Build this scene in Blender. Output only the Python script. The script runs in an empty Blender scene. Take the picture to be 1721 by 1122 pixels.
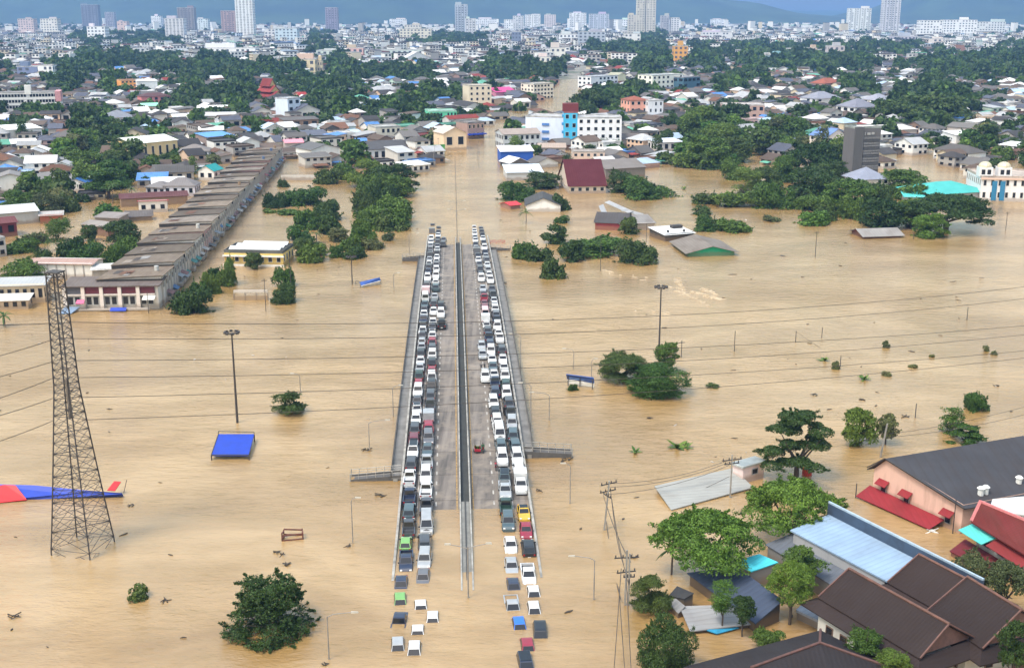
import bpy, math, random
import numpy as np
from mathutils import Vector, Matrix
random.seed(7); np.random.seed(7)
RR = random.Random(11)
SC = bpy.context.scene
COL = SC.collection

# ------------------------------------------------------------------ camera, sky, sun, exposure
F, CX, CY, CAMZ, YH = 2000.0, 860.5, 561.0, 70.0, 14.0      # focal length etc. in photo pixels, metres
TH = math.atan((CY - YH) / F)
cd = bpy.data.cameras.new('camera'); cam = bpy.data.objects.new('camera', cd); COL.objects.link(cam)
cam.location = (0, 0, CAMZ); cam.rotation_euler = (math.pi / 2 - TH, 0, 0)
cd.sensor_width = 36; cd.lens = 36 * F / 1721; cd.clip_start = 1; cd.clip_end = 40000
SC.camera = cam
SUN_EL, SUN_AZ = math.radians(60), math.radians(225)         # high, behind the camera on its left
W = bpy.data.worlds.new('World'); SC.world = W; W.use_nodes = True
wn = W.node_tree.nodes; wl = W.node_tree.links
bg = wn['Background']; sky = wn.new('ShaderNodeTexSky'); sky.sky_type = 'NISHITA'; sky.sun_disc = False
sky.sun_elevation = SUN_EL; sky.sun_rotation = SUN_AZ; sky.air_density = 2.2; sky.dust_density = 3.5; sky.ozone_density = 0.3
sky.altitude = 50
wl.new(sky.outputs[0], bg.inputs[0]); bg.inputs[1].default_value = 0.15
sl = bpy.data.lights.new('sun', 'SUN'); sl.energy = 1.4; sl.angle = math.radians(14); sl.color = (1.0, 0.95, 0.88)
sun = bpy.data.objects.new('sun', sl); COL.objects.link(sun)
sd = Vector((math.sin(SUN_AZ) * math.cos(SUN_EL), math.cos(SUN_AZ) * math.cos(SUN_EL), math.sin(SUN_EL)))
sun.rotation_euler = sd.to_track_quat('Z', 'Y').to_euler(); sun.location = (0, -50, 200)
SC.view_settings.view_transform = 'Standard'; SC.view_settings.look = 'None'
SC.view_settings.exposure = 1.0; SC.view_settings.gamma = 1; SC.view_settings.use_curve_mapping = False
SC.render.engine = 'CYCLES'
cy = SC.cycles; cy.use_denoising = True; cy.max_bounces = 5; cy.diffuse_bounces = 2; cy.glossy_bounces = 2
cy.transmission_bounces = 2; cy.transparent_max_bounces = 4; cy.volume_bounces = 0; cy.sample_clamp_indirect = 4
cy.caustics_reflective = False; cy.caustics_refractive = False

# ------------------------------------------------------------------ geometry helpers
def P(px, py, z=0.0):
    """the place at height z that the photograph shows at pixel (px, py)"""
    a, b = (px - CX) / F, (CY - py) / F
    dx, dy, dz = a, math.cos(TH) + b * math.sin(TH), -math.sin(TH) + b * math.cos(TH)
    t = (z - CAMZ) / dz
    return Vector((dx * t, dy * t, z))
def S(py, z=0.0):            # pixels per metre at that row
    return (py - YH) * math.cos(TH) / (CAMZ - z)
def proj(v):
    x, y, z = v[0], v[1], v[2] - CAMZ
    d = y * math.cos(TH) - z * math.sin(TH)
    u = y * math.sin(TH) + z * math.cos(TH)
    return CX + F * x / d, CY - F * u / d
def vang(py):                # how steeply the camera looks down at that row
    return TH + math.atan((py - CY) / F)

class MB:
    def __init__(s): s.v = []; s.f = []; s.m = []
    def quad(s, *pts, m=0):
        i = len(s.v); s.v += [tuple(p) for p in pts]; s.f.append(tuple(range(i, i + len(pts)))); s.m.append(m); return s
    def hexa(s, b, t, m=0, mt=None, bottom=True):
        """b, t: four corners each, counter-clockwise from above"""
        i = len(s.v); s.v += [tuple(p) for p in b] + [tuple(p) for p in t]
        for k in range(4):
            j = (k + 1) % 4; s.f.append((i + k, i + j, i + 4 + j, i + 4 + k)); s.m.append(m)
        s.f.append((i + 4, i + 5, i + 6, i + 7)); s.m.append(m if mt is None else mt)
        if bottom: s.f.append((i + 3, i + 2, i + 1, i)); s.m.append(m)
        return s
    def box(s, x0, x1, y0, y1, z0, z1, m=0, mt=None):
        b = [(x0, y0, z0), (x1, y0, z0), (x1, y1, z0), (x0, y1, z0)]; t = [(x, y, z1) for x, y, _ in b]
        return s.hexa(b, t, m, mt)
    def slab(s, pts, th, m=0):
        """a roof plane: corners (ccw from above) with thickness th downwards"""
        i = len(s.v); n = len(pts); s.v += [tuple(p) for p in pts] + [(p[0], p[1], p[2] - th) for p in pts]
        s.f.append(tuple(range(i, i + n))); s.m.append(m); s.f.append(tuple(range(i + 2 * n - 1, i + n - 1, -1))); s.m.append(m)
        for k in range(n):
            j = (k + 1) % n; s.f.append((i + j, i + k, i + n + k, i + n + j)); s.m.append(m)
        return s
    def bar(s, p, q, r, r2=None, n=6, m=0, caps=True):
        p = Vector(p); q = Vector(q); d = (q - p); r2 = r if r2 is None else r2
        if d.length < 1e-6: return s
        d.normalize(); a = d.orthogonal().normalized(); c = d.cross(a); i = len(s.v)
        for pt, rr in ((p, r), (q, r2)):
            for k in range(n):
                an = 2 * math.pi * k / n; s.v.append(tuple(pt + (a * math.cos(an) + c * math.sin(an)) * rr))
        for k in range(n):
            j = (k + 1) % n; s.f.append((i + k, i + j, i + n + j, i + n + k)); s.m.append(m)
        if caps:
            s.f.append(tuple(i + k for k in range(n - 1, -1, -1))); s.m.append(m)
            s.f.append(tuple(i + n + k for k in range(n))); s.m.append(m)
        return s
    def tube(s, pts, r, n=5, m=0):
        for a, b in zip(pts, pts[1:]): s.bar(a, b, r, n=n, m=m, caps=False)
        return s
    def loft(s, secs, m=0, caps=True):
        """secs: rings of equally many points"""
        n = len(secs[0]); i = len(s.v)
        for sec in secs: s.v += [tuple(p) for p in sec]
        for a in range(len(secs) - 1):
            for k in range(n):
                j = (k + 1) % n
                s.f.append((i + a * n + k, i + a * n + j, i + (a + 1) * n + j, i + (a + 1) * n + k)); s.m.append(m)
        if caps:
            s.f.append(tuple(range(i + n - 1, i - 1, -1))); s.m.append(m)
            e = i + (len(secs) - 1) * n; s.f.append(tuple(range(e, e + n))); s.m.append(m)
        return s
    def dome(s, c, rx, rz, n=10, k=4, m=0):
        secs = []
        for a in range(k + 1):
            t = a / k * math.pi / 2; r = max(rx * math.cos(t), .02)
            secs.append([(c[0] + r * math.cos(2 * math.pi * b / n), c[1] + r * math.sin(2 * math.pi * b / n), c[2] + rz * math.sin(t)) for b in range(n)])
        return s.loft(secs, m)
    def mesh(s, name, mats, smooth=False):
        me = bpy.data.meshes.new(name); me.from_pydata(s.v, [], s.f)
        for mt in (mats if isinstance(mats, (list, tuple)) else [mats]): me.materials.append(mt)
        if any(s.m): me.polygons.foreach_set('material_index', s.m)
        if smooth: me.polygons.foreach_set('use_smooth', [True] * len(me.polygons))
        return me
    def build(s, name, mats, parent=None, smooth=False):
        return link(name, s.mesh(name, mats, smooth), parent)

def link(name, me, parent=None, loc=None, rz=0.0, sc=None):
    o = bpy.data.objects.new(name, me); COL.objects.link(o)
    if parent is not None: o.parent = parent
    if loc is not None: o.location = loc
    if rz: o.rotation_euler = (0, 0, rz)
    if sc is not None: o.scale = sc
    return o
def tag(o, label=None, cat=None, group=None, kind=None):
    if label: o['label'] = label
    if cat: o['category'] = cat
    if group: o['group'] = group
    if kind: o['kind'] = kind
    return o
def thing(name, label, cat, loc=(0, 0, 0), rz=0.0, group=None, sc=None):
    o = link(name, None, None, loc, rz, sc); o.empty_display_size = .5
    return tag(o, label, cat, group)
def fromnp(name, v, f, mats, mi=None, smooth=False):
    """v (n,3) floats; f (k,4) ints"""
    me = bpy.data.meshes.new(name); n, k = len(v), len(f); c = f.shape[1]
    me.vertices.add(n); me.vertices.foreach_set('co', np.asarray(v, np.float32).ravel())
    me.loops.add(k * c); me.loops.foreach_set('vertex_index', np.asarray(f, np.int32).ravel())
    me.polygons.add(k); me.polygons.foreach_set('loop_start', np.arange(0, k * c, c, dtype=np.int32))
    for mt in mats: me.materials.append(mt)
    if mi is not None: me.polygons.foreach_set('material_index', np.asarray(mi, np.int32))
    if smooth: me.polygons.foreach_set('use_smooth', [True] * k)
    me.update(calc_edges=True); me.validate(); return me

# ------------------------------------------------------------------ materials
def new_mat(name):
    m = bpy.data.materials.new(name); m.use_nodes = True
    return m, m.node_tree.nodes, m.node_tree.links, m.node_tree.nodes['Principled BSDF']
def rgb(c): return (c[0], c[1], c[2], 1)
def mixc(n, l, fac, a, b, typ='MIX'):
    x = n.new('ShaderNodeMix'); x.data_type = 'RGBA'; x.blend_type = typ
    for sock, val in ((x.inputs[0], fac), (x.inputs[6], a), (x.inputs[7], b)):
        if hasattr(val, 'is_linked') or hasattr(val, 'links'): l.new(val, sock)
        elif isinstance(val, (int, float)): sock.default_value = val
        else: sock.default_value = rgb(val)
    return x.outputs[2]
def noise(n, l, vec, scale, detail=3, rough=.5):
    t = n.new('ShaderNodeTexNoise'); t.inputs['Scale'].default_value = scale; t.inputs['Detail'].default_value = detail
    t.inputs['Roughness'].default_value = rough
    if vec is not None: l.new(vec, t.inputs['Vector'])
    return t
def ramp(n, l, fac, p0, p1, c0=(0, 0, 0), c1=(1, 1, 1)):
    r = n.new('ShaderNodeValToRGB'); l.new(fac, r.inputs[0])
    r.color_ramp.elements[0].position = p0; r.color_ramp.elements[1].position = p1
    r.color_ramp.elements[0].color = rgb(c0); r.color_ramp.elements[1].color = rgb(c1)
    return r.outputs[0]
def mapping(n, l, src, scale):
    mp = n.new('ShaderNodeMapping'); mp.inputs['Scale'].default_value = scale; l.new(src, mp.inputs[0]); return mp.outputs[0]
def pos(n): return n.new('ShaderNodeNewGeometry').outputs['Position']
def objc(n): return n.new('ShaderNodeTexCoord').outputs['Object']
_MC = {}
def wall_mat(c, grime=.35):
    """painted render: blotchy, with dark streaks running down"""
    k = ('w', c, grime)
    if k in _MC: return _MC[k]
    m, n, l, b = new_mat('painted_wall'); p = pos(n)
    a = noise(n, l, mapping(n, l, p, (.9, .9, .18)), 1.0, 4, .6)
    d = tuple(x * .52 for x in c); d = (d[0], d[1] * .96, d[2] * .88)
    c1 = mixc(n, l, ramp(n, l, a.outputs[0], .5, .78), c, mixc(n, l, grime, c, d))
    sx = n.new('ShaderNodeSeparateXYZ'); l.new(p, sx.inputs[0]); wob = n.new('ShaderNodeMath'); wob.operation = 'MULTIPLY_ADD'; l.new(noise(n, l, p, .5, 3).outputs[0], wob.inputs[0]); wob.inputs[1].default_value = -1.6; l.new(sx.outputs['Z'], wob.inputs[2])
    c1 = mixc(n, l, ramp(n, l, wob.outputs[0], 0.0, .8), mixc(n, l, .62, c1, (.2, .13, .07)), c1)      # the tide line the flood has left
    a2 = noise(n, l, p, .12, 2); c2 = mixc(n, l, a2.outputs[0], c1, mixc(n, l, .25, c1, d))
    l.new(c2, b.inputs['Base Color']); b.inputs['Roughness'].default_value = .8
    _MC[k] = m; return m
def roof_mat(c, rust=.3, pitch=.9, tile=False):
    """corrugated sheets (or tiles) running along the roof's own axes, weathered in patches"""
    k = ('r', c, rust, pitch, tile)
    if k in _MC: return _MC[k]
    m, n, l, b = new_mat('sheet_roof' if not tile else 'tiled_roof'); o = objc(n)
    w = n.new('ShaderNodeTexWave'); w.bands_direction = 'X'; w.inputs['Scale'].default_value = .314 / pitch; l.new(o, w.inputs['Vector'])
    a = noise(n, l, mapping(n, l, o, (.5, .16, .3)), 1.0, 5, .65)
    bl = noise(n, l, o, .25, 3)
    d = (c[0] * .5 + .02, c[1] * .44 + .012, c[2] * .4 + .008)
    c1 = mixc(n, l, ramp(n, l, a.outputs[0], .42, .72), c, mixc(n, l, rust, c, d))
    c2 = mixc(n, l, ramp(n, l, bl.outputs[0], .35, .7), c1, mixc(n, l, .4, c1, tuple(min(1, x * 1.3 + .01) for x in c)))
    oi = n.new('ShaderNodeObjectInfo'); mr = n.new('ShaderNodeMapRange'); l.new(oi.outputs['Random'], mr.inputs[0]); mr.inputs[3].default_value = .72; mr.inputs[4].default_value = 1.2; hs = n.new('ShaderNodeHueSaturation'); l.new(c2, hs.inputs['Color']); l.new(mr.outputs[0], hs.inputs['Value']); c2 = hs.outputs[0]
    c2 = mixc(n, l, ramp(n, l, w.outputs[0], .0, .25), mixc(n, l, .12 if tile else .2, c2, d), c2)          # dirt lies along the laps
    bp = n.new('ShaderNodeBump'); bp.inputs['Strength'].default_value = .25 if tile else .45; bp.inputs['Distance'].default_value = .07
    l.new(w.outputs[0], bp.inputs['Height'])
    if tile:
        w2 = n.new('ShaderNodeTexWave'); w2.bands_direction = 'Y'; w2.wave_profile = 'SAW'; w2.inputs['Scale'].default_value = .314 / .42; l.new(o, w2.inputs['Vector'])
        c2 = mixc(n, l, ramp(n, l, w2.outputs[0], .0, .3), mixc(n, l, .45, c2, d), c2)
        bp2 = n.new('ShaderNodeBump'); bp2.inputs['Strength'].default_value = .6; bp2.inputs['Distance'].default_value = .1
        l.new(w2.outputs[0], bp2.inputs['Height']); l.new(bp.outputs[0], bp2.inputs['Normal']); l.new(bp2.outputs[0], b.inputs['Normal'])
    else: l.new(bp.outputs[0], b.inputs['Normal'])
    l.new(c2, b.inputs['Base Color']); b.inputs['Roughness'].default_value = .7; b.inputs['Specular IOR Level'].default_value = .2
    _MC[k] = m; return m
def flat_mat(c, r=.6, metal=0.0, var=.15, name='plain_paint', scale=1.5):
    k = ('f', c, r, metal, var, name)
    if k in _MC: return _MC[k]
    m, n, l, b = new_mat(name)
    t = noise(n, l, pos(n), scale, 4, .6)
    l.new(mixc(n, l, ramp(n, l, t.outputs[0], .35, .7), c, tuple(x * (1 - 2 * var) + .04 * var for x in c)), b.inputs['Base Color'])
    b.inputs['Roughness'].default_value = r; b.inputs['Metallic'].default_value = metal
    _MC[k] = m; return m
def car_mat(c):
    k = ('c', c)
    if k in _MC: return _MC[k]
    m, n, l, b = new_mat('car_paint'); t = noise(n, l, pos(n), .8, 3)
    l.new(mixc(n, l, ramp(n, l, t.outputs[0], .4, .75), c, tuple(x * .75 + .02 for x in c)), b.inputs['Base Color'])
    b.inputs['Roughness'].default_value = .38; b.inputs['Coat Weight'].default_value = .4; b.inputs['Coat Roughness'].default_value = .12
    _MC[k] = m; return m
def glass_mat():
    m, n, l, b = new_mat('dark_glass'); b.inputs['Base Color'].default_value = (.012, .014, .018, 1); b.inputs['Roughness'].default_value = .08
    b.inputs['Specular IOR Level'].default_value = .5
    return m
GLASS = glass_mat()
def leaf_mat(name, c, c2):
    m, n, l, b = new_mat(name); oi = n.new('ShaderNodeObjectInfo')
    g = n.new('ShaderNodeNewGeometry'); t = noise(n, l, g.outputs['Position'], .35, 3)
    base = mixc(n, l, ramp(n, l, t.outputs[0], .36, .66), c, c2)
    ri = mixc(n, l, .55, base, mixc(n, l, g.outputs['Random Per Island'], tuple(x * .55 for x in c), tuple(min(1, x * 1.7) for x in c2)))
    hs = n.new('ShaderNodeHueSaturation'); l.new(ri, hs.inputs['Color'])
    mr = n.new('ShaderNodeMapRange'); l.new(oi.outputs['Random'], mr.inputs[0]); mr.inputs[3].default_value = .72; mr.inputs[4].default_value = 1.25
    l.new(mr.outputs[0], hs.inputs['Value'])
    mh = n.new('ShaderNodeMapRange'); l.new(oi.outputs['Random'], mh.inputs[0]); mh.inputs[3].default_value = .52; mh.inputs[4].default_value = .475
    l.new(mh.outputs[0], hs.inputs['Hue'])
    l.new(hs.outputs[0], b.inputs['Base Color']); b.inputs['Roughness'].default_value = .55; b.inputs['Specular IOR Level'].default_value = .25
    tr = n.new('ShaderNodeBsdfTranslucent'); l.new(hs.outputs[0], tr.inputs[0])
    mx = n.new('ShaderNodeMixShader'); mx.inputs[0].default_value = .2; l.new(b.outputs[0], mx.inputs[1]); l.new(tr.outputs[0], mx.inputs[2])
    l.new(mx.outputs[0], n['Material Output'].inputs[0])
    return m
LEAF = {'dark': leaf_mat('leaf_dark', (.027, .052, .013), (.058, .1, .021)),
        'mid': leaf_mat('leaf_mid', (.042, .083, .014), (.085, .15, .023)),
        'bright': leaf_mat('leaf_bright', (.04, .1, .014), (.085, .17, .022)),
        'olive': leaf_mat('leaf_olive', (.07, .085, .035), (.12, .14, .05))}
BARK = flat_mat((.09, .07, .055), .9, 0, .25, 'bark', 3)
WHITE, OFFW, CREAM, PINK, YEL = (.78, .78, .76), (.62, .62, .6), (.66, .55, .38), (.7, .5, .44), (.72, .55, .16)
GREYC = (.3, .3, .3)
STEEL = flat_mat((.16, .14, .125), .6, .3, .2, 'galvanised_steel', 2)
DKST = flat_mat((.07, .062, .06), .6, .3, .2, 'dark_steel', 2)
CONC = flat_mat((.3, .285, .26), .85, 0, .2, 'concrete', .8)
WPAINT = flat_mat((.72, .71, .68), .7, 0, .12, 'white_paint', 1.2)

# ------------------------------------------------------------------ haze, water, ground, hills
def water_mat():
    m, n, l, b = new_mat('silty_flood_water'); p = pos(n)
    big = noise(n, l, mapping(n, l, p, (.014, .03, 1)), 1, 6, .62); big.inputs['Distortion'].default_value = 1.2
    mid = noise(n, l, mapping(n, l, p, (.05, .11, 1)), 1, 4, .6)
    c1 = mixc(n, l, ramp(n, l, big.outputs[0], .34, .6), (.255, .152, .055), (.405, .27, .125))
    c2 = mixc(n, l, ramp(n, l, mid.outputs[0], .42, .66), c1, mixc(n, l, .6, c1, (.25, .15, .045)))
    l.new(c2, b.inputs['Base Color']); b.inputs['Roughness'].default_value = .1; b.inputs['IOR'].default_value = 1.9
    n1 = noise(n, l, mapping(n, l, p, (.28, .75, 1)), 1, 5, .62)
    n2 = noise(n, l, mapping(n, l, p, (1.1, 2.6, 1)), 1, 3, .55)
    ad = n.new('ShaderNodeMath'); ad.operation = 'MULTIPLY_ADD'; l.new(n2.outputs[0], ad.inputs[0]); ad.inputs[1].default_value = .22; l.new(n1.outputs[0], ad.inputs[2])
    calm = noise(n, l, mapping(n, l, p, (.02, .03, 1)), 1, 2)
    st = n.new('ShaderNodeMapRange'); l.new(calm.outputs[0], st.inputs[0]); st.inputs[1].default_value = .35; st.inputs[2].default_value = .7
    st.inputs[3].default_value = .5; st.inputs[4].default_value = 1.0
    bp = n.new('ShaderNodeBump'); bp.inputs['Distance'].default_value = .4; l.new(st.outputs[0], bp.inputs['Strength']); l.new(ad.outputs[0], bp.inputs['Height'])
    l.new(bp.outputs[0], b.inputs['Normal'])
    return m
WATER = water_mat()
w = MB().quad((-3500, 40, 0), (3500, 40, 0), (3500, 2600, 0), (-3500, 2600, 0)).build('flood_water', WATER)
tag(w, 'wide sheet of light brown silty flood water', kind='structure')
def ground_mat():
    m, n, l, b = new_mat('town_ground'); p = pos(n)
    a = noise(n, l, p, .008, 6, .7); a2 = noise(n, l, p, .05, 4)
    c = mixc(n, l, ramp(n, l, a.outputs[0], .42, .58), (.045, .075, .03), (.2, .18, .15))
    l.new(mixc(n, l, ramp(n, l, a2.outputs[0], .45, .65), c, (.3, .27, .24)), b.inputs['Base Color']); b.inputs['Roughness'].default_value = .95
    return m
GROUND = ground_mat()
def ground():
    xs = np.linspace(-6500, 6500, 131); ys = np.concatenate([np.linspace(60, 1000, 20), np.linspace(1040, 2600, 40), np.linspace(2700, 12500, 60)])
    X, Y = np.meshgrid(xs, ys)
    edge = 1150 + 90 * np.sin(X * .011) + 60 * np.sin(X * .037 + 1)
    Z = np.where(Y < edge, -3.5, .35)
    v = np.stack([X, Y, Z], -1).reshape(-1, 3); nx, ny = len(xs), len(ys)
    i = (np.arange(ny - 1)[:, None] * nx + np.arange(nx - 1)[None]).ravel()
    f = np.stack([i, i + 1, i + nx + 1, i + nx], -1)
    tag(link('ground', fromnp('ground', v, f, [GROUND])), 'flat low ground under the town and the flood', kind='structure')
ground()
def hill_mat():
    m, n, l, b = new_mat('forested_hill'); p = pos(n); a = noise(n, l, p, .004, 6, .65)
    l.new(mixc(n, l, ramp(n, l, a.outputs[0], .35, .65), (.018, .035, .025), (.04, .07, .035)), b.inputs['Base Color']); b.inputs['Roughness'].default_value = 1
    return m
HILL = hill_mat()
def hills():
    def ridge(name, label, y0, depth, prof, seed):
        xs = np.linspace(-6000, 6000, 241); ts = np.linspace(0, 1, 22); rs = np.random.RandomState(seed)
        h = np.interp(xs, [p[0] for p in prof], [p[1] for p in prof])
        for k, am in ((.0021, .1), (.005, .06), (.011, .04), (.023, .02)): h = h * (1 + am * np.sin(xs * k + rs.rand() * 6))
        X, T = np.meshgrid(xs, ts)
        Zz = h[None] * np.sin(np.clip(T * 1.25, 0, 1) * math.pi / 2) ** 1.5
        Zz = Zz + np.sin(X * .013 + T * 9) * np.sin(X * .006 - T * 5) * 9 * T
        v = np.stack([X, y0 + depth * T + 150 * np.sin(X * .002), Zz], -1).reshape(-1, 3); nx, ny = len(xs), len(ts)
        i = (np.arange(ny - 1)[:, None] * nx + np.arange(nx - 1)[None]).ravel()
        tag(link(name, fromnp(name, v, np.stack([i, i + 1, i + nx + 1, i + nx], -1), [HILL], smooth=True)), label, kind='structure')
    # widths are given through the pixel columns of the photograph at the ridge's own distance
    def q(y0, *pp): return [((px - CX) * y0 / F, h) for px, h in pp]
    ridge('hills', 'forested hills behind the town, blue with haze', 5600, 1500,
          q(6300, (-900, 190), (0, 190), (300, 205), (700, 190), (1000, 180), (1180, 150), (1290, 100), (1350, 45), (1400, 25), (1440, 25), (1500, 60), (1560, 130), (1650, 170), (1720, 180), (2600, 190)), 3)
    ridge('far_hills', 'paler range of hills farther behind, in the gap', 9300, 1500,
          q(10000, (-900, 180), (800, 170), (1150, 90), (1290, 70), (1370, 40), (1430, 60), (1500, 20), (1600, 60), (1720, 150), (2600, 170)), 8)
hills()
hz = MB().box(-9000, 9000, -400, 12900, -6, 270).build('haze', [])
tag(hz, 'thin bluish haze over the town and the hills', kind='stuff')
hm = bpy.data.materials.new('haze'); hm.use_nodes = True; hn = hm.node_tree.nodes; hn.remove(hn['Principled BSDF'])
pv = hn.new('ShaderNodeVolumePrincipled'); pv.inputs['Color'].default_value = (.25, .5, 1.0, 1); pv.inputs['Density'].default_value = 1.0e-4
pv.inputs['Anisotropy'].default_value = 0.0
hm.node_tree.links.new(pv.outputs[0], hn['Material Output'].inputs['Volume']); hz.data.materials.append(hm)
# ------------------------------------------------------------------ the flyover: local frame (t across, s along)
A0 = P(786, 1000); A1 = P(766.5, 300)
U = (A1 - A0).normalized(); RV = Vector((U.y, -U.x, 0)); BRZ = math.atan2(-U.x, U.y)
S_NEAR = (P(785, 855) - A0).dot(U); S_FAR = (P(769, 411) - A0).dot(U)
S_MID, S_HALF, CREST = (S_NEAR + S_FAR) / 2, (S_FAR - S_NEAR) / 2, 2.4
def deck(s):
    d = abs(s - S_MID) - S_HALF
    return CREST * (1 - ((s - S_MID) / S_HALF) ** 2) if d < 0 else max(-.036 * d, -1.45)
def B(t, s, z=0.0): v = A0 + RV * t + U * s; return Vector((v.x, v.y, z))
def to_deck(px, py, dz=0.7):
    z = 1.0
    for _ in range(12):
        v = P(px, py, z + dz if z > -.6 else .3); s = (v - A0).dot(U); z = deck(s)
    return (v - A0).dot(RV), s, z
def asphalt_mat():
    m, n, l, b = new_mat('worn_deck_concrete'); o = objc(n)
    a = noise(n, l, mapping(n, l, o, (1.1, .05, 1)), 1, 4, .6); c = noise(n, l, o, .35, 5, .65)
    c1 = mixc(n, l, ramp(n, l, a.outputs[0], .35, .68), (.205, .178, .153), (.085, .074, .065))
    c2 = mixc(n, l, ramp(n, l, c.outputs[0], .46, .66), c1, (.235, .198, .16))
    oi = n.new('ShaderNodeObjectInfo'); mr = n.new('ShaderNodeMapRange'); l.new(oi.outputs['Random'], mr.inputs[0]); mr.inputs[3].default_value = .86; mr.inputs[4].default_value = 1.1
    hs = n.new('ShaderNodeHueSaturation'); l.new(c2, hs.inputs['Color']); l.new(mr.outputs[0], hs.inputs['Value'])
    l.new(hs.outputs[0], b.inputs['Base Color']); b.inputs['Roughness'].default_value = .75
    return m
ASPH = asphalt_mat()
FLY = thing('flyover_bridge', 'long humped concrete flyover crowded with parked cars above the flood', 'bridge')
def strip(mb, t0, t1, s0, s1, dz0, dz1, step=6.0, m=0, z0=None, z1=None):
    """a beam following the deck: from dz0 to dz1 over the deck"""
    n = max(1, int(math.ceil((s1 - s0) / step))); secs = []
    for i in range(n + 1):
        s = s0 + (s1 - s0) * i / n; d = deck(s)
        lo = d + dz0 if z0 is None else z0; hi = d + dz1
        secs.append([B(t0, s, lo), B(t1, s, lo), B(t1, s, hi), B(t0, s, hi)])
    mb.loft([[p for p in q] for q in secs], m)
SN, SF = S_NEAR - 42, S_FAR + 42
mb = MB(); strip(mb, -9.6, 9.6, SN, SF, 0, -.05, 5, 0, z0=-3.4); mb.build('embankment', CONC, FLY)
k = 0; s = SN
while s < SF - 1:
    for t0, t1 in ((-9.3, -.86), (.86, 9.3)):
        mb = MB(); strip(mb, t0, t1, s + .05, min(s + 9.0, SF) - .05, -.04, 0, 3.0); mb.build('deck_slab', ASPH, FLY)
    s += 9.0
PAR = flat_mat((.38, .365, .33), .8, 0, .3, 'parapet_concrete', .7)
for t0, t1 in ((-9.62, -9.3), (9.3, 9.62)):
    mb = MB(); strip(mb, t0, t1, S_NEAR - 22, S_FAR + 14, -.3, .85, 5)
    mb.build('parapet', PAR, FLY)
for t0, t1 in ((-.82, -.62), (.62, .82)):
    mb = MB(); strip(mb, t0, t1, S_NEAR - 25, S_FAR + 10, -.3, .95, 5); mb.build('median_barrier', PAR, FLY)
mb = MB(); strip(mb, -.6, .6, S_NEAR - 30, S_NEAR + 1, -.3, .72, 5); mb.build('median_slab', flat_mat((.2, .2, .185), .85, 0, .2, 'grey_slab', .6), FLY)
mb = MB(); strip(mb, -.6, .6, S_NEAR + 1.1, SF, -.2, .12, 5); mb.build('median_channel', flat_mat((.045, .05, .048), .8, 0, .25, 'dark_channel', .6), FLY)  # channel floor between the barriers, coloured near black
mb = MB(); strip(mb, -.1, .1, S_NEAR - 30, S_NEAR + 1, .73, .8, 5); mb.build('median_pipe', flat_mat((.05, .05, .048), .7, 0, .2, 'dark_joint'), FLY)
LINE = flat_mat((.5, .48, .44), .8, 0, .3, 'road_paint', 2)
YLINE = flat_mat((.42, .27, .1), .85, 0, .35, 'worn_yellow_paint', 2)
def sheet(mb, t0, t1, s0, s1, dz=.006):
    n = max(1, int((s1 - s0) / 3)); 
    for i in range(n):
        a, c = s0 + (s1 - s0) * i / n, s0 + (s1 - s0) * (i + 1) / n
        mb.quad(B(t0, a, deck(a) + dz), B(t1, a, deck(a) + dz), B(t1, c, deck(c) + dz), B(t0, c, deck(c) + dz))
dash = 0
for side in (-1, 1):
    for j in range(int((SF - SN) / 3.6)):
        s = SN + 3.6 * j
        mb = MB(); sheet(mb, side * 4.25 - .11, side * 4.25 + .11, s, s + 1.3); mb.build('lane_dash', LINE, FLY)
    mb = MB(); sheet(mb, side * 6.95 - .08, side * 6.95 + .08, SN, SF); mb.build('edge_line', LINE, FLY)
    mb = MB(); sheet(mb, side * 1.18 - .09, side * 1.18 + .09, SN, SF); mb.build('edge_line', YLINE, FLY)
# walkways hung outside both parapets, and their stair landings
WALK = flat_mat((.2, .195, .185), .85, 0, .25, 'walkway_concrete', .5)
RAIL = flat_mat((.1, .085, .07), .7, .2, .25, 'rusty_rail', 2)
s_l0 = (P(672, 795, 1.2) - A0).dot(U); s_lf = (P(712, 432, .8) - A0).dot(U)
s_r0 = (P(882, 757, 1.2) - A0).dot(U); s_rf = (P(826, 418, .8) - A0).dot(U)
for side, a, c in ((-1, s_l0, s_lf), (1, s_r0, s_rf)):
    mb = MB(); ss = a
    for t0, t1, z0, z1 in ((9.72, 11.3, -.25, -.02), (11.22, 11.3, -.02, .25)):
        strip(mb, *(sorted((side * t0, side * t1))), a, c, z0, z1, 6)
    mb.build('walkway', WALK, FLY)
    mb = MB()
    for zz in (.55, 1.0):
        n = 36; pts = [B(side * 11.26, a + (c - a) * i / n, deck(a + (c - a) * i / n) + zz) for i in range(n + 1)]
        mb.tube(pts, .045, 5)
    for t in (9.8, ):
        pass
    mb.build('handrail', RAIL, FLY)
    post = MB().box(-.05, .05, -.05, .05, -.1, 1.02).mesh('post', RAIL); pier = MB().box(-.35, .35, -.35, .35, -4, 0).mesh('pier', CONC)
    n = int((c - a) / 4.2)
    for i in range(n + 1):
        s = a + (c - a) * i / n
        link('post', post, FLY, B(side * 11.26, s, deck(s)), BRZ)
        if i % 4 == 0: link('pier', pier, FLY, B(side * 10.6, s, deck(s) - .25), BRZ)
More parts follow.
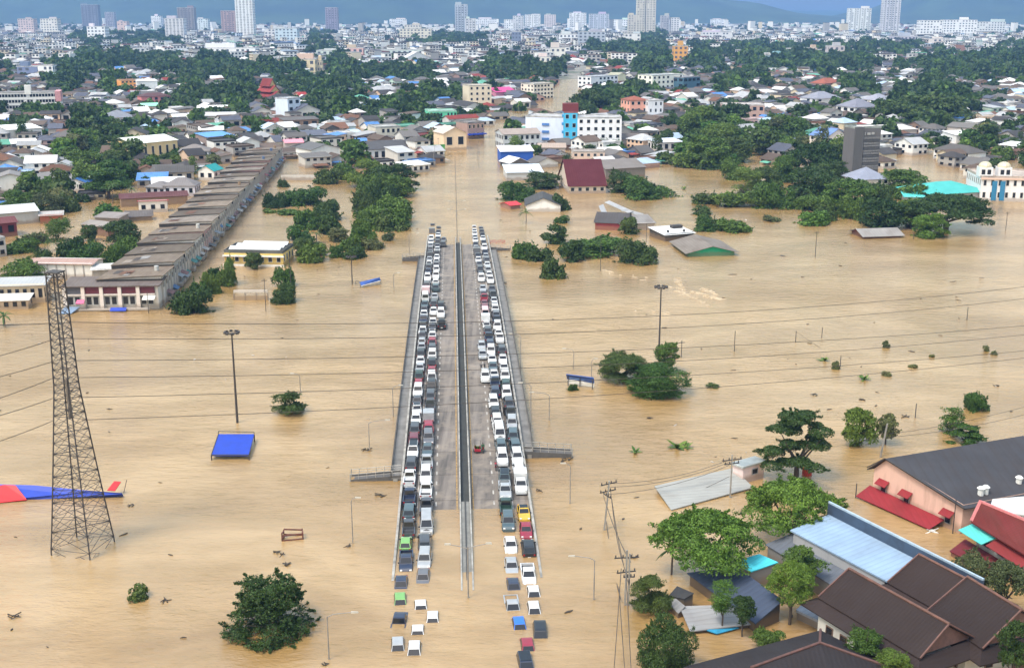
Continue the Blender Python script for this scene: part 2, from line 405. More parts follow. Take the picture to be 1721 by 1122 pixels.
def landing(px, py, side, length, drop, tilt, label):
    t, s, z = to_deck(px, py, 0); t = side * 9.75; z = deck(s)
    o = thing('stair_landing', label, 'stairs', B(t, s, z), BRZ)
    L = side * length; x0, x1 = sorted((0, L)); d = -drop
    def zz(x): return d * abs(x) / length
    mb = MB()
    for y0, y1, lo, hi in ((-1.0, 1.0, -1.0, 0), (-1.1, -.98, -1.05, .3), (.98, 1.1, -1.05, .3)):
        mb.hexa([(x0, y0, zz(x0) + lo), (x1, y0, zz(x1) + lo), (x1, y1, zz(x1) + lo), (x0, y1, zz(x0) + lo)],
                [(x0, y0, zz(x0) + hi), (x1, y0, zz(x1) + hi), (x1, y1, zz(x1) + hi), (x0, y1, zz(x0) + hi)])
    mb.build('stair_flight', flat_mat((.11, .105, .1), .85, 0, .25, 'stair_concrete', .7), o)
    for y in (-1.04, 1.04):
        mb = MB(); mb.bar((0, y, 1.15), (L, y, 1.15 + d), .05); mb.bar((0, y, .75), (L, y, .75 + d), .04)
        for i in range(7): x = L * i / 6; mb.bar((x, y, zz(x)), (x, y, zz(x) + 1.15), .045)
        mb.build('handrail', flat_mat((.4, .38, .35), .6, .2, .2, 'pale_rail'), o)
        mb = MB().box(L - .14 if side > 0 else L, L if side > 0 else L + .14, y - .07, y + .07, -4, 1.25 + d).build('corner_post', PAR, o)
    MB().box(min(L * .45, L * .6), max(L * .45, L * .6), -.3, .3, -4, -.9 + d * .5).build('pier', CONC, o)
landing(672, 797, -1, 7.8, .6, 0, 'near stair landing with handrails reaching out left of the flyover')
landing(882, 757, 1, 7.8, .6, 0, 'near stair landing with handrails reaching out right of the flyover')
landing(712, 432, -1, 6.4, .5, 0, 'far stair landing left of the far end of the flyover')
landing(826, 418, 1, 6.0, .5, 0, 'far stair landing right of the far end, before the red letters')
# a row of red letters on posts in the water beside the far landing, too small to read
o = thing('letter_sign', 'row of small red letters standing in the water right of the far landing', 'sign', P(836, 408))
for i in range(8):
    xx = (i - 3.5) * .62
    mb = MB().box(xx - .2, xx - .1, -.05, .05, 0, .95); mb.box(xx + .1, xx + .2, -.05, .05, 0, .95)
    mb.box(xx - .1, xx + .1, -.05, .05, (.0, .42, .8)[i % 3], (.14, .56, .95)[i % 3]); mb.build('letter', flat_mat((.4, .05, .06), .6), o)

# ------------------------------------------------------------------ vehicles
CCOL = {'w': ('white', (.62, .63, .64)), 's': ('silver', (.33, .35, .37)), 'g': ('grey', (.12, .125, .14)), 'd': ('dark grey', (.055, .06, .07)),
        'k': ('black', (.012, .013, .016)), 'n': ('dark navy', (.018, .028, .06)), 'r': ('red', (.25, .015, .035)), 'm': ('maroon', (.14, .02, .035)),
        'l': ('lime green', (.16, .36, .1)), 'y': ('yellow', (.6, .38, .03)), 'b': ('bright blue', (.02, .14, .6)), 't': ('teal grey', (.06, .095, .11)),
        'e': ('dark green', (.02, .05, .04)), 'p': ('pale pink', (.62, .45, .47))}
TYRE = flat_mat((.02, .02, .02), .9, 0, .1, 'tyre')
LAMPG = flat_mat((.75, .75, .72), .2, 0, .05, 'lamp_glass'); TAILR = flat_mat((.35, .01, .01), .3, 0, .05, 'tail_lamp')
PLAST = flat_mat((.03, .03, .032), .7, 0, .1, 'black_plastic')
# kind: (words, length, width, [(y, z_top)] of the lower body, belt z, roof z, greenhouse y: front base, front top, rear top, rear base)
CARS = {'sedan': ('sedan', 4.5, 1.76, [(-2.25, .62), (-2.2, .86), (-1.3, .95), (.95, .93), (1.9, .78), (2.2, .62), (2.25, .5)], .93, 1.45, 1.1, .35, -.95, -1.6),
        'hatch': ('hatchback', 3.9, 1.7, [(-1.95, .6), (-1.92, .92), (-1.2, .96), (.9, .95), (1.7, .8), (1.93, .6), (1.95, .5)], .95, 1.5, 1.05, .35, -1.35, -1.85),
        'suv': ('SUV', 4.7, 1.86, [(-2.35, .7), (-2.3, 1.05), (-1.4, 1.1), (.95, 1.08), (2.0, .98), (2.3, .75), (2.35, .6)], 1.08, 1.78, 1.15, .5, -1.85, -2.25),
        'van': ('minibus', 5.2, 1.92, [(-2.6, .7), (-2.58, 1.2), (-1.4, 1.22), (1.2, 1.2), (2.3, 1.05), (2.56, .8), (2.6, .6)], 1.2, 2.15, 2.1, 1.35, -2.4, -2.57),
        'pickup': ('pickup', 5.3, 1.86, [(-2.65, .68), (-2.63, .72), (-.6, .74), (-.55, 1.1), (1.15, 1.08), (2.3, .98), (2.6, .75), (2.65, .6)], 1.08, 1.76, 1.3, .7, -.35, -.55),
        'box': ('box pickup', 5.4, 1.9, [(-2.7, .7), (-2.68, .75), (-.35, .75), (-.3, 1.1), (1.4, 1.08), (2.4, .98), (2.65, .75), (2.7, .6)], 1.08, 1.78, 1.55, 1.0, -.1, -.3)}
_CM = {}
def car_meshes(kind):
    if kind in _CM: return _CM[kind]
    _, L, Wd, prof, zb, zr, g0, g1, g2, g3 = CARS[kind]; h = Wd / 2
    def sec(y, zt):
        f = .88 if abs(y) > L / 2 - .08 else (.96 if abs(y) > L / 2 - .4 else 1)
        w_ = h * f; zl = .28; zm = zl + (zt - zl) * .72
        return [(-w_ * .96, y, zl), (w_ * .96, y, zl), (w_, y, zm), (w_ * .9, y, zt), (-w_ * .9, y, zt), (-w_, y, zm)]
    paint = MB(); paint.loft([sec(y, z) for y, z in prof])
    hb, ht = h * .9, h * .72
    base = [(-hb, g3, zb - .02), (hb, g3, zb - .02), (hb, g0, zb - .02), (-hb, g0, zb - .02)]
    top = [(-ht, g2, zr), (ht, g2, zr), (ht, g1, zr), (-ht, g1, zr)]
    paint.hexa(base, top, 0, 0, False)
    cx = [(x * .82, g2 * .82 + g1 * .18 if y == g2 else g1 * .82 + g2 * .18, zr + .05) for x, y, z in top]; paint.hexa(top, cx, 0, 0, False)
    # mirrors
    if kind == 'pickup':
        for x0, x1, y0, y1 in ((-h * .97, -h * .8, -2.62, -.58), (h * .8, h * .97, -2.62, -.58), (-h * .8, h * .8, -2.62, -2.52)): paint.box(x0, x1, y0, y1, .72, 1.08)
    if kind == 'box':
        paint.box(-h, h, -2.68, -.38, .76, 2.25)
    def lerp(a, b, t): return Vector(a) * (1 - t) + Vector(b) * t
    def pane(q, ins, out):
        a, b, c, d = [Vector(x) for x in q]; nn = (b - a).cross(d - a).normalized() * out
        u0, u1, v0, v1 = ins, 1 - ins, .12, .9
        pt = lambda u, v: lerp(lerp(a, b, u), lerp(d, c, u), v) + nn
        return [pt(u0, v0), pt(u1, v0), pt(u1, v1), pt(u0, v1)]
    glass = {}
    glass['windscreen'] = [pane((base[2], base[3], top[3], top[2]), .05, .015)]
    glass['rear_window'] = [pane((base[0], base[1], top[1], top[0]), .07, .015)]
    glass['side_window'] = [pane((base[1], base[2], top[2], top[1]), .06, .015), pane((base[3], base[0], top[0], top[3]), .06, .015)]
    r = .33 if kind in ('sedan', 'hatch') else .38
    wy = L * .3
    whs = [(sx * (h - .1), sy * wy, r) for sx in (-1, 1) for sy in (-1, 1)]
    lamps = [[(-sx * h * .85, L / 2 - .06, .62), (-sx * h * .45, L / 2 + .03, .62)] for sx in (-1, 1)]
    d = {'paint': paint.mesh('car_body', [car_mat(CCOL['w'][1])]), 'glass': {}, 'wheels': whs}
    allin = MB(); allin.v = list(paint.v); allin.f = list(paint.f); allin.m = list(paint.m)
    for nm, qs in glass.items():
        d['glass'][nm] = [MB().quad(*q).mesh(nm, [GLASS]) for q in qs]
        for q in qs: allin.quad(*q, m=1)
    for (x, y, z) in whs: allin.bar((x - .1, y, z), (x + .1, y, z), r, n=8, m=2)
    if kind == 'pickup': allin.quad((-h * .78, -2.5, .75), (h * .78, -2.5, .75), (h * .78, -.6, .75), (-h * .78, -.6, .75), m=2)
    d['simple'] = allin.mesh('car', [car_mat(CCOL['w'][1]), GLASS, TYRE])
    wmb = MB(); wmb.bar((-.11, 0, 0), (.11, 0, 0), r, n=12); d['wheel'] = wmb.mesh('wheel', [TYRE])
    rmb = MB(); rmb.bar((-.12, 0, 0), (.12, 0, 0), r * .62, n=10); d['rim'] = rmb.mesh('rim', [flat_mat((.4, .4, .4), .4, .6, .05, 'alloy')])
    zh = .66 if kind in ('sedan', 'hatch') else .8
    d['lamps'] = {'headlight': [MB().box(min(sx * h * .5, sx * h * .82), max(sx * h * .5, sx * h * .82), L / 2 - .22, L / 2 - .02, zh - .06, zh + .08).mesh('headlight', [LAMPG]) for sx in (-1, 1)],
                  'tail_light': [MB().box(min(sx * h * .62, sx * h * .86), max(sx * h * .62, sx * h * .86), -L / 2 - .012, -L / 2 + .08, zh, zh + .2).mesh('tail_light', [TAILR]) for sx in (-1, 1)]}
    d['mirror'] = [MB().box(min(sx * h * .9, sx * (h + .13)), max(sx * h * .9, sx * (h + .13)), g0 - .34, g0 - .22, zb - .02, zb + .12).mesh('mirror', [PLAST]) for sx in (-1, 1)]
    zp = .5; d['plate'] = MB().box(-.22, .22, -L / 2 - .02, -L / 2 + .02, zp, zp + .13).mesh('number_plate', [LAMPG])
    if kind == 'pickup': d['bed'] = MB().quad((-h * .8, -2.52, .735), (h * .8, -2.52, .735), (h * .8, -.58, .735), (-h * .8, -.58, .735)).mesh('bed_liner', [PLAST])
    if kind == 'van': d['grille'] = MB().quad((.5, 2.42, .99), (-.5, 2.42, .99), (0, 2.2, 1.1)).mesh('grille', [PLAST])
    _CM[kind] = d; return d
def car(kind, col, t, s, z, face, parts, label, group, pitch=0.0, droof=None, yaw=0.0):
    d = car_meshes(kind); p = B(t, s, z); rz = BRZ + (math.pi if face == 'S' else 0) + yaw
    nm = {'sedan': 'sedan_car', 'hatch': 'hatchback_car', 'suv': 'suv_car', 'van': 'minibus', 'pickup': 'pickup_truck', 'box': 'box_pickup'}[kind]
    paint = car_mat(CCOL[col][1])
    def setm(o):
        o.material_slots[0].link = 'OBJECT'; o.material_slots[0].material = paint
    if not parts:
        o = link(nm, d['simple'], None, p); o.rotation_euler = (pitch, 0, rz); setm(o); tag(o, label, 'car', group); return o
    o = thing(nm, label, 'car', p, 0, group); o.rotation_euler = (pitch, 0, rz)
    setm(link('body', d['paint'], o))
    for g, ms in d['glass'].items():
        for m_ in ms: link(g, m_, o)
    for (x, y, zz) in d['wheels']:
        wv = link('wheel', d['wheel'], o, (x, y, zz)); link('rim', d['rim'], wv)
    for g, ms in d['lamps'].items():
        for m_ in ms: link(g, m_, o)
    link('number_plate', d['plate'], o)
    if z > -.7: [link('mirror', m_, o) for m_ in d['mirror']]
    if 'bed' in d: link('bed_liner', d['bed'], o)
    if 'grille' in d: link('grille', d['grille'], o)
    if droof:                                     # dark roof or open rack
        _, L, Wd, prof, zb, zr, g0, g1, g2, g3 = CARS[kind]; h = Wd * .36 * .92
        MB().quad((-h, g2 + .12, zr + .056), (h, g2 + .12, zr + .056), (h, g1 - .12, zr + .056), (-h, g1 - .12, zr + .056)).build('roof_panel', GLASS if droof == 'glass' else PLAST, o)
    return o
T = {'.': 'sedan', 'h': 'hatch', 'u': 'suv', 'v': 'van', 'p': 'pickup', 'x': 'box'}
# each: pixel row, colour, kind, facing (N away, S to the camera); columns follow the queue's own line
QUEUES = {
 'outer left queue': ([(376, 727), (406, 724.5), (442, 721.5), (467, 718.5), (500, 715), (545, 711), (600, 707.5), (650, 703), (690, 700.5), (720, 697.5), (757, 694.5), (801, 688.5), (860, 688), (888, 687), (912, 682), (941, 682.5), (977, 674), (1006, 672.5), (1040, 671), (1082, 668.5)],
  '376d.N 388gxN 400wuN 406w.S 412s.N 418ghN 424d.N 430kuS 435s.N 442w.N 449duN 455n.N 466wuS 474w.N 481duS 489pxN 500wvN 513w.S 525d.N 534w.S 545npS 556khN 563w.S 573whS 580shN 588s.S 597kuN 606w.S 618w.S 631euN 646rhN 663wuS 675d.N 688w.Sg 704w.S 722duN 740muN 757wuSg 777duN 801wpN 833npN 859tuN 888dpN 912lhN 941npS 977n.S 1006lhS 1040npN 1082shS'),
 'inner left queue': ([(387, 737), (418, 735), (445, 733.5), (483, 732), (510, 729.5), (549, 727), (604, 726), (664, 724.5), (685, 723), (710, 720), (753, 719), (800, 715.5), (849, 716.7), (878, 717), (913, 713.5), (939, 713.5), (966, 711), (1014, 707), (1056, 702), (1089, 696)],
  '381dhN 388d.N 395w.S 401d.N 407duN 413g.N 419w.S 426kuN 432w.S 438w.N 445guN 452wuN 463wuS 473whN 483wuN 497s.N 510duN 522w.S 540w.S 549whS 563w.S 576ruN 589duN 604wuS 620kuN 632r.N 647wuS 664kuS 676duN 687dpN 710wxN 737ruN 753wuS 767w.S 778spN 801wuS 824wpN 849dpN 880wvS 913duN 939wuS 966w.S 1014w.S 1056w.S 1089whS'),
 'inner right queue': ([(379, 796.7), (416, 800), (443, 805.5), (467, 809), (502, 814), (538, 816), (577, 823.5), (616, 828.8), (642, 832), (657, 832), (679, 829.7), (695, 832.5), (731, 839.5), (768, 844), (800, 848), (850, 850), (876, 854), (914, 858), (947, 859.5), (981, 863), (1013, 861), (1047, 873), (1076, 885.6), (1112, 883.6)],
  '379w.N 385w.N 391w.S 398s.N 403w.S 410d.N 416s.N 423gxN 429d.N 436w.S 443g.N 452duN 460nhN 467wuS 484w.S 493g.N 502rpN 511m.N 519muN 527pvN 538wxN 549w.S 559duN 568npN 578nuN 589wuS 602w.S 616w.S 630w.S 643npN 657nuN 679wuS 695kuN 712wuS 731wvS 747tuN 768wuS 800wuNg 826spS 850epN 876tuS 914w.S 947w.S 981n.S 1013spS 1047bhS 1076rhN 1112nuSg'),
 'outer right queue': ([(381, 808), (407, 813), (437, 817.5), (470, 824), (501, 830), (548, 836), (587, 843), (631, 848.8), (662, 851.6), (694, 858.6), (729, 862), (768, 869), (812, 875), (859, 880), (889, 884), (920, 888), (963, 888), (997, 897.6), (1021, 897.6), (1060, 908)],
  '381g.N 388duN 394k.N 400w.S 407w.N 416wuS 423n.N 430s.S 437guN 444w.N 453wuN 461w.S 470wuS 485w.S 500dpN 512s.N 519w.S 526wuS 532guN 539npN 548wuS 557whN 567wpS 587duN 602w.S 616w.S 631wuS 646euN 662wuS 676duN 694dpN 711suS 729tuN 749tuN 768wuS 792wuN 812wxS 859y.Sg 889r.S 920kuN 963wpS 997w.S 1021whS 1060kuS'),
}
GROUPS = 'cars stranded on the flyover and in the water at its ends'
lab_seen = {}
def lane_cars():
    for qn, (curve, txt) in QUEUES.items():
        ys = [c[0] for c in curve]; xs = [c[1] for c in curve]; rows = []
        for w_ in txt.split():
            i = 0
            while w_[i].isdigit(): i += 1
            cl = w_[i]
            if cl == 'w' and 395 < int(w_[:i]) < 980 and RR.random() < .27: cl = RR.choice(('s', 's', 'g', 'd', 't'))   # fewer plain white ones
            rows.append((int(w_[:i]), cl, T[w_[i + 1]], w_[i + 2], w_[i + 3:]))
        rows.sort(reverse=True); prev = None; n = len(rows); placed = []
        for j, (y, c, k, fc, ex) in enumerate(rows):
            x = float(np.interp(y, ys, xs)); t, s, z = to_deck(x, y, .75); L = CARS[k][1]
            if prev is not None and s - L / 2 < prev + .12: s = prev + .12 + L / 2
            prev = s + L / 2; placed.append((y, c, k, fc, ex, t, s))
        for j, (y, c, k, fc, ex, t, s) in enumerate(placed):
            nm = lambda r: CCOL[r[1]][0] + ' ' + CARS[r[2]][0]
            front = nm(placed[j + 1]) if j + 1 < n else None; back = nm(placed[j - 1]) if j else None
            z = deck(s); sub = z < -.95; half = z < -.1
            state = ('nearly submerged ' if sub else 'flooded ' if half else '')
            if s > S_FAR - 5 or not (back and front): where = f'{ORD(j + 1)} from the near end of the {qn}'
            else: where = f'between {back} and {front}, {qn}'
            if lab_seen.get((nm(placed[j]), where)): where = f'{ORD(j + 1)} from the near end of the {qn}'
            lab_seen[(nm(placed[j]), where)] = 1
            lab = f'{state}{nm(placed[j])} {where}'
            pt = math.atan2(deck(s + 1) - deck(s - 1), 2) * (-1 if fc == 'S' else 1)
            if z < -1.02: z = -1.02 - .1 * RR.random() + (.1 if k == 'hatch' else 0)
            car(k, c, t, s, z + .0, fc, y > 500, lab, GROUPS, pt, 'glass' if ex == 'g' else None, RR.uniform(-.035, .035) * (2.2 if sub else 1))
def ORD(n):
    w_ = ['', 'first', 'second', 'third', 'fourth', 'fifth', 'sixth', 'seventh', 'eighth', 'ninth', 'tenth', 'eleventh', 'twelfth']
    return w_[n] if n < len(w_) else f'{n}' + ('th' if 10 < n % 100 < 14 else {1: 'st', 2: 'nd', 3: 'rd'}.get(n % 10, 'th'))
lane_cars()
for x, y, c, k, fc, lab in (
    (745.5, 402, 'g', 'sedan', 'N', 'grey sedan in a third row at the far end, nearest the waterline'),
    (745, 410, 'd', 'suv', 'N', 'dark grey SUV parked just behind the grey sedan at far end'),
    (741, 513, 'k', 'suv', 'N', 'black SUV double-parked beside the white sedan left of the empty lane'),
    (741, 526, 'w', 'suv', 'S', 'white SUV double-parked between black SUV and black pickup'),
    (742.5, 544, 'k', 'pickup', 'N', 'black pickup double-parked at the near end of the short third row'),
    (727, 1036, 'w', 'hatch', 'S', 'nearly submerged white hatchback alone, right of both left queues'),
    (809.5, 580, 's', 'hatch', 'S', 'silver hatchback double-parked, farthest of three on the right carriageway'),
    (811, 594, 's', 'sedan', 'S', 'silver sedan double-parked behind the silver hatchback, right carriageway'),
    (815.5, 632, 'w', 'suv', 'S', 'white SUV double-parked alone beside the inner right queue')):
    t, s, z = to_deck(x, y, .75)
    car(k, c, t, s, z if y < 1000 else -1.12, fc, y > 500, lab, GROUPS)
# ------------------------------------------------------------------ trees
_TM = {}
def leaf_cloud(pts, nrm, size, rs, droop=.0, aspect=1.6):
    """a small folded leaf clump at each point"""
    n = len(pts); a = nrm + rs.normal(0, .55, (n, 3)); a /= np.linalg.norm(a, axis=1)[:, None] + 1e-9
    r = rs.normal(0, 1, (n, 3)); t = np.cross(a, r); t /= np.linalg.norm(t, axis=1)[:, None] + 1e-9
    b = np.cross(a, t); s = (size * rs.uniform(.55, 1.35, n))[:, None]
    dn = np.array([0, 0, -1.]) * s * droop
    v = np.empty((n, 4, 3)); v[:, 0] = pts - t * s * aspect * .5; v[:, 1] = pts + b * s * .5 + a * s * .12
    v[:, 2] = pts + t * s * aspect * .5 + dn; v[:, 3] = pts - b * s * .5 - a * s * .12
    return v.reshape(-1, 3), np.arange(4 * n).reshape(-1, 4)
def crown_mesh(shape, dens, seed, mat, W=10.0, H=8.0, leaf=.55):
    """a crown W wide and H tall with its base at z = 0, leaves on many overlapping boughs"""
    k = (shape, dens, seed, mat, W, H, leaf)
    if k in _TM: return _TM[k]
    rs = np.random.RandomState(seed * 13 + 5); a = W / 2; boughs = []
    nb = {'round': 26, 'umbrella': 34, 'tiered': 30, 'bush': 22, 'tall': 24, 'weep': 64, 'cone': 90, 'hedge': 26}[shape]
    for i in range(nb):
        u = rs.uniform(0, 2 * math.pi); q = rs.uniform(-1, 1) if shape != 'umbrella' else rs.uniform(-.2, 1)
        rr = math.sqrt(max(0, 1 - q * q)) * rs.uniform(.55, .92)
        if shape == 'weep': c = (a * .8 * rr * math.cos(u), a * .8 * rr * math.sin(u), H * (.42 + .4 * q)); r = rs.uniform(.15, .27) * a; rz = r
        elif shape == 'cone': hq = rs.rand() ** 1.15; rr = math.sqrt(rs.rand()) * (1 - .5 * hq); c = (a * .9 * rr * math.cos(u), a * .9 * rr * math.sin(u), H * (.08 + .84 * hq)); r = rs.uniform(.13, .24) * a; rz = r * .8
        elif shape == 'round': c = (a * .78 * rr * math.cos(u), a * .78 * rr * math.sin(u), H * (.46 + .36 * q)); r = rs.uniform(.22, .4) * a; rz = r * rs.uniform(.6, .9)
        elif shape == 'umbrella':
            rr = math.sqrt(rs.rand()); c = (a * .84 * rr * math.cos(u), a * .84 * rr * math.sin(u), H * (.3 + .5 * (1 - rr ** 2) + rs.uniform(-.08, .08))); r = rs.uniform(.2, .34) * a; rz = min(r * .5, H * .26)
        elif shape == 'tiered':
            lv = rs.randint(0, 4); rad = (1, .85, .65, .35)[lv]; rr = math.sqrt(rs.rand()) * rad; c = (a * .86 * rr * math.cos(u), a * .86 * rr * math.sin(u), H * (.16 + .23 * lv + rs.uniform(-.05, .05))); r = rs.uniform(.16, .3) * a; rz = H * .07
        elif shape == 'tall': c = (a * .6 * rr * math.cos(u), a * .6 * rr * math.sin(u), H * (.5 + .42 * q)); r = rs.uniform(.35, .6) * a; rz = r * .9
        elif shape == 'bush': c = (a * .8 * rr * math.cos(u), a * .8 * rr * math.sin(u), H * rs.uniform(.05, .6)); r = rs.uniform(.22, .4) * a; rz = min(r, H * .45)
        else: c = (a * .85 * rs.uniform(-1, 1), a * .35 * rs.uniform(-1, 1), H * rs.uniform(.2, .72)); r = rs.uniform(.2, .32) * a; rz = min(r, H * .3)
        boughs.append((c, r, rz))
    P_, N_ = [], []
    area = [r * (r + rz) for _, r, rz in boughs]; tot = sum(area)
    for (c, r, rz), ar in zip(boughs, area):
        n = max(6, int(dens * ar / tot)); d = rs.normal(0, 1, (n, 3)); d /= np.linalg.norm(d, axis=1)[:, None]
        d[:, 2] = np.where(d[:, 2] < -.35, -d[:, 2], d[:, 2]); rad = rs.uniform(.6, 1.12, n)[:, None] ** .6
        p = np.array(c) + d * np.array([r, r, rz]) * rad
        if shape in ('weep', 'cone'): p[:, 2] -= rs.exponential(.35, n) * r * (np.hypot(p[:, 0], p[:, 1]) / a)
        P_.append(p); N_.append(d)
    for (c, r, rz) in boughs:                                  # twigs that stick out of the outline
        for k in range(3):
            d = rs.normal(0, 1, 3); d[2] = abs(d[2]) * .6 - .1; d /= np.linalg.norm(d); m_ = max(3, int(dens * .0045)); t = rs.uniform(.75, 1.55, m_)[:, None]
            P_.append(np.array(c) + d * t * np.array([r, r, rz * 1.15]) + rs.normal(0, r * .07, (m_, 3))); N_.append(np.repeat(d[None], m_, 0))
    P_ = np.concatenate(P_); N_ = np.concatenate(N_); keep = P_[:, 2] > -.02 * H; P_, N_ = P_[keep], N_[keep]
    v, f = leaf_cloud(P_, N_, leaf, rs, .25 if shape != 'weep' else .8)
    me = fromnp('crown', v, f, [LEAF[mat]]); _TM[k] = me; return me
def trunk_mesh(seed, W, H, tz):
    rs = random.Random(seed); mb = MB(); r = max(.12, W * .028)
    mb.bar((0, 0, -3), (rs.uniform(-.2, .2), rs.uniform(-.2, .2), tz), r * 1.3, r, 8)
    for i in range(6):
        an = i * 1.05 + rs.random(); e = (math.cos(an) * W * .3, math.sin(an) * W * .3, tz + H * rs.uniform(.3, .6)); m_ = (e[0] * .4, e[1] * .4, tz + H * .12)
        mb.bar((0, 0, tz - .2), m_, r * .7, r * .45, 6); mb.bar(m_, e, r * .45, r * .15, 5)
    return mb.mesh('trunk', BARK)
TREES = []
def tree(x0, y0, x1, y1, shape, mat, label, tz=0.0, big=0, group=None, name='tree', cat='tree'):
    """the crown's bounding box in the photograph; tz = clear trunk below it; big = leaf detail"""
    if y1 < 480: g = (x1 - x0) * .09; x0 -= g; x1 += g; y0 -= g * .6
    ym = (y0 + y1) / 2; hh = (y1 - y0) / 2; sc = S(ym, tz + 2); a = (x1 - x0) / 2 / sc; fi = vang(ym)
    b2 = (hh / sc) ** 2 - (a * math.sin(fi)) ** 2
    c = math.sqrt(max(b2, (.33 * hh / sc) ** 2)) / math.cos(fi)
    p = P((x0 + x1) / 2, ym, tz + c); Wd, Hd = 2 * a, 2 * c
    dens, leaf0 = ((380, .11), (1100, .068), (3200, .042), (9000, .024), (25000, .0138))[big]
    sd = 1 + (len(TREES) % (3 if big > 2 else 5)); W0, H0 = 10.0, {'umbrella': 5, 'bush': 6, 'tall': 18, 'hedge': 6}.get(shape, 8.5)
    me = crown_mesh(shape, dens, sd, mat, W0, H0, leaf0 * W0)
    if tz == 0: tz = -.22 * Hd; Hd *= 1.2                       # the flood stands in the lower boughs
    o = thing(name, label, cat, (p.x, p.y, tz), RR.uniform(0, 6.28) if shape != 'hedge' else 0, group)
    link('crown', me, o, None, 0, (Wd / W0, Wd / W0, Hd / H0))
    if big >= 1 and shape not in ('bush', 'hedge'):
        k = ('trunk', sd, big > 2)
        if k not in _TM: _TM[k] = trunk_mesh(sd, 10, 8, 2.5)
        link('trunk', _TM[k], o, (0, 0, -max(tz, 0)), 0, (Wd / 10, Wd / 10, max(.3, (max(tz, 0) + Hd * .35) / 4.5)))
    TREES.append(o); return o
def frond_plant(x, y, size, label, kind='banana', n=8, hgt=0.0, group=None, mat='bright'):
    """big single leaves round a stem: banana clumps and palms"""
    rs = random.Random(int(x * 7 + y)); p = P(x, y)
    o = thing('banana_plant' if kind == 'banana' else 'palm_tree', label, 'plant' if kind == 'banana' else 'palm', (p.x, p.y, 0), 0, group)
    for i in range(n):
        an = 2 * math.pi * i / n + rs.uniform(-.3, .3); el = rs.uniform(.35, 1.15) if kind == 'banana' else rs.uniform(-.1, .9); L = size * rs.uniform(.7, 1.1); wd = L * (.13 if kind == 'banana' else .075)
        mb = MB(); pts = []
        for k in range(6):
            t = k / 5; r = L * t * math.cos(el) * (1 - .12 * t); z = hgt + L * (t * math.sin(el) - .55 * t * t * (1 if kind != 'banana' else .7)); w_ = wd * math.sin(math.pi * min(.97, .12 + .85 * t))
            c = Vector((math.cos(an) * r, math.sin(an) * r, z)); sd = Vector((-math.sin(an), math.cos(an), 0)) * w_
            pts.append((c - sd + Vector((0, 0, -w_ * .35)), c, c + sd + Vector((0, 0, -w_ * .35))))
        for k in range(5):
            a, b = pts[k], pts[k + 1]; mb.quad(a[0], a[1], b[1], b[0]); mb.quad(a[1], a[2], b[2], b[1])
        mb.build('leaf' if kind == 'banana' else 'frond', LEAF[mat], o)
    MB().bar((0, 0, -2), (.1, .05, max(hgt, .15)), .16 if kind != 'banana' else .2, .11, 7).build('stem' if kind == 'banana' else 'trunk', BARK, o)
    return o
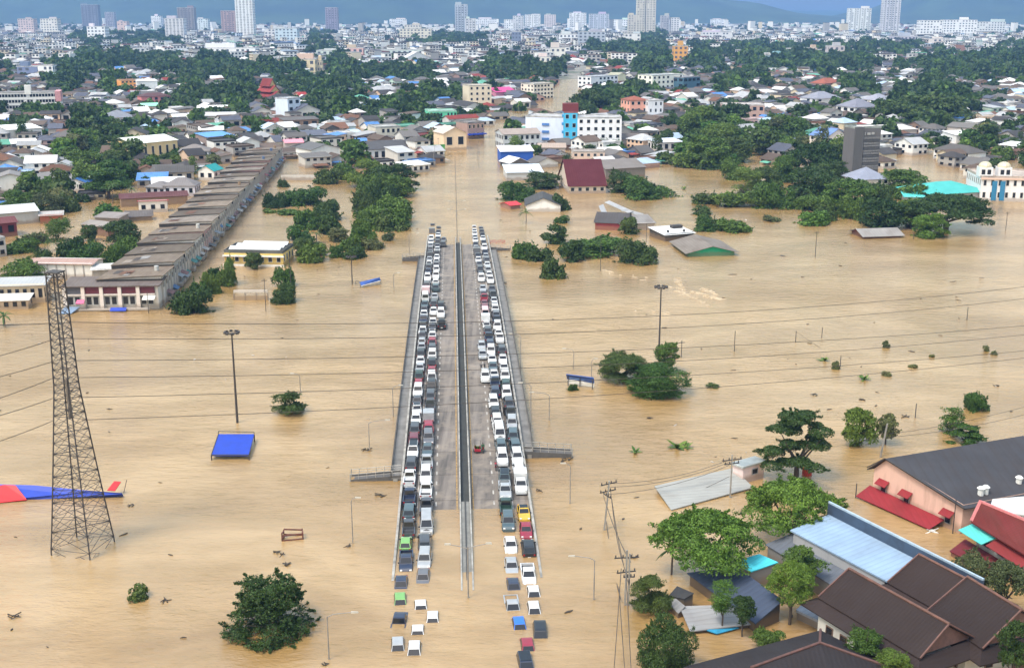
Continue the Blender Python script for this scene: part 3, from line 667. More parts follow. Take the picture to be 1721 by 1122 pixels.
# ---- near and middle trees, one by one
for a in (
    (1000, 584, 1092, 642, 'round', 'dark', 'dark spreading rain tree left half of the grove in open water right of the bridge', 0, 4),
    (1050, 600, 1170, 664, 'round', 'mid', 'big green spreading tree nearest us in the grove right of the bridge', 0, 4),
    (1098, 570, 1146, 618, 'round', 'mid', 'lighter small tree behind the rain tree grove beside the tall mast', 1, 3),
    (374, 957, 538, 1068, 'cone', 'dark', 'large dark feathery tree alone in the water at lower left', 0, 4),
    (452, 655, 516, 697, 'round', 'dark', 'small dark round tree left of the flyover, under the wires', 0, 3),
    (1274, 682, 1412, 788, 'tiered', 'dark', 'tall dark layered tree with gaps beside the small pink hut', 2, 4),
    (1412, 678, 1478, 747, 'round', 'mid', 'olive green bushy tree right of the dark layered tree', 0, 3),
    (1470, 690, 1512, 738, 'round', 'olive', 'thin loose tree around the leaning pole', 1, 2),
    (1578, 682, 1622, 728, 'tall', 'mid', 'narrow green tree left of the two behind the black roof', 0, 2),
    (1588, 708, 1660, 745, 'tiered', 'mid', 'low spreading green tree just behind the black roof', 0, 3),
    (1618, 650, 1672, 690, 'bush', 'mid', 'green bushy clump far right, standing alone in the water', 0, 3),
    (1100, 846, 1284, 962, 'umbrella', 'bright', 'wide bright green tree above the dark blue roof', 2, 4),
    (1256, 796, 1420, 900, 'umbrella', 'bright', 'bright green feathery tree behind the light blue roof', 2, 4),
    (1054, 962, 1134, 1032, 'round', 'dark', 'dark green round tree beside the double utility pole', 0, 4),
    (1058, 1022, 1172, 1130, 'round', 'dark', 'large dark green tree at bottom left of the flooded compound', 0, 4),
    (1288, 938, 1374, 1024, 'round', 'bright', 'bright green round tree in front of the light blue roof', 2.2, 4),
    (1312, 915, 1392, 975, 'round', 'mid', 'mid green tree tucked behind the bright round tree by the blue roof', 3, 3),
    (1192, 970, 1240, 1034, 'tall', 'bright', 'slim bright tree on the edge of the dark blue roof', 2, 3),
    (1226, 996, 1274, 1050, 'round', 'dark', 'small dark conical tree beside the slim bright tree', 1.6, 3),
    (1262, 1044, 1326, 1086, 'bush', 'mid', 'low leafy bush in the small flooded yard', .6, 3),
    (1418, 1050, 1484, 1105, 'round', 'mid', 'rounded shrub against the brown tiled house front', 3.4, 3),
    (1468, 1085, 1532, 1135, 'round', 'mid', 'second rounded shrub lower right along the brown tiled house', 3.2, 3),
    (1674, 1042, 1740, 1135, 'round', 'dark', 'dark tree cut by the right edge at the bottom corner', 4, 3),
    (1596, 920, 1668, 990, 'round', 'olive', 'yellowish green loose tree below the red roofed house', 3, 3),
    (1654, 938, 1730, 1008, 'round', 'olive', 'olive tree at the right edge below the red roofed house', 3.2, 3),
    # left middle
    (284, 468, 362, 523, 'bush', 'dark', 'dark round tree nearest us, in front of the shophouse row end', 0, 3),
    (336, 446, 376, 492, 'bush', 'mid', 'second tree of the green line leading from the shophouse end', 0, 3),
    (362, 428, 398, 478, 'bush', 'mid', 'last tree of the green line, left of the yellow building', 0, 3),
    (446, 470, 500, 508, 'bush', 'dark', 'dark low tree between the two poles, below the yellow building', 0, 3),
    (458, 444, 500, 480, 'bush', 'mid', 'green leafy clump just above the dark low tree by poles', 0, 2),
    (412, 422, 440, 452, 'round', 'dark', 'small dark tree in front of the yellow building', 0, 2),
    (492, 396, 546, 430, 'bush', 'dark', 'dark tree right beside the yellow building', 0, 3),
    (484, 376, 528, 404, 'bush', 'mid', 'spiky green tree behind the yellow building', 0, 2),
    (524, 352, 566, 372, 'bush', 'dark', 'low dark bush below the round hedge island, left of road', 0, 2),
    (552, 410, 578, 432, 'bush', 'mid', 'palm-like bush at the foot of the lamp, left', 0, 2),
    (574, 412, 614, 434, 'bush', 'dark', 'rounded dark bush behind the tilted blue hoarding', 0, 2),
    (590, 372, 634, 412, 'bush', 'mid', 'light green trees at the near end of the long roadside grove', 0, 3),
    (550, 380, 586, 406, 'round', 'olive', 'thin bare-branched bush left of the roadside grove', 0, 2),
    (642, 386, 662, 404, 'bush', 'olive', 'small olive shrub between grove and flyover', 0, 1),
    (442, 322, 482, 348, 'bush', 'dark', 'dark left end of the low tree island left of the grove', 0, 3),
    (474, 310, 548, 342, 'bush', 'mid', 'wide green hedge-like tree island left of the grove', 0, 3),
    (516, 332, 572, 370, 'bush', 'dark', 'dark drooping trees at near right of the tree island', 0, 3),
    (442, 350, 466, 358, 'bush', 'mid', 'tiny low bush left below the tree island', 0, 1),
    (468, 352, 512, 362, 'hedge', 'mid', 'short row of low bushes below the tree island', 0, 1),
    (528, 282, 572, 308, 'bush', 'dark', 'dark bush beside the pale wall above the tree island', 0, 2),
    (466, 300, 486, 314, 'bush', 'dark', 'round bush alone between shophouse row and pale wall', 0, 2),
    (584, 266, 640, 312, 'round', 'mid', 'tall round tree at the far left of the roadside grove', 0, 3),
    (626, 272, 700, 318, 'round', 'dark', 'dark round trees at the far right of the roadside grove', 0, 3),
    (612, 302, 668, 350, 'bush', 'dark', 'dark trees in the middle of the roadside grove', 0, 3),
    (600, 326, 688, 378, 'bush', 'mid', 'broad green trees at the middle right of the roadside grove', 0, 3),
    (632, 356, 684, 386, 'bush', 'dark', 'dark near right corner of the roadside grove', 0, 2),
    (80, 368, 122, 420, 'tall', 'mid', 'upright dense tree left of the bushes by the white hall', 0, 3),
    (110, 402, 172, 440, 'bush', 'mid', 'green bushes behind the white pilastered hall', 0, 3),
    (164, 398, 212, 448, 'bush', 'mid', 'leafy trees at the left edge of the shophouse roofs', 0, 3),
    (176, 368, 234, 412, 'round', 'dark', 'dark round trees beside the ruined sheds, left of shophouses', 0, 3),
    (136, 376, 164, 404, 'round', 'dark', 'small dark tree in front of the ruined grey sheds', 0, 2),
    (0, 434, 70, 476, 'round', 'mid', 'dark leafy tree at the left edge above the cream block', 0, 3),
    (0, 398, 62, 424, 'bush', 'mid', 'low green bushes at the left edge', 0, 2),
    (34, 384, 80, 408, 'bush', 'olive', 'low spreading bushes beside the red roof at left', 0, 2),
    (60, 416, 88, 440, 'bush', 'dark', 'spiky bush between red roof and white hall', 0, 2),
    (158, 342, 204, 360, 'bush', 'bright', 'bright round bush left of the dark red shed', 0, 2),
    (0, 318, 60, 356, 'round', 'mid', 'dark trees at left edge under the grey roofs', 0, 3),
    (52, 322, 104, 360, 'round', 'olive', 'olive trees behind the white walled shed at left', 0, 3),
    (96, 318, 134, 354, 'bush', 'dark', 'dark trees right of the olive trees at left', 0, 2),
    (142, 286, 216, 328, 'round', 'mid', 'broad dark tree standing over water beyond the red shed', 1, 3),
    (108, 250, 172, 292, 'round', 'mid', 'green tree group beyond the blue roofed house at left', 0, 3),
    (168, 230, 216, 268, 'tiered', 'dark', 'dark layered tree left of the cream hall', 0, 3),
    (188, 268, 236, 300, 'round', 'dark', 'dark tree in front of the cream hall', 0, 2),
    (236, 260, 272, 290, 'round', 'mid', 'palm-like green tree at the cream hall corner', 0, 2),
    (236, 296, 254, 314, 'round', 'dark', 'small tree beside the lilac hip-roofed house', 0, 1),
    # right middle
    (838, 302, 898, 336, 'bush', 'mid', 'green bushes left of the white gabled house', 0, 3),
    (882, 288, 940, 316, 'round', 'dark', 'dark wide tree behind the white gabled house', 0, 3),
    (930, 320, 960, 352, 'bush', 'dark', 'dark shrub right behind the white gabled house', 0, 2),
    (944, 262, 962, 312, 'tall', 'dark', 'tall narrow dark tree left of the maroon roof', 0, 2),
    (858, 404, 900, 434, 'bush', 'mid', 'rounded green bush right of the far stair landing', 0, 2),
    (884, 412, 928, 438, 'bush', 'dark', 'dark bush beside the rounded bush near far landing', 0, 2),
    (912, 376, 952, 408, 'round', 'dark', 'dark tree left of the wide grove beyond the right carriageway', 0, 2),
    (932, 392, 1046, 428, 'bush', 'mid', 'wide green grove beyond the right carriageway', 0, 3),
    (940, 402, 984, 438, 'round', 'dark', 'darker tree at the near left of the wide grove', 0, 2),
    (1036, 398, 1104, 442, 'bush', 'dark', 'dark rounded trees at the right end of the wide grove', 0, 3),
    (910, 432, 952, 466, 'bush', 'dark', 'small dark tree leaning out below the wide grove', 0, 2),
    (930, 360, 956, 374, 'bush', 'mid', 'tiny round bush behind the wide grove', 0, 1),
    (1040, 362, 1074, 392, 'round', 'dark', 'dark round bush before the collapsed white roofs', 0, 2),
    (1020, 284, 1064, 322, 'round', 'dark', 'dark tree left in front of the dark gabled warehouse', 0, 3),
    (1040, 296, 1128, 330, 'bush', 'mid', 'broad low green trees in front of the dark warehouse', 0, 3),
    (1164, 322, 1208, 342, 'bush', 'dark', 'low dark bush at left of the long green bank', 0, 2),
    (1160, 344, 1194, 360, 'bush', 'dark', 'small round bush below the low dark bush', 0, 2),
    (1164, 360, 1220, 386, 'bush', 'mid', 'round green bush, left of two lying in open water', 0, 3),
    (1206, 364, 1266, 388, 'bush', 'mid', 'flat spreading bush, right of two lying in open water', 0, 2),
    (1206, 322, 1290, 348, 'hedge', 'mid', 'long low hedge-like bank before the tall trees', 0, 3),
    (1230, 284, 1278, 326, 'tall', 'mid', 'round-topped tree above the long low bank', 0, 3),
    (1270, 300, 1340, 348, 'bush', 'mid', 'dense green trees left of the louvred tower, front', 0, 3),
    (1322, 280, 1400, 330, 'round', 'dark', 'dark dense trees behind the front ones left of the tower', 0, 3),
    (1390, 300, 1470, 352, 'round', 'mid', 'tall green trees at the foot of the louvred tower', 0, 3),
    (1336, 322, 1412, 352, 'bush', 'mid', 'lower green trees at the middle of the right bank', 0, 3),
    (1444, 330, 1520, 382, 'round', 'dark', 'dark trees in front of the grey hip-roofed house', 0, 3),
    (1500, 332, 1560, 380, 'round', 'mid', 'green trees between hip-roofed house and turquoise roofs', 0, 3),
    (1530, 328, 1655, 382, 'umbrella', 'dark', 'very wide dark rain tree in front of the turquoise roofs', 1, 4),
    (1538, 354, 1594, 398, 'round', 'bright', 'bright green round tree right of the maroon drowned house', 0, 3),
    (1342, 354, 1396, 378, 'bush', 'bright', 'bright low bush out in the water before the right bank', 0, 2),
    (1370, 340, 1406, 370, 'bush', 'dark', 'dark bush behind the bright low bush', 0, 2),
    (1480, 282, 1560, 322, 'round', 'mid', 'green trees right of the louvred tower', 0, 3),
    (1284, 360, 1314, 372, 'bush', 'olive', 'small pale leafless bush in the water', 0, 1),
    (1150, 182, 1220, 232, 'round', 'mid', 'dense green park tree in front of the long red-brown block', 0, 3),
    (1150, 225, 1230, 278, 'round', 'mid', 'broad green trees near the left edge of the right park', 0, 3),
    (1212, 228, 1262, 270, 'round', 'dark', 'dark tree in the middle of the right park', 0, 3),
    (1320, 240, 1410, 292, 'umbrella', 'dark', 'wide dark tree before the red and blue gabled house', 0, 3),
    (1290, 190, 1354, 236, 'round', 'mid', 'green tree beyond the right park, left of white houses', 0, 3),
    (1240, 216, 1300, 252, 'bush', 'mid', 'lower trees at the far side of the right park', 0, 2),
    (1482, 162, 1615, 206, 'umbrella', 'dark', 'very wide dark tree group beyond the louvred tower', 0, 3),
    (962, 154, 1026, 190, 'umbrella', 'dark', 'wide dark tree behind the white and cyan hotel', 0, 3),
    (560, 268, 604, 300, 'bush', 'mid', 'leafy trees at the back left corner of the roadside grove', 0, 2),
    (600, 284, 650, 322, 'bush', 'mid', 'mid green trees inside the back of the roadside grove', 0, 3),
    (640, 292, 694, 330, 'round', 'mid', 'green trees on the right flank of the roadside grove', 0, 3),
    (592, 316, 640, 356, 'bush', 'dark', 'dark trees on the left flank of the roadside grove', 0, 3),
    (640, 330, 690, 366, 'bush', 'dark', 'dark bushes on the right flank of the roadside grove', 0, 3),
    (590, 346, 636, 382, 'bush', 'mid', 'green bushes at the lower left of the roadside grove', 0, 3),
    (566, 388, 606, 420, 'bush', 'mid', 'green bush linking the grove to the rounded dark bush', 0, 2),
    (604, 394, 644, 418, 'bush', 'olive', 'olive bush at the near tip of the roadside grove', 0, 2),
    (500, 408, 546, 440, 'bush', 'mid', 'green bush right of the yellow building, lower one', 0, 2),
    (496, 350, 536, 384, 'bush', 'mid', 'leafy bush between tree island and yellow building', 0, 2),
    (536, 356, 580, 392, 'bush', 'dark', 'dark leafy bush between tree island and roadside grove', 0, 2),
    (1214, 262, 1262, 300, 'bush', 'mid', 'green trees where the park meets the lagoon', 0, 3),
    (1260, 278, 1312, 322, 'round', 'dark', 'dark trees at the back of the right bank, left part', 0, 3),
    (1300, 262, 1350, 304, 'round', 'mid', 'green trees at the back of the right bank, middle', 0, 3),
    (1366, 268, 1428, 312, 'round', 'dark', 'dark tall trees at left foot of the louvred tower', 0, 3),
    (1410, 324, 1462, 366, 'bush', 'mid', 'green trees along the water below the hipped villa', 0, 3),
    (1456, 300, 1510, 346, 'bush', 'dark', 'dark bushes wrapped around the grey hipped villa', 0, 3),
    (1500, 300, 1562, 334, 'bush', 'mid', 'green bushes behind the lower turquoise roof', 0, 2),
    (1180, 206, 1240, 250, 'round', 'mid', 'bright topped trees in the middle of the right park', 0, 3),
    (1170, 250, 1226, 282, 'bush', 'dark', 'dark bushes at the near edge of the right park', 0, 2),
    (96, 392, 140, 430, 'bush', 'dark', 'dark bushes between upright tree and white hall', 0, 2),
    (196, 392, 242, 430, 'bush', 'mid', 'green bushes at the edge of the shophouse roofs', 0, 2),
    (20, 330, 76, 362, 'bush', 'mid', 'green trees in front of the white gabled hall', 0, 2),
    (120, 276, 176, 316, 'round', 'mid', 'green trees left of the broad dark tree by the water', 0, 2),
    (318, 468, 352, 500, 'bush', 'mid', 'bush filling the gap in the green tree line', 0, 2),
    (350, 444, 384, 476, 'bush', 'dark', 'dark bush in the middle of the green tree line', 0, 2),
):
    lab = a[6]; tree(*a[:6], lab, a[7], a[8])
for a in ((1138, 752, 3.0, 'green banana clump, left of two in the open water', 'banana', 9), (1154, 752, 2.2, 'smaller banana clump at right of the two in the water', 'banana', 7),
          (1068, 760, 2.0, 'low banana leaves left of the two banana clumps', 'banana', 6), (1386, 606, 2.2, 'spiky plant left of the small bush beside short pole', 'banana', 9),
          (1452, 638, 2.6, 'spreading dark plant with long leaves in the current', 'banana', 9), (1150, 318, 3.0, 'bare palm-like plant alone in water right of the maroon roof', 'banana', 8)):
    frond_plant(a[0], a[1], a[2], a[3], a[4], a[5], 0, None, 'mid')
for a in ((884, 376, 3.6, 'palm tree drooping left of the white gabled house', 4.0), (190, 342, 4.0, 'palm tree standing in water left of the red shed', 7.0), (8, 548, 3.6, 'palm crown at the left edge beside the cream block', 2.4),
          (1128, 965, 2.4, 'small palm at the left foot of the bright tree', 3.6), (222, 338, 3.2, 'smaller palm behind the dark red shed', 5.0), (532, 408, 3.2, 'palm beside the yellow building', 3.0)):
    frond_plant(a[0], a[1], a[2], a[3], 'palm', 12, a[4], None, 'dark')
for a in ((1396, 604, 1414, 620, 'small round bush tied to the short pole'), (1524, 608, 1544, 618, 'tiny dark bush in the current, right'), (1186, 642, 1212, 652, 'two dark clumps of branches right of the rain trees'), (952, 642, 972, 656, 'small bush beside the blue hoarding'), (206, 976, 250, 1008, 'sparse thin bush left of the big feathery tree'), (1482, 570, 1498, 584, 'drifting dark branches right of the wires'), (1560, 592, 1572, 600, 'small dark twig bundle in the far right water'),
          (1652, 578, 1664, 590, 'leafy branch afloat far right'), (1665, 588, 1678, 596, 'second leafy branch afloat far right'), (1478, 622, 1500, 632, 'floating reeds beside the spreading plant')):
    tree(*a[:4], 'bush', 'dark' if a[0] < 1300 else 'olive', a[4], 0, 1, None, 'water_bush', 'bush')
# ------------------------------------------------------------------ lattice tower and its lines
def lattice():
    c = P(140, 921); top_z = None
    for k in range(200):                                   # height at which the top shows at its row
        if proj((c.x, c.y, 20 + k * .2))[1] < 457: top_z = 20 + k * .2; break
    rz = math.radians(-14); o = thing('transmission_tower', 'tall grey steel lattice pylon standing in the water at left', 'pylon', (c.x, c.y, 0), rz)
    zt = top_z; zk = zt * .6
    def hw(z):
        if z < zk: return 2.95 + (1.1 - 2.95) * (max(z, 0) / zk) ** .92
        return 1.1 + (.76 - 1.1) * (z - zk) / (zt - zk)
    def hx(z): return hw(z)
    lv = [-1.5]; z = -1.5
    while z < zt - .6:
        z += max(1.0, hw(max(z, 0)) * .8); lv.append(min(z, zt))
    cs = [(-1, -1), (1, -1), (1, 1), (-1, 1)]
    for sx, sy in cs:
        mb = MB(); mb.tube([(sx * hw(max(z, -1)), sy * hw(max(z, -1)), z) for z in lv], .095, 4); mb.build('corner_leg', DKST, o)
    for k in range(4):
        a, b = cs[k], cs[(k + 1) % 4]; mb = MB()
        for z0, z1 in zip(lv, lv[1:]):
            p = lambda s_, z: (s_[0] * hw(z), s_[1] * hw(z), z)
            mb.bar(p(a, z0), p(b, z1), .036, n=4, caps=False); mb.bar(p(b, z0), p(a, z1), .036, n=4, caps=False)
            if z0 < zk * .5 or int(z0 * 3) % 2: mb.bar(p(a, z1), p(b, z1), .034, n=4, caps=False)
            if z0 < zk * .45:
                m_ = lambda u, v, t: tuple(u[i] * (1 - t) + v[i] * t for i in range(3))
                mid = m_(m_(p(a, z0), p(b, z1), .5), m_(p(b, z0), p(a, z1), .5), .5)
                for s_ in (a, b): mb.bar(m_(p(s_, z0), p(s_, z1), .5), m_(p(s_, z0), mid, .55), .028, n=4, caps=False); mb.bar(m_(p(s_, z0), p(s_, z1), .5), m_(p(s_, z1), mid, .5), .028, n=4, caps=False)
        mb.build('bracing', DKST, o)
    mb = MB()
    for z in [x for i, x in enumerate(lv) if x > 0 and i % 2 == 0]:
        h = hw(z); mb.bar((-h, -h, z), (h, h, z), .05, n=4, caps=False); mb.bar((h, -h, z), (-h, h, z), .05, n=4, caps=False)
    mb.build('inner_bracing', DKST, o)
    MB().box(-.9, .9, -.9, .9, zt - .1, zt + .05).build('top_frame', DKST, o)
    MB().box(.75, 1.0, -1.25, -1.0, zk * .83, zk * 1.06).build('conduit_box', STEEL, o)
    return o, c, zt
TOWER, TC, TZT = lattice()
WIRE = flat_mat((.075, .058, .045), .6, .2, .1, 'conductor')
def wire_px(name, label, pts, depth0, depth1, r=.05, n=26, group=None, cat='power line'):
    """a hanging wire through photo points; it runs over the ground from depth0 (first) to depth1 (last)"""
    x0, x1 = pts[0][0], pts[-1][0]; w3 = []
    for x, y in pts:
        t = (x - x0) / (x1 - x0); iz = (1 - t) / depth0 + t / depth1; d = 1 / iz       # straight in plan
        a, b = (x - CX) / F, (CY - y) / F
        w3.append(Vector((a * d, d * math.cos(TH) + b * d * math.sin(TH), CAMZ + d * (-math.sin(TH) + b * math.cos(TH)))))
    A, Bv = w3[0], w3[-1]; L = (Bv - A).length; us = [(p - A).length / L for p in w3]
    co = np.polyfit(us, [p.z for p in w3], min(2, len(pts) - 1))
    q = []
    for i in range(n + 1):
        t = i / n; p = A.lerp(Bv, t); p.z = float(np.polyval(co, t)); q.append(p)
    mb = MB(); mb.tube(q, r, 5); o = mb.build(name, WIRE); tag(o, label, cat, group); return o
TD = TC.y * math.cos(TH) + 60 * math.sin(TH)
PL = 'wires strung from the pylon across the flood'
for i, (yl, yt, ym, ym2, yr) in enumerate(((545, 541, 545, 541, 480), (597, 568, 570, 562, 500), (632, 605, 603, 594, 548), (668, 633, 631, 617, 562), (697, 667, 656, 644, 590), (740, 705, 686, 673, 600))):
    nth = ('topmost', 'second', 'third', 'fourth', 'fifth', 'lowest')[i]
    wire_px('power_line', f'{nth} wire running from the pylon right across the flyover', [(112 + i * 5, yt), (670, ym), (872, ym2), (1800, yr - 8)], TD, TD * 1.55, .045, 40, PL)
    wire_px('power_line', f'{nth} wire running from the pylon off the left edge', [(90 - i * .4, yt + 2), (45, (yt + yl) / 2 + 2), (-30, yl + (yl - yt) * .3)], TD, TD * .93, .045, 8, PL)
# ------------------------------------------------------------------ masts and lamps
def z_at(px, py_base, py_top):
    c = P(px, py_base)
    for k in range(1, 900):
        if proj((c.x, c.y, k * .05))[1] <= py_top: return k * .05
    return 45.0
def mast(px, pb, pt, label, ring=True, r=.16):
    c = P(px, pb); h = z_at(px, pb, pt); o = thing('high_mast_light', label, 'light mast', (c.x, c.y, 0), .3, 'tall light masts in the flood')
    MB().bar((0, 0, -3), (0, 0, h - .3), r * 1.5, r * .8, 8).build('mast', DKST, o)
    mb = MB(); n = 8; R = 1.05
    pts = [(R * math.cos(2 * math.pi * k / n), R * math.sin(2 * math.pi * k / n), h - .35) for k in range(n + 1)]
    mb.tube(pts, .06); [mb.bar((0, 0, h - .5), p, .045, n=4) for p in pts[:-1]]; mb.build('ring', DKST, o)
    fl = MB().hexa([(-.28, -.2, -.2), (.28, -.2, -.2), (.2, .2, -.1), (-.2, .2, -.1)], [(-.28, -.22, .12), (.28, -.22, .12), (.2, .2, .2), (-.2, .2, .2)]).mesh('floodlight', DKST)
    for k in range(n): link('floodlight', fl, o, (pts[k][0] * 1.12, pts[k][1] * 1.12, h - .25), 2 * math.pi * k / n + math.pi / 2)
mast(399, 710, 556, 'tall light mast with ring of floodlights left of the flyover')
mast(1107, 606, 480, 'tall light mast with ring of floodlights behind the tree grove')
mast(592, 477, 430, 'short light mast with white head beside the tilted blue hoarding', True, .13)
POLE = flat_mat((.3, .275, .25), .7, .2, .2, 'lamp_pole'); LHEAD = flat_mat((.42, .39, .33), .5, 0, .1, 'lamp_head')
def street_lamp(px, pb, pt, ax, ay, label, r=.085):
    c = P(px, pb); h = z_at(px, pb, pt); e = P(ax, ay, h + .4); d = e - Vector((c.x, c.y, h + .4)); d.z = 0; L = min(max(d.length, .8), 3.4)
    if abs(ax - px) > 3: L = min(abs(ax - px) / S(pb) * 1.05, 4.2)
    o = thing('street_lamp', label, 'street lamp', (c.x, c.y, 0), 0 if ax > px else math.pi, 'single-arm street lamps')
    MB().bar((0, 0, -2.5), (0, 0, h), r * 1.1, r * .75, 7).build('pole', POLE, o)
    MB().tube([(0, 0, h - .05), (L * .25, 0, h + .3), (L, 0, h + .55)], r * .6, 5).build('arm', POLE, o)
    MB().hexa([(L - .05, -.14, h + .46), (L + .75, -.1, h + .5), (L + .75, .1, h + .5), (L - .05, .14, h + .46)], [(L - .05, -.1, h + .64), (L + .7, -.06, h + .62), (L + .7, .06, h + .62), (L - .05, .1, h + .64)]).build('lamp_head', LHEAD, o)
for a in ((553, 1107, 1036, 592, 1022, 'single-arm lamp at bottom left, right of the feathery tree'), (621, 757, 711, 648, 706, 'single-arm lamp with driftwood at its foot left of flyover'),
          (593, 912, 842, 600, 834, 'single-arm lamp rising below the near left stair landing'), (998, 1007, 941, 966, 934, 'single-arm lamp at bottom right between queue and utility pole'),
          (923, 706, 664, 898, 658, 'single-arm lamp right of the flyover above the right landing'), (964, 620, 590, 951, 575, 'single-arm lamp just behind the blue hoarding on the right'),
          (958, 846, 784, 950, 772, 'lamp post caught in drift wreckage beyond the right landing'), (892, 725, 648, 890, 640, 'lamp post against the right walkway, nearer one'),
          (875, 630, 565, 872, 558, 'lamp post against the right walkway, farther one'), (661, 700, 652, 664, 645, 'lamp post against the left walkway below the wires'),
          (505, 660, 632, 496, 622, 'lamp behind the small round tree left of flyover'), (994, 640, 607, 998, 602, 'bare pole by the right end of the right blue hoarding'),
          (662, 488, 462, 664, 458, 'small lamp post left of the walkway, level with hoarding'), (688, 425, 395, 700, 392, 'lamp post beside the far left landing')):
    street_lamp(*a)
def twin_lamp(px, pb, h, label):
    c = P(px, pb); o = thing('twin_street_lamp', label, 'street lamp', (c.x, c.y, 0), BRZ, 'double-arm lamps along the median')
    MB().bar((0, 0, -2), (0, 0, h), .11, .08, 7).build('pole', POLE, o)
    for s_ in (-1, 1):
        MB().tube([(0, 0, h - .3), (s_ * 1.0, 0, h + .05), (s_ * 2.6, 0, h + .35)], .055, 5).build('arm', POLE, o)
        MB().hexa([(s_ * 2.5 - .35, -.13, h + .28), (s_ * 2.5 + .45, -.13, h + .28), (s_ * 2.5 + .45, .13, h + .28), (s_ * 2.5 - .35, .13, h + .28)], [(s_ * 2.5 - .3, -.08, h + .45), (s_ * 2.5 + .4, -.08, h + .45), (s_ * 2.5 + .4, .08, h + .45), (s_ * 2.5 - .3, .08, h + .45)]).build('lamp_head', LHEAD, o)
# the near one stands in the median's drowned end; the others run on up the flooded road
for i, (x, yb, yt) in enumerate(((787, 1004, 914), (790, 1228, 1128), (768.5, 412, 352), (767.8, 388, 338), (767.2, 366, 322), (766.8, 346, 308), (766.3, 330, 296), (766, 316, 287), (765.6, 303, 278), (765.3, 291, 270), (765, 281, 262), (765, 272, 255))):
    lab = ('double-arm lamp at the near end of the median, its foot submerged', 'double-arm lamp of which only the arms reach into the bottom edge')[i] if i < 2 else f'{ORD(i - 1)} double-arm lamp up the flooded road beyond the flyover'
    twin_lamp(x, yb, z_at(x, yb, yt) - .3, lab)
def utility_pole(px, pb, pt, arms, label, r=.16, lean=(0, 0), ins=True, name='utility_pole'):
    c = P(px, pb); h = z_at(px, pb, pt); o = thing(name, label, 'utility pole', (c.x, c.y, 0), 0, 'concrete power poles')
    MB().bar((0, 0, -3), (lean[0], lean[1], h), r * 1.15, r * .8, 4).build('pole', CONC if r > .13 else DKST, o)
    for z, w_, rz in arms:
        z = h + z; t = z / h; d = Vector((math.cos(rz), math.sin(rz), 0)); b = Vector((lean[0] * t, lean[1] * t, z))
        ar = MB(); ar.bar(b - d * w_, b + d * w_, .09, n=4); ao = ar.build('crossarm', DKST, o)
        if ins:
            for k in (-.9, -.3, .3, .9): MB().bar(b + d * w_ * k, b + d * w_ * k + Vector((0, 0, .38)), .09, .06, 6).build('insulator', DKST, ao)
    return o, Vector((c.x + lean[0], c.y + lean[1], h))
utility_pole(1013, 890, 808, ((-.4, 1.3, .5), (-1.5, 1.3, .5), (-2.2, .9, 2.1)), 'tall dark utility pole with stacked crossarms, white box at foot', .17, (.75, 0))
utility_pole(1050, 1016, 924, ((-1.0, 1.5, .1), (-2.9, 1.2, .25)), 'double crossarm utility pole beside the dark round tree, left member', .17, (.1, 0))
utility_pole(1056, 1016, 930, ((-3.1, .7, .1), (-3.6, .9, 1.5)), 'second member of the paired utility pole by the dark round tree', .15, (0, 0))
utility_pole(1227, 836, 764, ((-.8, 1.6, .3), (-1.4, 1.2, .3)), 'utility pole in front of the small pink hut', .15)
for a in ((1234, 590, 556, 'short pole in the water right of the grove, first of the row'), (1337, 575, 556, 'short broken pole, second in the row across the right water'), (1381, 567, 550, 'short pole, third in the row across the right water'), (1625, 537, 516, 'short pole near right edge in open water'),
          (1370, 432, 388, 'pole with crossbar alone in the right lagoon'), (1538, 702, 678, 'short pole with white drift at its foot, right water'), (1690, 388, 356, 'pole before the domed white building at right'), (1535, 402, 390, 'stump of a pole beside the bright green round tree'),
          (1412, 616, 598, 'thin pole over the small round bush'), (1438, 836, 812, 'post at the red awning corner of the pink building'), (1009, 456, 394, 'white pole in front of the wide grove'), (1086, 408, 375, 'thin pole before the collapsed white roofs'),
          (490, 505, 420, 'tall pole in front of the dark low tree, right one'), (447, 523, 468, 'shorter pole left of the dark low tree'), (250, 526, 490, 'pole at the near corner of the shophouse end block'), (1145, 600, 572, 'pole with small arms behind the grove')):
    utility_pole(a[0], a[1], a[2], ((-.5, .7, .2),) if a[0] in (1370, 1145, 447, 1690) else (), a[3], .1, (0, 0), False, 'water_pole')
utility_pole(1476, 768, 712, (), 'leaning dark pole beside the olive loose tree', .17, (1.0, 0), False, 'water_pole')
UW = 'sagging wires between the utility poles at lower right'
for i, (y0, y1) in enumerate(((812, 772), (818, 776), (830, 781), (868, 800))):
    wire_px('utility_wire', f'{ORD(i + 1)} wire from the top down, utility pole to pink hut pole', [(1020, y0), (1120, (y0 + y1) / 2 + 12), (1226, y1)], 172, 180, .035, 14, UW)
for i, (xa, ya, xb, yb, sg) in enumerate(((1026, 822, 1048, 948, 6), (1014, 832, 1060, 944, 5), (1018, 870, 1043, 1006, 4), (1028, 838, 1056, 980, 4))):
    wire_px('utility_wire', f'{ORD(i + 1)} wire from the left between the two tall utility poles', [(xa, ya), ((xa + xb) / 2 - sg * .4, (ya + yb) / 2 + sg), (xb, yb)], 168, 145, .05, 12, UW)
for i, (xa, ya, xb, yb) in enumerate(((1044, 955, 1030, 1150), (1052, 955, 1062, 1150), (1040, 985, 1052, 1150))):
    wire_px('utility_wire', f'{ORD(i + 1)} wire from the left dropping off the bottom edge', [(xa, ya), ((xa + xb) / 2, (ya + yb) / 2 + 4), (xb, yb)], 143, 126, .045, 10, UW)
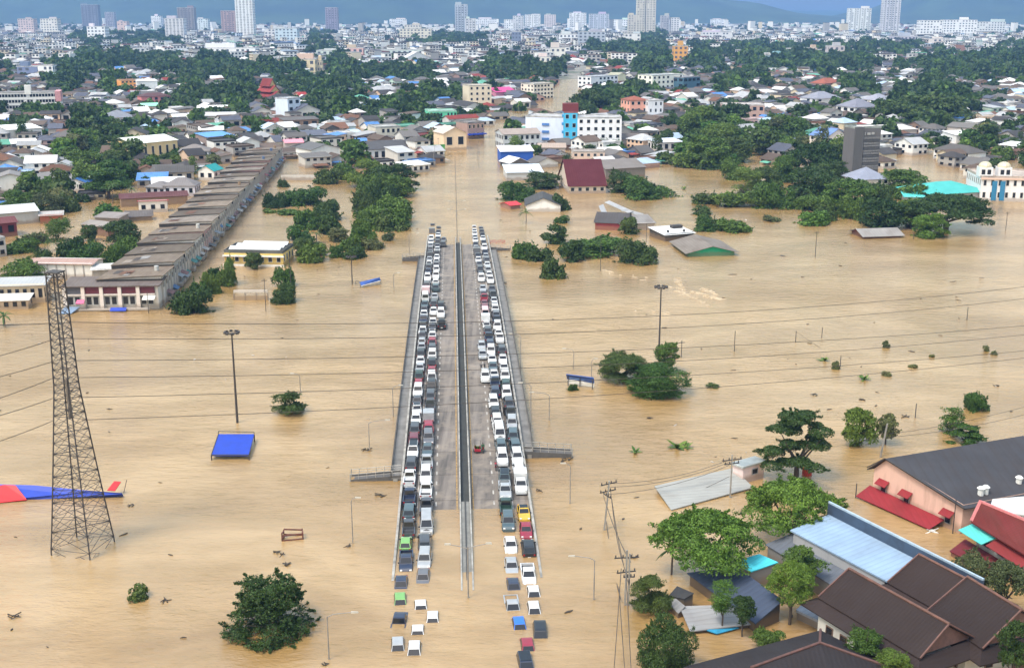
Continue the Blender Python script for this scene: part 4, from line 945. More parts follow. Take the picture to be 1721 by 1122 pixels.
for i, (y0, y1) in enumerate(((760, 702), (765, 716))):
    wire_px('utility_wire', f'{("upper", "lower")[i]} wire from leaning pole to the right edge', [(1482, y0 - 30), (1600, (y0 + y1) / 2 - 18), (1760, y1 - 30)], 195, 200, .035, 12, UW)
wire_px('utility_wire', 'thin wire along the row of short poles in the right water', [(1336, 556), (1400, 598), (1538, 680), (1640, 735)], 265, 205, .03, 16, UW)

# ------------------------------------------------------------------ hoardings and drowned roofs in open water
BLUEM = flat_mat((.008, .045, .42), .55, 0, .12, 'blue_sheet', .6); REDM = flat_mat((.55, .014, .018), .55, 0, .1, 'red_sheet', .7)
def panel_px(mb, pts, th=.12, m=0):
    """a tilted sheet whose corners show at (px, py) with heights z"""
    q = [P(x, y, z) for x, y, z in pts]
    n = (q[1] - q[0]).cross(q[-1] - q[0]).normalized()
    if n.z < 0: q = q[::-1]; n = -n
    i = len(mb.v); k = len(q); mb.v += [tuple(p) for p in q] + [tuple(p - n * th) for p in q]
    mb.f.append(tuple(range(i, i + k))); mb.m.append(m); mb.f.append(tuple(range(i + 2 * k - 1, i + k - 1, -1))); mb.m.append(m)
    for a in range(k): b = (a + 1) % k; mb.f.append((i + b, i + a, i + k + a, i + k + b)); mb.m.append(m)
    return q
o = thing('sunken_canopy', 'flat bright blue canopy just above the water left of flyover', 'canopy')
mb = MB(); panel_px(mb, [(355, 763, .9), (418, 763, .9), (427, 729, 1.3), (367, 729, 1.3)], .3); mb.build('roof_sheet', BLUEM, o)
mb = MB(); q = [P(*a) for a in ((367, 729, 1.3), (427, 729, 1.3), (418, 764, .9), (355, 764, .9))]
mb.tube([q[0] + Vector((0, .1, .45)), q[1] + Vector((0, .1, .3)), q[1]], .07); mb.tube([q[0] + Vector((0, .1, .45)), q[0], q[3], q[2]], .07); mb.build('edge_frame', DKST, o)
for a in q: pass
mb = MB(); [mb.bar(a + Vector((0, .05, -.1)), Vector((a.x, a.y, -2.5)), .12) for a in q]; mb.build('post_frame', DKST, o)
o = thing('fallen_billboard', 'long blue and red billboard lying half sunk at the left edge', 'billboard')
mb = MB(); panel_px(mb, [(-40, 812, 1.4), (58, 815, 1.5), (150, 824, 1.2), (205, 828, .9), (207, 832, .2), (48, 838, .1), (-40, 842, .1)], .2); mb.build('blue_panel', BLUEM, o)
mb = MB(); panel_px(mb, [(-40, 822, 1.5), (8, 814, 1.75), (26, 815, 1.7), (45, 839, .25), (-40, 848, .15)], .15); mb.build('red_panel', REDM, o)
mb = MB(); panel_px(mb, [(180, 823, 1.2), (192, 808, 1.9), (203, 809, 1.9), (193, 824, 1.2)], .12); mb.build('red_tip', REDM, o)
MB().bar(P(208, 828, .2), P(213, 806, 2.2), .05).build('loose_rod', DKST, o)
BLF = flat_mat((.03, .09, .34), .6, 0, .2, 'faded_blue_print', 1.2)
o = thing('fallen_billboard', 'small tilted blue and white hoarding beside the short light mast', 'billboard')
mb = MB(); panel_px(mb, [(604, 474, 1.2), (638, 466, 1.9), (640, 471, 1.1), (607, 480, .5)], .15); mb.build('blue_panel', BLF, o)
mb = MB(); panel_px(mb, [(607, 480, .5), (640, 471, 1.1), (638, 477, .1), (612, 481, .1)], .12); mb.build('white_panel', WPAINT, o)
mb = MB(); [mb.bar(P(x, y, z), P(x, y, z) - Vector((0, -.2, 2.5)), .07) for x, y, z in ((606, 478, .8), (640, 470, 1.3), (598, 472, .9))]; mb.bar(P(598, 471, 1.2), P(606, 474, 1.2), .06); mb.build('frame', DKST, o)
o = thing('fallen_billboard', 'tilted blue hoarding on a white base left of the tree grove', 'billboard')
mb = MB(); panel_px(mb, [(953, 636, 1.2), (999, 643, 1.1), (998, 634, 2.3), (952, 628, 2.4)], .15); mb.build('blue_panel', BLF, o)
mb = MB(); panel_px(mb, [(956, 644, .4), (998, 650, .2), (999, 643, 1.1), (953, 637, 1.2)], .15); mb.build('white_panel', WPAINT, o)
mb = MB(); panel_px(mb, [(956, 635.6, 1.42), (996, 641, 1.35), (996, 639.6, 1.5), (956, 634, 1.6)], .03); mb.v = [(a, b - .06, c + .06) for a, b, c in mb.v]; mb.build('pale_stripe', flat_mat((.2, .35, .62), .6), o)
mb = MB(); [mb.bar(P(x, y, z) + Vector((0, .25, 0)), P(x, y, z) + Vector((0, .25, -4)), .09) for x, y, z in ((955, 632, 2.0), (975, 634, 2.0), (996, 638, 2.0))]; mb.build('frame', DKST, o)
# driftwood, wreckage and small floating things
DRIFT = flat_mat((.06, .045, .03), .9, 0, .3, 'wet_driftwood', 3); RUSTW = flat_mat((.16, .05, .03), .85, 0, .3, 'rusty_frame', 3)
def drift(px, py, w_, label, n=5, mat=None, seed=0, name='driftwood', flat=.25):
    rs = random.Random(seed + int(px)); c = P(px, py); o = thing(name, label, 'debris', (c.x, c.y, 0), 0, 'debris afloat on the flood')
    for k in range(n):
        a = rs.uniform(0, 6.28); L = w_ * rs.uniform(.35, .6); p = Vector((rs.uniform(-w_, w_) * .22, rs.uniform(-w_, w_) * .22, rs.uniform(.02, .2)))
        d = Vector((math.cos(a), math.sin(a), rs.uniform(-flat, flat))) * L
        MB().bar(p - d * .5, p + d * .5, .05 + w_ * .018, .03 + w_ * .008, 5).build('branch', mat or DRIFT, o)
for a in ((275, 1010, 2.0, 'dark floating branches left of the feathery tree'), (22, 1037, 2.2, 'dark clump of drift at bottom left edge'), (220, 850, 1.6, 'small dark plank floating right of the pylon'), (470, 930, 2.4, 'greenish drift branches below the rusty frame'), (486, 950, 2.2, 'pale plank floating above the feathery tree'),
          (952, 773, 3.4, 'tangled drift wood caught on the lamp beyond right landing'), (748, 790, 1.4, 'dark litter on the empty left lane'), (905, 825, 1.6, 'thin stick floating right of the box pickup'), (640, 832, 2.2, 'drift at the foot of the near left landing'), (616, 756, 2.6, 'branches caught around the lamp left of flyover'),
          (847, 476, 2.6, 'dark drift pile against the right walkway'), (1092, 703, 1.8, 'dark rounded clump afloat below the big grove'), (1370, 664, 2.0, 'thin twigs drifting in open water, right'), (1448, 672, 2.0, 'twigs drifting above the olive bush'), (1675, 648, 2.0, 'long dark log near the right edge'), (1064, 936, 1.7, 'dark plank afloat right of the paired pole'), (584, 918, 1.6, 'white topped drift around the lamp foot'), (1522, 700, 2.2, 'branches caught at the short white-footed pole'), (546, 1116, 1.2, 'small dark drift by the bottom left lamp')):
    drift(a[0], a[1], a[2], a[3])
c = P(492, 904); o = thing('wrecked_frame', 'rusty box frame floating left of the flyover, above the feathery tree', 'debris', (c.x, c.y, 0), .15)
for z in (.05, .8):
    for p, q in (((-1.4, -.7), (1.4, -.5)), ((1.4, -.5), (1.3, .8)), ((1.3, .8), (-1.2, .7)), ((-1.2, .7), (-1.4, -.7))): MB().bar((*p, z), (*q, z + (.3 if q[0] < 0 else 0)), .12, n=4).build('rail', RUSTW, o)
for p in ((-1.4, -.7), (1.4, -.5), (1.3, .8), (-1.2, .7)): MB().bar((*p, -.2), (*p, 1.0), .11, n=4).build('post', RUSTW, o)
# breaking water over a submerged road in the right lagoon
FOAM = flat_mat((.5, .4, .27), .7, 0, .25, 'churned_foam', 2); mb = MB(); rs = random.Random(4)
for k in range(170):
    t = rs.random() ** .8; b = rs.choice(((1126, 482, 1192, 515), (1160, 490, 1216, 504), (1134, 465, 1150, 492), (1178, 484, 1200, 493), (1060, 522, 1130, 528), (1010, 455, 1090, 470)))
    x = b[0] + (b[2] - b[0]) * t + rs.uniform(-4, 4); y = b[1] + (b[3] - b[1]) * t + rs.uniform(-2.5, 2.5); c = P(x, y); L = rs.uniform(.3, 1.3); w_ = rs.uniform(.08, .25); z = rs.uniform(.05, .16)
    if b[0] in (1060, 1010) and rs.random() < .75: continue
    an = rs.gauss(-.5, .4); d = Vector((math.cos(an), math.sin(an), 0)); e = Vector((-d.y, d.x, 0))
    p = [c - d * L, c + e * w_, c + d * L, c - e * w_]; mb.hexa([tuple(v) for v in p], [tuple(c + (v - c) * .45 + Vector((0, 0, z))) for v in p], 0, 0, False)
tag(mb.build('foam', FOAM), 'streaks of pale churned foam where water breaks, right lagoon', kind='stuff')

# small litter drifting everywhere with the current
mb = MB(); rs = random.Random(21)
for k in range(190):
    c = P(rs.uniform(-20, 1740), rs.uniform(450, 1130) if k % 3 else rs.uniform(330, 480)); L = rs.uniform(.15, .7) * (2.0 if k % 9 == 0 else 1); w_ = L * rs.uniform(.15, .5); an = rs.uniform(0, 3.1); d = Vector((math.cos(an), math.sin(an), 0)); e = Vector((-d.y, d.x, 0))
    if abs((c - A0).dot(RV)) < 12: continue
    q = [c - d * L - e * w_ * .4, c + d * L * .3 - e * w_, c + d * L, c - d * L * .2 + e * w_]; mb.hexa([tuple(v - Vector((0, 0, .1))) for v in q], [tuple(v + Vector((0, 0, rs.uniform(.03, .16)))) for v in q], k % 5 == 0, None, False)
tag(mb.build('litter', [DRIFT, flat_mat((.45, .42, .38), .8, 0, .2, 'pale_litter')]), 'scattered dark and pale litter drifting on the flood', kind='stuff')
# ------------------------------------------------------------------ buildings
_WM = {}; FOOT = []
def window_mesh(w, h, frame=(.5, .5, .48)):
    k = (round(w, 2), round(h, 2), frame)
    if k in _WM: return _WM[k]
    mb = MB(); f = min(.1, w * .1)
    for x0, x1, z0, z1 in ((-w / 2, w / 2, 0, f), (-w / 2, w / 2, h - f, h), (-w / 2, -w / 2 + f, f, h - f), (w / 2 - f, w / 2, f, h - f)): mb.box(x0, x1, -.07, .04, z0, z1)
    mb.quad((-w / 2 + f, -.01, f), (w / 2 - f, -.01, f), (w / 2 - f, -.01, h - f), (-w / 2 + f, -.01, h - f), m=1)
    _WM[k] = mb.mesh('window', [flat_mat(frame, .6, 0, .1, 'window_frame'), GLASS]); return _WM[k]
def roof_geo(mb, w, d, h, kind, rise, ov=.5, th=.12):
    x0, x1, y0, y1 = -w / 2 - ov, w / 2 + ov, -ov, d + ov
    if kind == 'gx':            # ridge along the front
        ym = d / 2; mb.slab([(x0, y0, h - .15), (x1, y0, h - .15), (x1, ym, h + rise), (x0, ym, h + rise)], th); mb.slab([(x1, y1, h - .15), (x0, y1, h - .15), (x0, ym, h + rise), (x1, ym, h + rise)], th)
    elif kind == 'gy':          # gable faces the front
        mb.slab([(x0, y1, h - .15), (x0, y0, h - .15), (0, y0, h + rise), (0, y1, h + rise)], th); mb.slab([(x1, y0, h - .15), (x1, y1, h - .15), (0, y1, h + rise), (0, y0, h + rise)], th)
    elif kind == 'hip':
        if w >= d: r = d / 2; a, b = (-w / 2 + r, d / 2, h + rise), (w / 2 - r, d / 2, h + rise)
        else: a, b = (0, w / 2, h + rise), (0, d - w / 2, h + rise)
        c = [(x0, y0, h - .1), (x1, y0, h - .1), (x1, y1, h - .1), (x0, y1, h - .1)]
        if w >= d: fs = [(c[0], c[1], b, a), (c[1], c[2], b), (c[2], c[3], a, b), (c[3], c[0], a)]
        else: fs = [(c[0], c[1], a), (c[1], c[2], b, a), (c[2], c[3], b), (c[3], c[0], a, b)]
        for f in fs: mb.slab(list(f), th)
    elif kind == 'shed':        # falls to the front
        mb.slab([(x0, y0, h - .1), (x1, y0, h - .1), (x1, y1, h + rise), (x0, y1, h + rise)], th)
    elif kind == 'shedb':
        mb.slab([(x0, y0, h + rise), (x1, y0, h + rise), (x1, y1, h - .1), (x0, y1, h - .1)], th)
    elif kind == 'barrel':
        n = 8
        for k in range(n):
            a, b = math.pi * k / n, math.pi * (k + 1) / n
            p = lambda t: (-math.cos(t) * (w / 2 + ov), h - .1 + rise * math.sin(t))
            (xa, za), (xb, zb) = p(a), p(b); mb.slab([(xb, y0, zb), (xb, y1, zb), (xa, y1, za), (xa, y0, za)][::-1] if False else [(xa, y0, za), (xb, y0, zb), (xb, y1, zb), (xa, y1, za)], th)
    else:                       # flat with parapet and a stair head
        mb.box(-w / 2 + .02, w / 2 - .02, .02, d - .02, h - .05, h + .03)
        for a in ((x0 + ov - .05, x1 - ov + .05, -.05, .15), (x0 + ov - .05, x1 - ov + .05, d - .15, d + .05), (-w / 2 - .05, -w / 2 + .15, .15, d - .15), (w / 2 - .15, w / 2 + .05, .15, d - .15)): mb.box(*a, h - .3, h + .55)
def bld(name, label, cat, x0, y0, x1, y1, depth, h, roof='gx', wall=OFFW, rc=GREYC, rise=None, fl=None, bays=None, win=None, wins='stuff', group=None, rust=.3, sides=True, base=-3.0, ww=None, tile=False, z=0.0, ov=None, wframe=(.5, .5, .48), band=None):
    """front edge between two photo points at the waterline; h metres to the eaves"""
    A, Bv = P(x0, y0, z), P(x1, y1, z); v = Bv - A; w = v.length; rz = math.atan2(v.y, v.x); c = (A + Bv) / 2
    return bld3(name, label, cat, c, rz, w, depth, h, roof, wall, rc, rise, fl, bays, win, wins, group, rust, sides, base, ww, tile, ov, wframe, band)
def bld3(name, label, cat, c, rz, w, depth, h, roof='gx', wall=OFFW, rc=GREYC, rise=None, fl=None, bays=None, win=None, wins='stuff', group=None, rust=.3, sides=True, base=-3.0, ww=None, tile=False, ov=None, wframe=(.5, .5, .48), band=None, gm=None):
    FOOT.append((c.x - math.sin(rz) * depth / 2, c.y + math.cos(rz) * depth / 2, w, depth, rz))
    o = thing(name, label, cat, (c.x, c.y, c.z), rz, group)
    if name == 'house' and cat != 'house': o.name = cat.replace(' ', '_')
    if rise is None: rise = {'gx': depth * .22, 'gy': w * .22, 'hip': min(w, depth) * .25, 'shed': depth * .12, 'shedb': depth * .12, 'barrel': w * .2}.get(roof, 0)
    mb = MB(); mb.box(-w / 2, w / 2, 0, depth, base, h)
    if roof == 'gx':
        for sx in (-w / 2, w / 2): mb.quad((sx, 0, h), (sx, depth, h), (sx, depth / 2, h + rise))
    if roof == 'gy':
        for sy in (0, depth): mb.quad((-w / 2, sy, h), (w / 2, sy, h), (0, sy, h + rise))
    if roof in ('shed', 'shedb'):
        yh = depth if roof == 'shed' else 0
        mb.quad((-w / 2, yh, h), (w / 2, yh, h), (w / 2, yh, h + rise), (-w / 2, yh, h + rise))
        for sx in (-w / 2, w / 2): mb.quad((sx, 0, h), (sx, depth, h), (sx, yh, h + rise))
    if roof == 'barrel':
        n = 8; ps = [(-math.cos(math.pi * k / n) * w / 2, h - .1 + rise * math.sin(math.pi * k / n)) for k in range(n + 1)]
        for sy in (0, depth): mb.quad(*[(x, sy, zz) for x, zz in ps])
    mb.build('wall', wall_mat(wall), o)
    rb = MB(); roof_geo(rb, w, depth, h, roof, rise, ov if ov is not None else (.5 if w < 40 else .8)); rb.build('roof', roof_mat(rc, rust, .9, tile) if roof != 'flat' else flat_mat(rc, .9, 0, .3, 'flat_roof', .3), o)
    if fl:
        fh = h / fl; nb = bays or max(2, int(w / 3.2)); wh = fh * .48; wd = (ww or .5) * w / nb
        me = window_mesh(wd, wh, wframe) if wins == 'parts' else None; mb = MB()
        def put(x, y, zz, r):
            if wins != 'parts' and RR.random() < .13: return
            if wins == 'parts': link('window', me, o, (x, y, zz), r)
            else:
                ca, sa = math.cos(r), math.sin(r); p = lambda u, q: (x + u * ca + .06 * sa, y + u * sa - .06 * ca, zz + q)
                q = lambda u, q_: (x + u * ca - .02 * sa, y + u * sa + .02 * ca, zz + q_)
                a = [p(-wd / 2, 0), p(wd / 2, 0), p(wd / 2, wh), p(-wd / 2, wh)]; mb.quad(*a); b = [q(-wd / 2, 0), q(wd / 2, 0), q(wd / 2, wh), q(-wd / 2, wh)]
                for k in range(4): mb.quad(b[k], b[(k + 1) % 4], a[(k + 1) % 4], a[k])
        for f in range(fl):
            for k in range(nb): put(-w / 2 + w * (k + .5) / nb, -.03, f * fh + fh * .3, 0)
            if sides:
                ns = max(1, int(depth / (w / nb) + .3)); s_ = 1 if c.x < 0 else -1
                for k in range(min(ns, 14)): put(s_ * (w / 2 + .03), depth * (k + .5) / ns, f * fh + fh * .3, s_ * math.pi / 2)
        if mb.f: tag(mb.build('window', gm or GLASS, o), kind='stuff')
    if band:
        mb = MB()
        for f in range(fl or 1): mb.box(-w / 2 - .12, w / 2 + .12, -.12, depth + .12, (h / (fl or 1)) * (f + 1) - .45, (h / (fl or 1)) * (f + 1) - .1)
        tag(mb.build('floor_band', wall_mat(band), o), kind='stuff')
    return o
def add(o, name, mat, *boxes):
    mb = MB()
    for b in boxes: mb.box(*b)
    return mb.build(name, mat, o)
# ---- the long shophouse row, left
def shophouses():
    A, E = P(270, 518), P(474, 272); Lm = P(172, 478, 6.2)
    u = (E - A); L = u.length; u.normalize(); rz = math.atan2(u.y, u.x) - math.pi / 2; n = 19; ul = L / n; r_ = Vector((u.y, -u.x, 0))
    w = 15.0
    for i in range(n):
        p = A + u * (ul * (i + .5) + 3)
        lab = 'shophouse at the near end of the long roof row, left' if i == 0 else 'shophouse at the far end of the long roof row' if i == n - 1 else f'{ORD(i + 1)} shophouse from the near end of the long roof row'
        o = thing('shophouse', lab, 'shophouse', p, rz, 'long row of shophouses with stepped grey roofs')
        hi = 6.3 + (.28 if i % 2 else 0) + RR.uniform(-.08, .08); mb = MB()
        x0, x1, y0, y1 = -w, 0, -ul / 2, ul / 2
        wc = RR.choice([(.55, .5, .45), (.5, .3, .3), (.62, .6, .58), (.45, .42, .4)])
        mb.hexa([(x0, y0, -3), (x1, y0, -3), (x1, y1, -3), (x0, y1, -3)], [(x0, y0, hi + .3), (x1, y0, hi + .95), (x1, y1, hi + .2), (x0, y1, hi - .45)]); mb.build('wall', wall_mat(wc, .6), o)
        rb = MB(); rb.slab([(x0 - .5, y0 - .25, hi + .5), (-w * .45, y0 - .25, hi + 1.05), (-w * .45, y1 - .05, hi + .25), (x0 - .5, y1 - .05, hi - .25)], .16)
        rb.slab([(-w * .45, y0 - .25, hi + 1.05), (.55, y0 - .25, hi + 1.2), (.55, y1 - .05, hi + .42), (-w * .45, y1 - .05, hi + .25)], .16)
        rb.build('roof', roof_mat(RR.choice([(.15, .118, .088), (.18, .145, .11), (.12, .096, .072), (.2, .17, .14)]), 1.0, 1.1), o)
        for q_ in range(RR.randint(1, 3)):
            px_ = RR.uniform(-w * .93, -w * .62); pw = RR.uniform(1.2, 3.2); f_ = lambda x, t: (x, y0 + ul * t, hi + .56 + (x - x0 + .5) / (w * .55 + .5) * .55 - .78 * t); t0 = RR.uniform(.1, .5)
            pb = MB(); pb.quad(f_(px_, t0), f_(px_ + pw, t0), f_(px_ + pw, t0 + .35), f_(px_, t0 + .35)); pb.build('roof_patch', roof_mat(RR.choice([(.26, .22, .18), (.16, .08, .05), (.07, .06, .055), (.3, .29, .28)]), .6, 1.1), o)
        if RR.random() < .4: MB().bar((-2.5, 0, hi + .8), (-2.5, 0, hi + 2.0), .55, n=10).build('water_tank', flat_mat(RR.choice([(.5, .5, .48), (.1, .16, .3), (.3, .2, .12)]), .6), o)
        add(o, 'fascia', flat_mat((.035, .03, .026), .9, 0, .3, 'fascia_shade', 1), (x0 - .3, .4, y0 - .2, y0 - .04, hi - .5, hi + .42))  # face of the roof step, its shadow line put into the dark colour
        nb = 4
        for k in range(nb):
            yy = y0 + ul * (k + .5) / nb
            wm = window_mesh(ul / nb * .62, 1.5); link('window', wm, o, (.04, yy, hi - 2.3), math.pi / 2); link('pillar', pil, o, (.12, y0 + ul * k / nb + .15, 0))
        for k in range(4):
            if RR.random() < .35: continue
            yy = y0 + ul * (k + .5) / 4; c = RR.choice([(.03, .2, .18), (.3, .05, .07), (.25, .26, .28), (.04, .12, .26), (.4, .37, .34), (.2, .08, .07), (.13, .12, .11), (.1, .1, .1)]); zq = RR.uniform(1.6, 3.9); ox = RR.uniform(.9, 2.3)
            a = MB(); a.slab([(.1, yy - ul * .11, zq), (.1, yy + ul * .11, zq), (ox, yy + ul * .11, zq - .7), (ox, yy - ul * .11, zq - .7)][::-1], .07); a.build('awning', flat_mat(c, .6, 0, .2, 'awning'), o)
            add(o, 'balcony', wall_mat((.5, .48, .46), .6), (.05, 1.1, yy - ul * .1, yy + ul * .1, .2, 1.2))
pil = MB().box(-.1, .25, -.16, .16, -3, 6.2).mesh('pillar', wall_mat((.5, .47, .44), .5))
shophouses()
# block across its near end: five bays with maroon panels
A, Bv = P(110, 521), P(268, 519); v = Bv - A; w = v.length
o = thing('shophouse_block', 'white five-bay block with maroon upper panels across the shophouse row end', 'shophouse', (A + Bv) / 2, math.atan2(v.y, v.x))
add(o, 'wall', wall_mat((.66, .64, .62), .5), (-w / 2, w / 2, 0, 7.5, -3, 6.0))
rb = MB(); rb.slab([(-w / 2 - .5, -.9, 6.0), (w / 2 + .6, -.9, 6.0), (w / 2 + .6, 7.8, 6.5), (-w / 2 - .5, 7.8, 6.5)], .25); rb.build('roof', roof_mat((.12, .1, .09), .7), o)
for k in range(5):
    x0 = -w / 2 + w * k / 5.15; x1 = x0 + w / 5.15
    add(o, 'pillar', wall_mat((.68, .62, .58), .4), (x0 - .1, x0 + .75, -.7, 0, -3, 5.75))
    add(o, 'upper_panel', flat_mat((.13, .018, .03) if k else (.1, .1, .12), .7, 0, .2, 'maroon_panel'), (x0 + .8, x1 - .1, -.35, -.02, 4.05, 5.7))
    for dx in (.33, .7):
        link('window', window_mesh(1.35, 2.1), o, (x0 + (x1 - x0) * dx + .1, -.06, 1.2))
    add(o, 'ledge', wall_mat((.6, .55, .52), .5), (x0 + .76, x1 - .1, -.6, -.08, 3.6, 3.95))
add(o, 'floor_slab', wall_mat((.7, .68, .66), .4), (-w / 2 + 2, w / 2 - 2, -1.6, -.72, .15, .55))
mb = MB(); mb.slab([(w / 2 - 3.4, -2.4, 2.9), (w / 2 - .5, -2.4, 2.9), (w / 2 - .5, -.72, 3.5), (w / 2 - 3.4, -.72, 3.5)], .1); mb.build('awning', WPAINT, o)
mb = MB(); mb.slab([(-w / 2 + 11.2, -2.6, .3), (-w / 2 + 15, -2.6, .3), (-w / 2 + 15, -1.62, .9), (-w / 2 + 11.2, -1.62, .9)], .1); mb.build('awning', BLUEM, o)
mb = MB(); mb.slab([(-w / 2 - .4, -4.2, .2), (-w / 2 + 2.6, -4.2, .2), (-w / 2 + 3.8, -.75, 1.0), (-w / 2 + .2, -.75, 1.0)], .1); mb.build('awning', flat_mat((.2, .28, .4), .6), o)
mb = MB(); mb.slab([(-w / 2 + 3.2, -2.2, 2.1), (-w / 2 + 5.2, -2.2, 2.1), (-w / 2 + 5.0, -.75, 2.7), (-w / 2 + 3.2, -.75, 2.7)], .1); mb.build('awning', flat_mat((.6, .15, .28), .6), o)
# ---- left, nearer
o = bld('hall', 'long white hall with pilasters and rusty roof left of shophouse row', 'hall', 52, 468, 157, 470, 7, 4.4, 'gx', (.7, .69, .66), (.3, .2, .17), .5, rust=.5)
wl_ = (P(157, 470) - P(52, 468)).length
for k in range(8): add(o, 'pilaster', wall_mat((.4, .38, .36), .5), (-wl_ / 2 + wl_ * k / 7 - .12, -wl_ / 2 + wl_ * k / 7 + .12, -.22, -.01, -3, 4.25))
bld('house', 'long cream block with pale roof at the left edge below white hall', 'house', -40, 512, 76, 508, 7, 4.6, 'shed', (.6, .47, .33), (.45, .47, .48), .5, 1, 9, rust=.15)
bld('house', 'low white-roofed front building before the cream block, left edge', 'house', -40, 522, 48, 519, 4.5, 2.4, 'shed', (.58, .46, .34), (.6, .6, .58), .5, 1, 6, rust=.2)
bld('house', 'small shed with white sheet roof beside the shophouse end block', 'shed', 157, 474, 190, 472, 5, 3.4, 'shed', (.35, .33, .3), (.62, .62, .6), .4)
bld('house', 'grey sheet-walled shed with translucent roof at left edge', 'shed', -30, 382, 66, 374, 9, 4.2, 'shed', (.42, .43, .42), (.5, .52, .52), 1.2, rust=.3)
bld('house', 'dark maroon stepped house at the left edge behind red roof', 'house', -30, 402, 30, 396, 8, 4.6, 'gx', (.16, .03, .04), (.14, .05, .05), 1.2, 1, 3)
bld('house', 'low red-brown roofed hut right of the grey sheet shed', 'shed', 68, 376, 106, 374, 6, 2.8, 'shed', (.35, .1, .05), (.5, .48, .46), .4)
bld('house', 'white walled house with balcony cut by the left edge', 'house', -30, 436, 12, 430, 8, 5.2, 'flat', (.5, .49, .48), (.4, .4, .4), 0, 2, 3)
bld('house', 'long low dark maroon shed left of the shophouse row middle', 'shed', 204, 348, 316, 342, 9, 3.2, 'gx', (.3, .2, .13), (.09, .035, .035), 1.1, rust=.5)
o = bld('house', 'white hut with bright red roof in front of maroon shed', 'house', 234, 358, 282, 356, 5, 3.7, 'shedb', (.72, .68, .64), (.5, .04, .08), .6, 1, 3, wins='parts')
bld('house', 'lilac white house with grey hipped roof beside the shophouse row', 'house', 276, 330, 328, 330, 9, 4.2, 'hip', (.62, .62, .72), (.16, .15, .15), 2.6, 1, 4, wins='parts', tile=True)
bld('house', 'grey hip-roofed wing left of the lilac white house', 'house', 246, 328, 278, 330, 8, 3.4, 'hip', (.4, .4, .46), (.2, .19, .19), 1.9, 1, 3)
bld('house', 'small white gabled house with teal roof by the shophouse row', 'house', 334, 303, 360, 304, 8, 4.2, 'gy', (.72, .72, .7), (.03, .33, .34), 2.2, 1, 2, wins='parts')
bld('house', 'wide dark grey roofed house behind the lilac house', 'house', 264, 306, 326, 304, 10, 4.0, 'gx', (.4, .37, .33), (.1, .095, .09), 2.0, 1, 4)
bld('house', 'white gabled house with blue roof among the left trees', 'house', 112, 322, 146, 322, 9, 3.6, 'gy', (.72, .72, .72), (.05, .16, .42), 1.7, 1, 2)
bld('house', 'white gabled hall with grey roof at the left edge', 'house', -20, 326, 58, 322, 12, 5.0, 'gy', (.74, .74, .72), (.2, .19, .185), 2.6)
bld('house', 'grey roofed house right of the white gabled hall', 'house', 66, 322, 118, 312, 11, 4.2, 'gx', (.4, .38, .36), (.2, .19, .18), 2)
bld('house', 'ruined shed with long dark sheet roof left of shophouses', 'shed', 212, 372, 256, 370, 5, 1.6, 'shed', (.3, .26, .22), (.1, .09, .085), 1.2, rust=.6)
bld('house', 'brown shed beside dark round trees, its white ridge showing', 'shed', 140, 392, 182, 398, 7, 3.2, 'gx', (.2, .11, .08), (.24, .22, .2), .8, rust=.6)
bld('house', 'flat grey shed roof between the ruined shed and trees', 'shed', 160, 376, 200, 378, 6, 2.4, 'shed', (.25, .22, .2), (.2, .18, .17), .8, rust=.7)
# yellow office building
o = bld('office_building', 'yellow office block with white sheet roofs left of roadside grove', 'office', 378, 446, 476, 448, 11, 4.0, 'flat', (.72, .53, .17), (.12, .12, .11), 0, 1, 7, wins='parts')
wy = (P(476, 448) - P(378, 446)).length
add(o, 'canopy', WPAINT, (-wy / 2 - .4, wy / 2 + .4, -.7, 0.05, 2.7, 3.0)); add(o, 'plinth', WPAINT, (-wy / 2 - .3, wy / 2 + .3, -.5, -.06, -3, .5))
for k in range(3):
    mb = MB(); mb.slab([(-wy / 2 + 1 + k * .8, 1.0 + k * 3.6, 4.6), (wy / 2 - 1, 1.0 + k * 3.6, 4.6), (wy / 2 - 1, 3.0 + k * 3.6, 5.2), (-wy / 2 + 1 + k * .8, 3.0 + k * 3.6, 5.2)], .15); mb.build('upper_roof', roof_mat((.68, .7, .7), .1), o)
o = thing('wall', 'low grey drowned wall with openings below the yellow block', 'wall', P(422, 504), .02)
wq = (P(450, 505) - P(396, 503)).length
add(o, 'top_rail', wall_mat((.55, .5, .45), .5), (-wq / 2, wq / 2, -.2, .2, 1.9, 2.5)); add(o, 'panel', wall_mat((.5, .4, .28), .5), (-wq / 2, wq / 2, -.1, .1, -3, 1.2))
for k in range(4): add(o, 'post', wall_mat((.3, .25, .2), .5), (-wq / 2 + wq * k / 3 - .15, -wq / 2 + wq * k / 3 + .15, -.18, .18, -3, 1.95))
o = thing('wall', 'long pale compound wall beyond the tree island', 'wall', P(502, 303), .03); wq = (P(532, 303) - P(474, 303)).length; add(o, 'panel', wall_mat((.6, .58, .55), .4), (-wq / 2, wq / 2, -.15, .15, -3, 2.2))
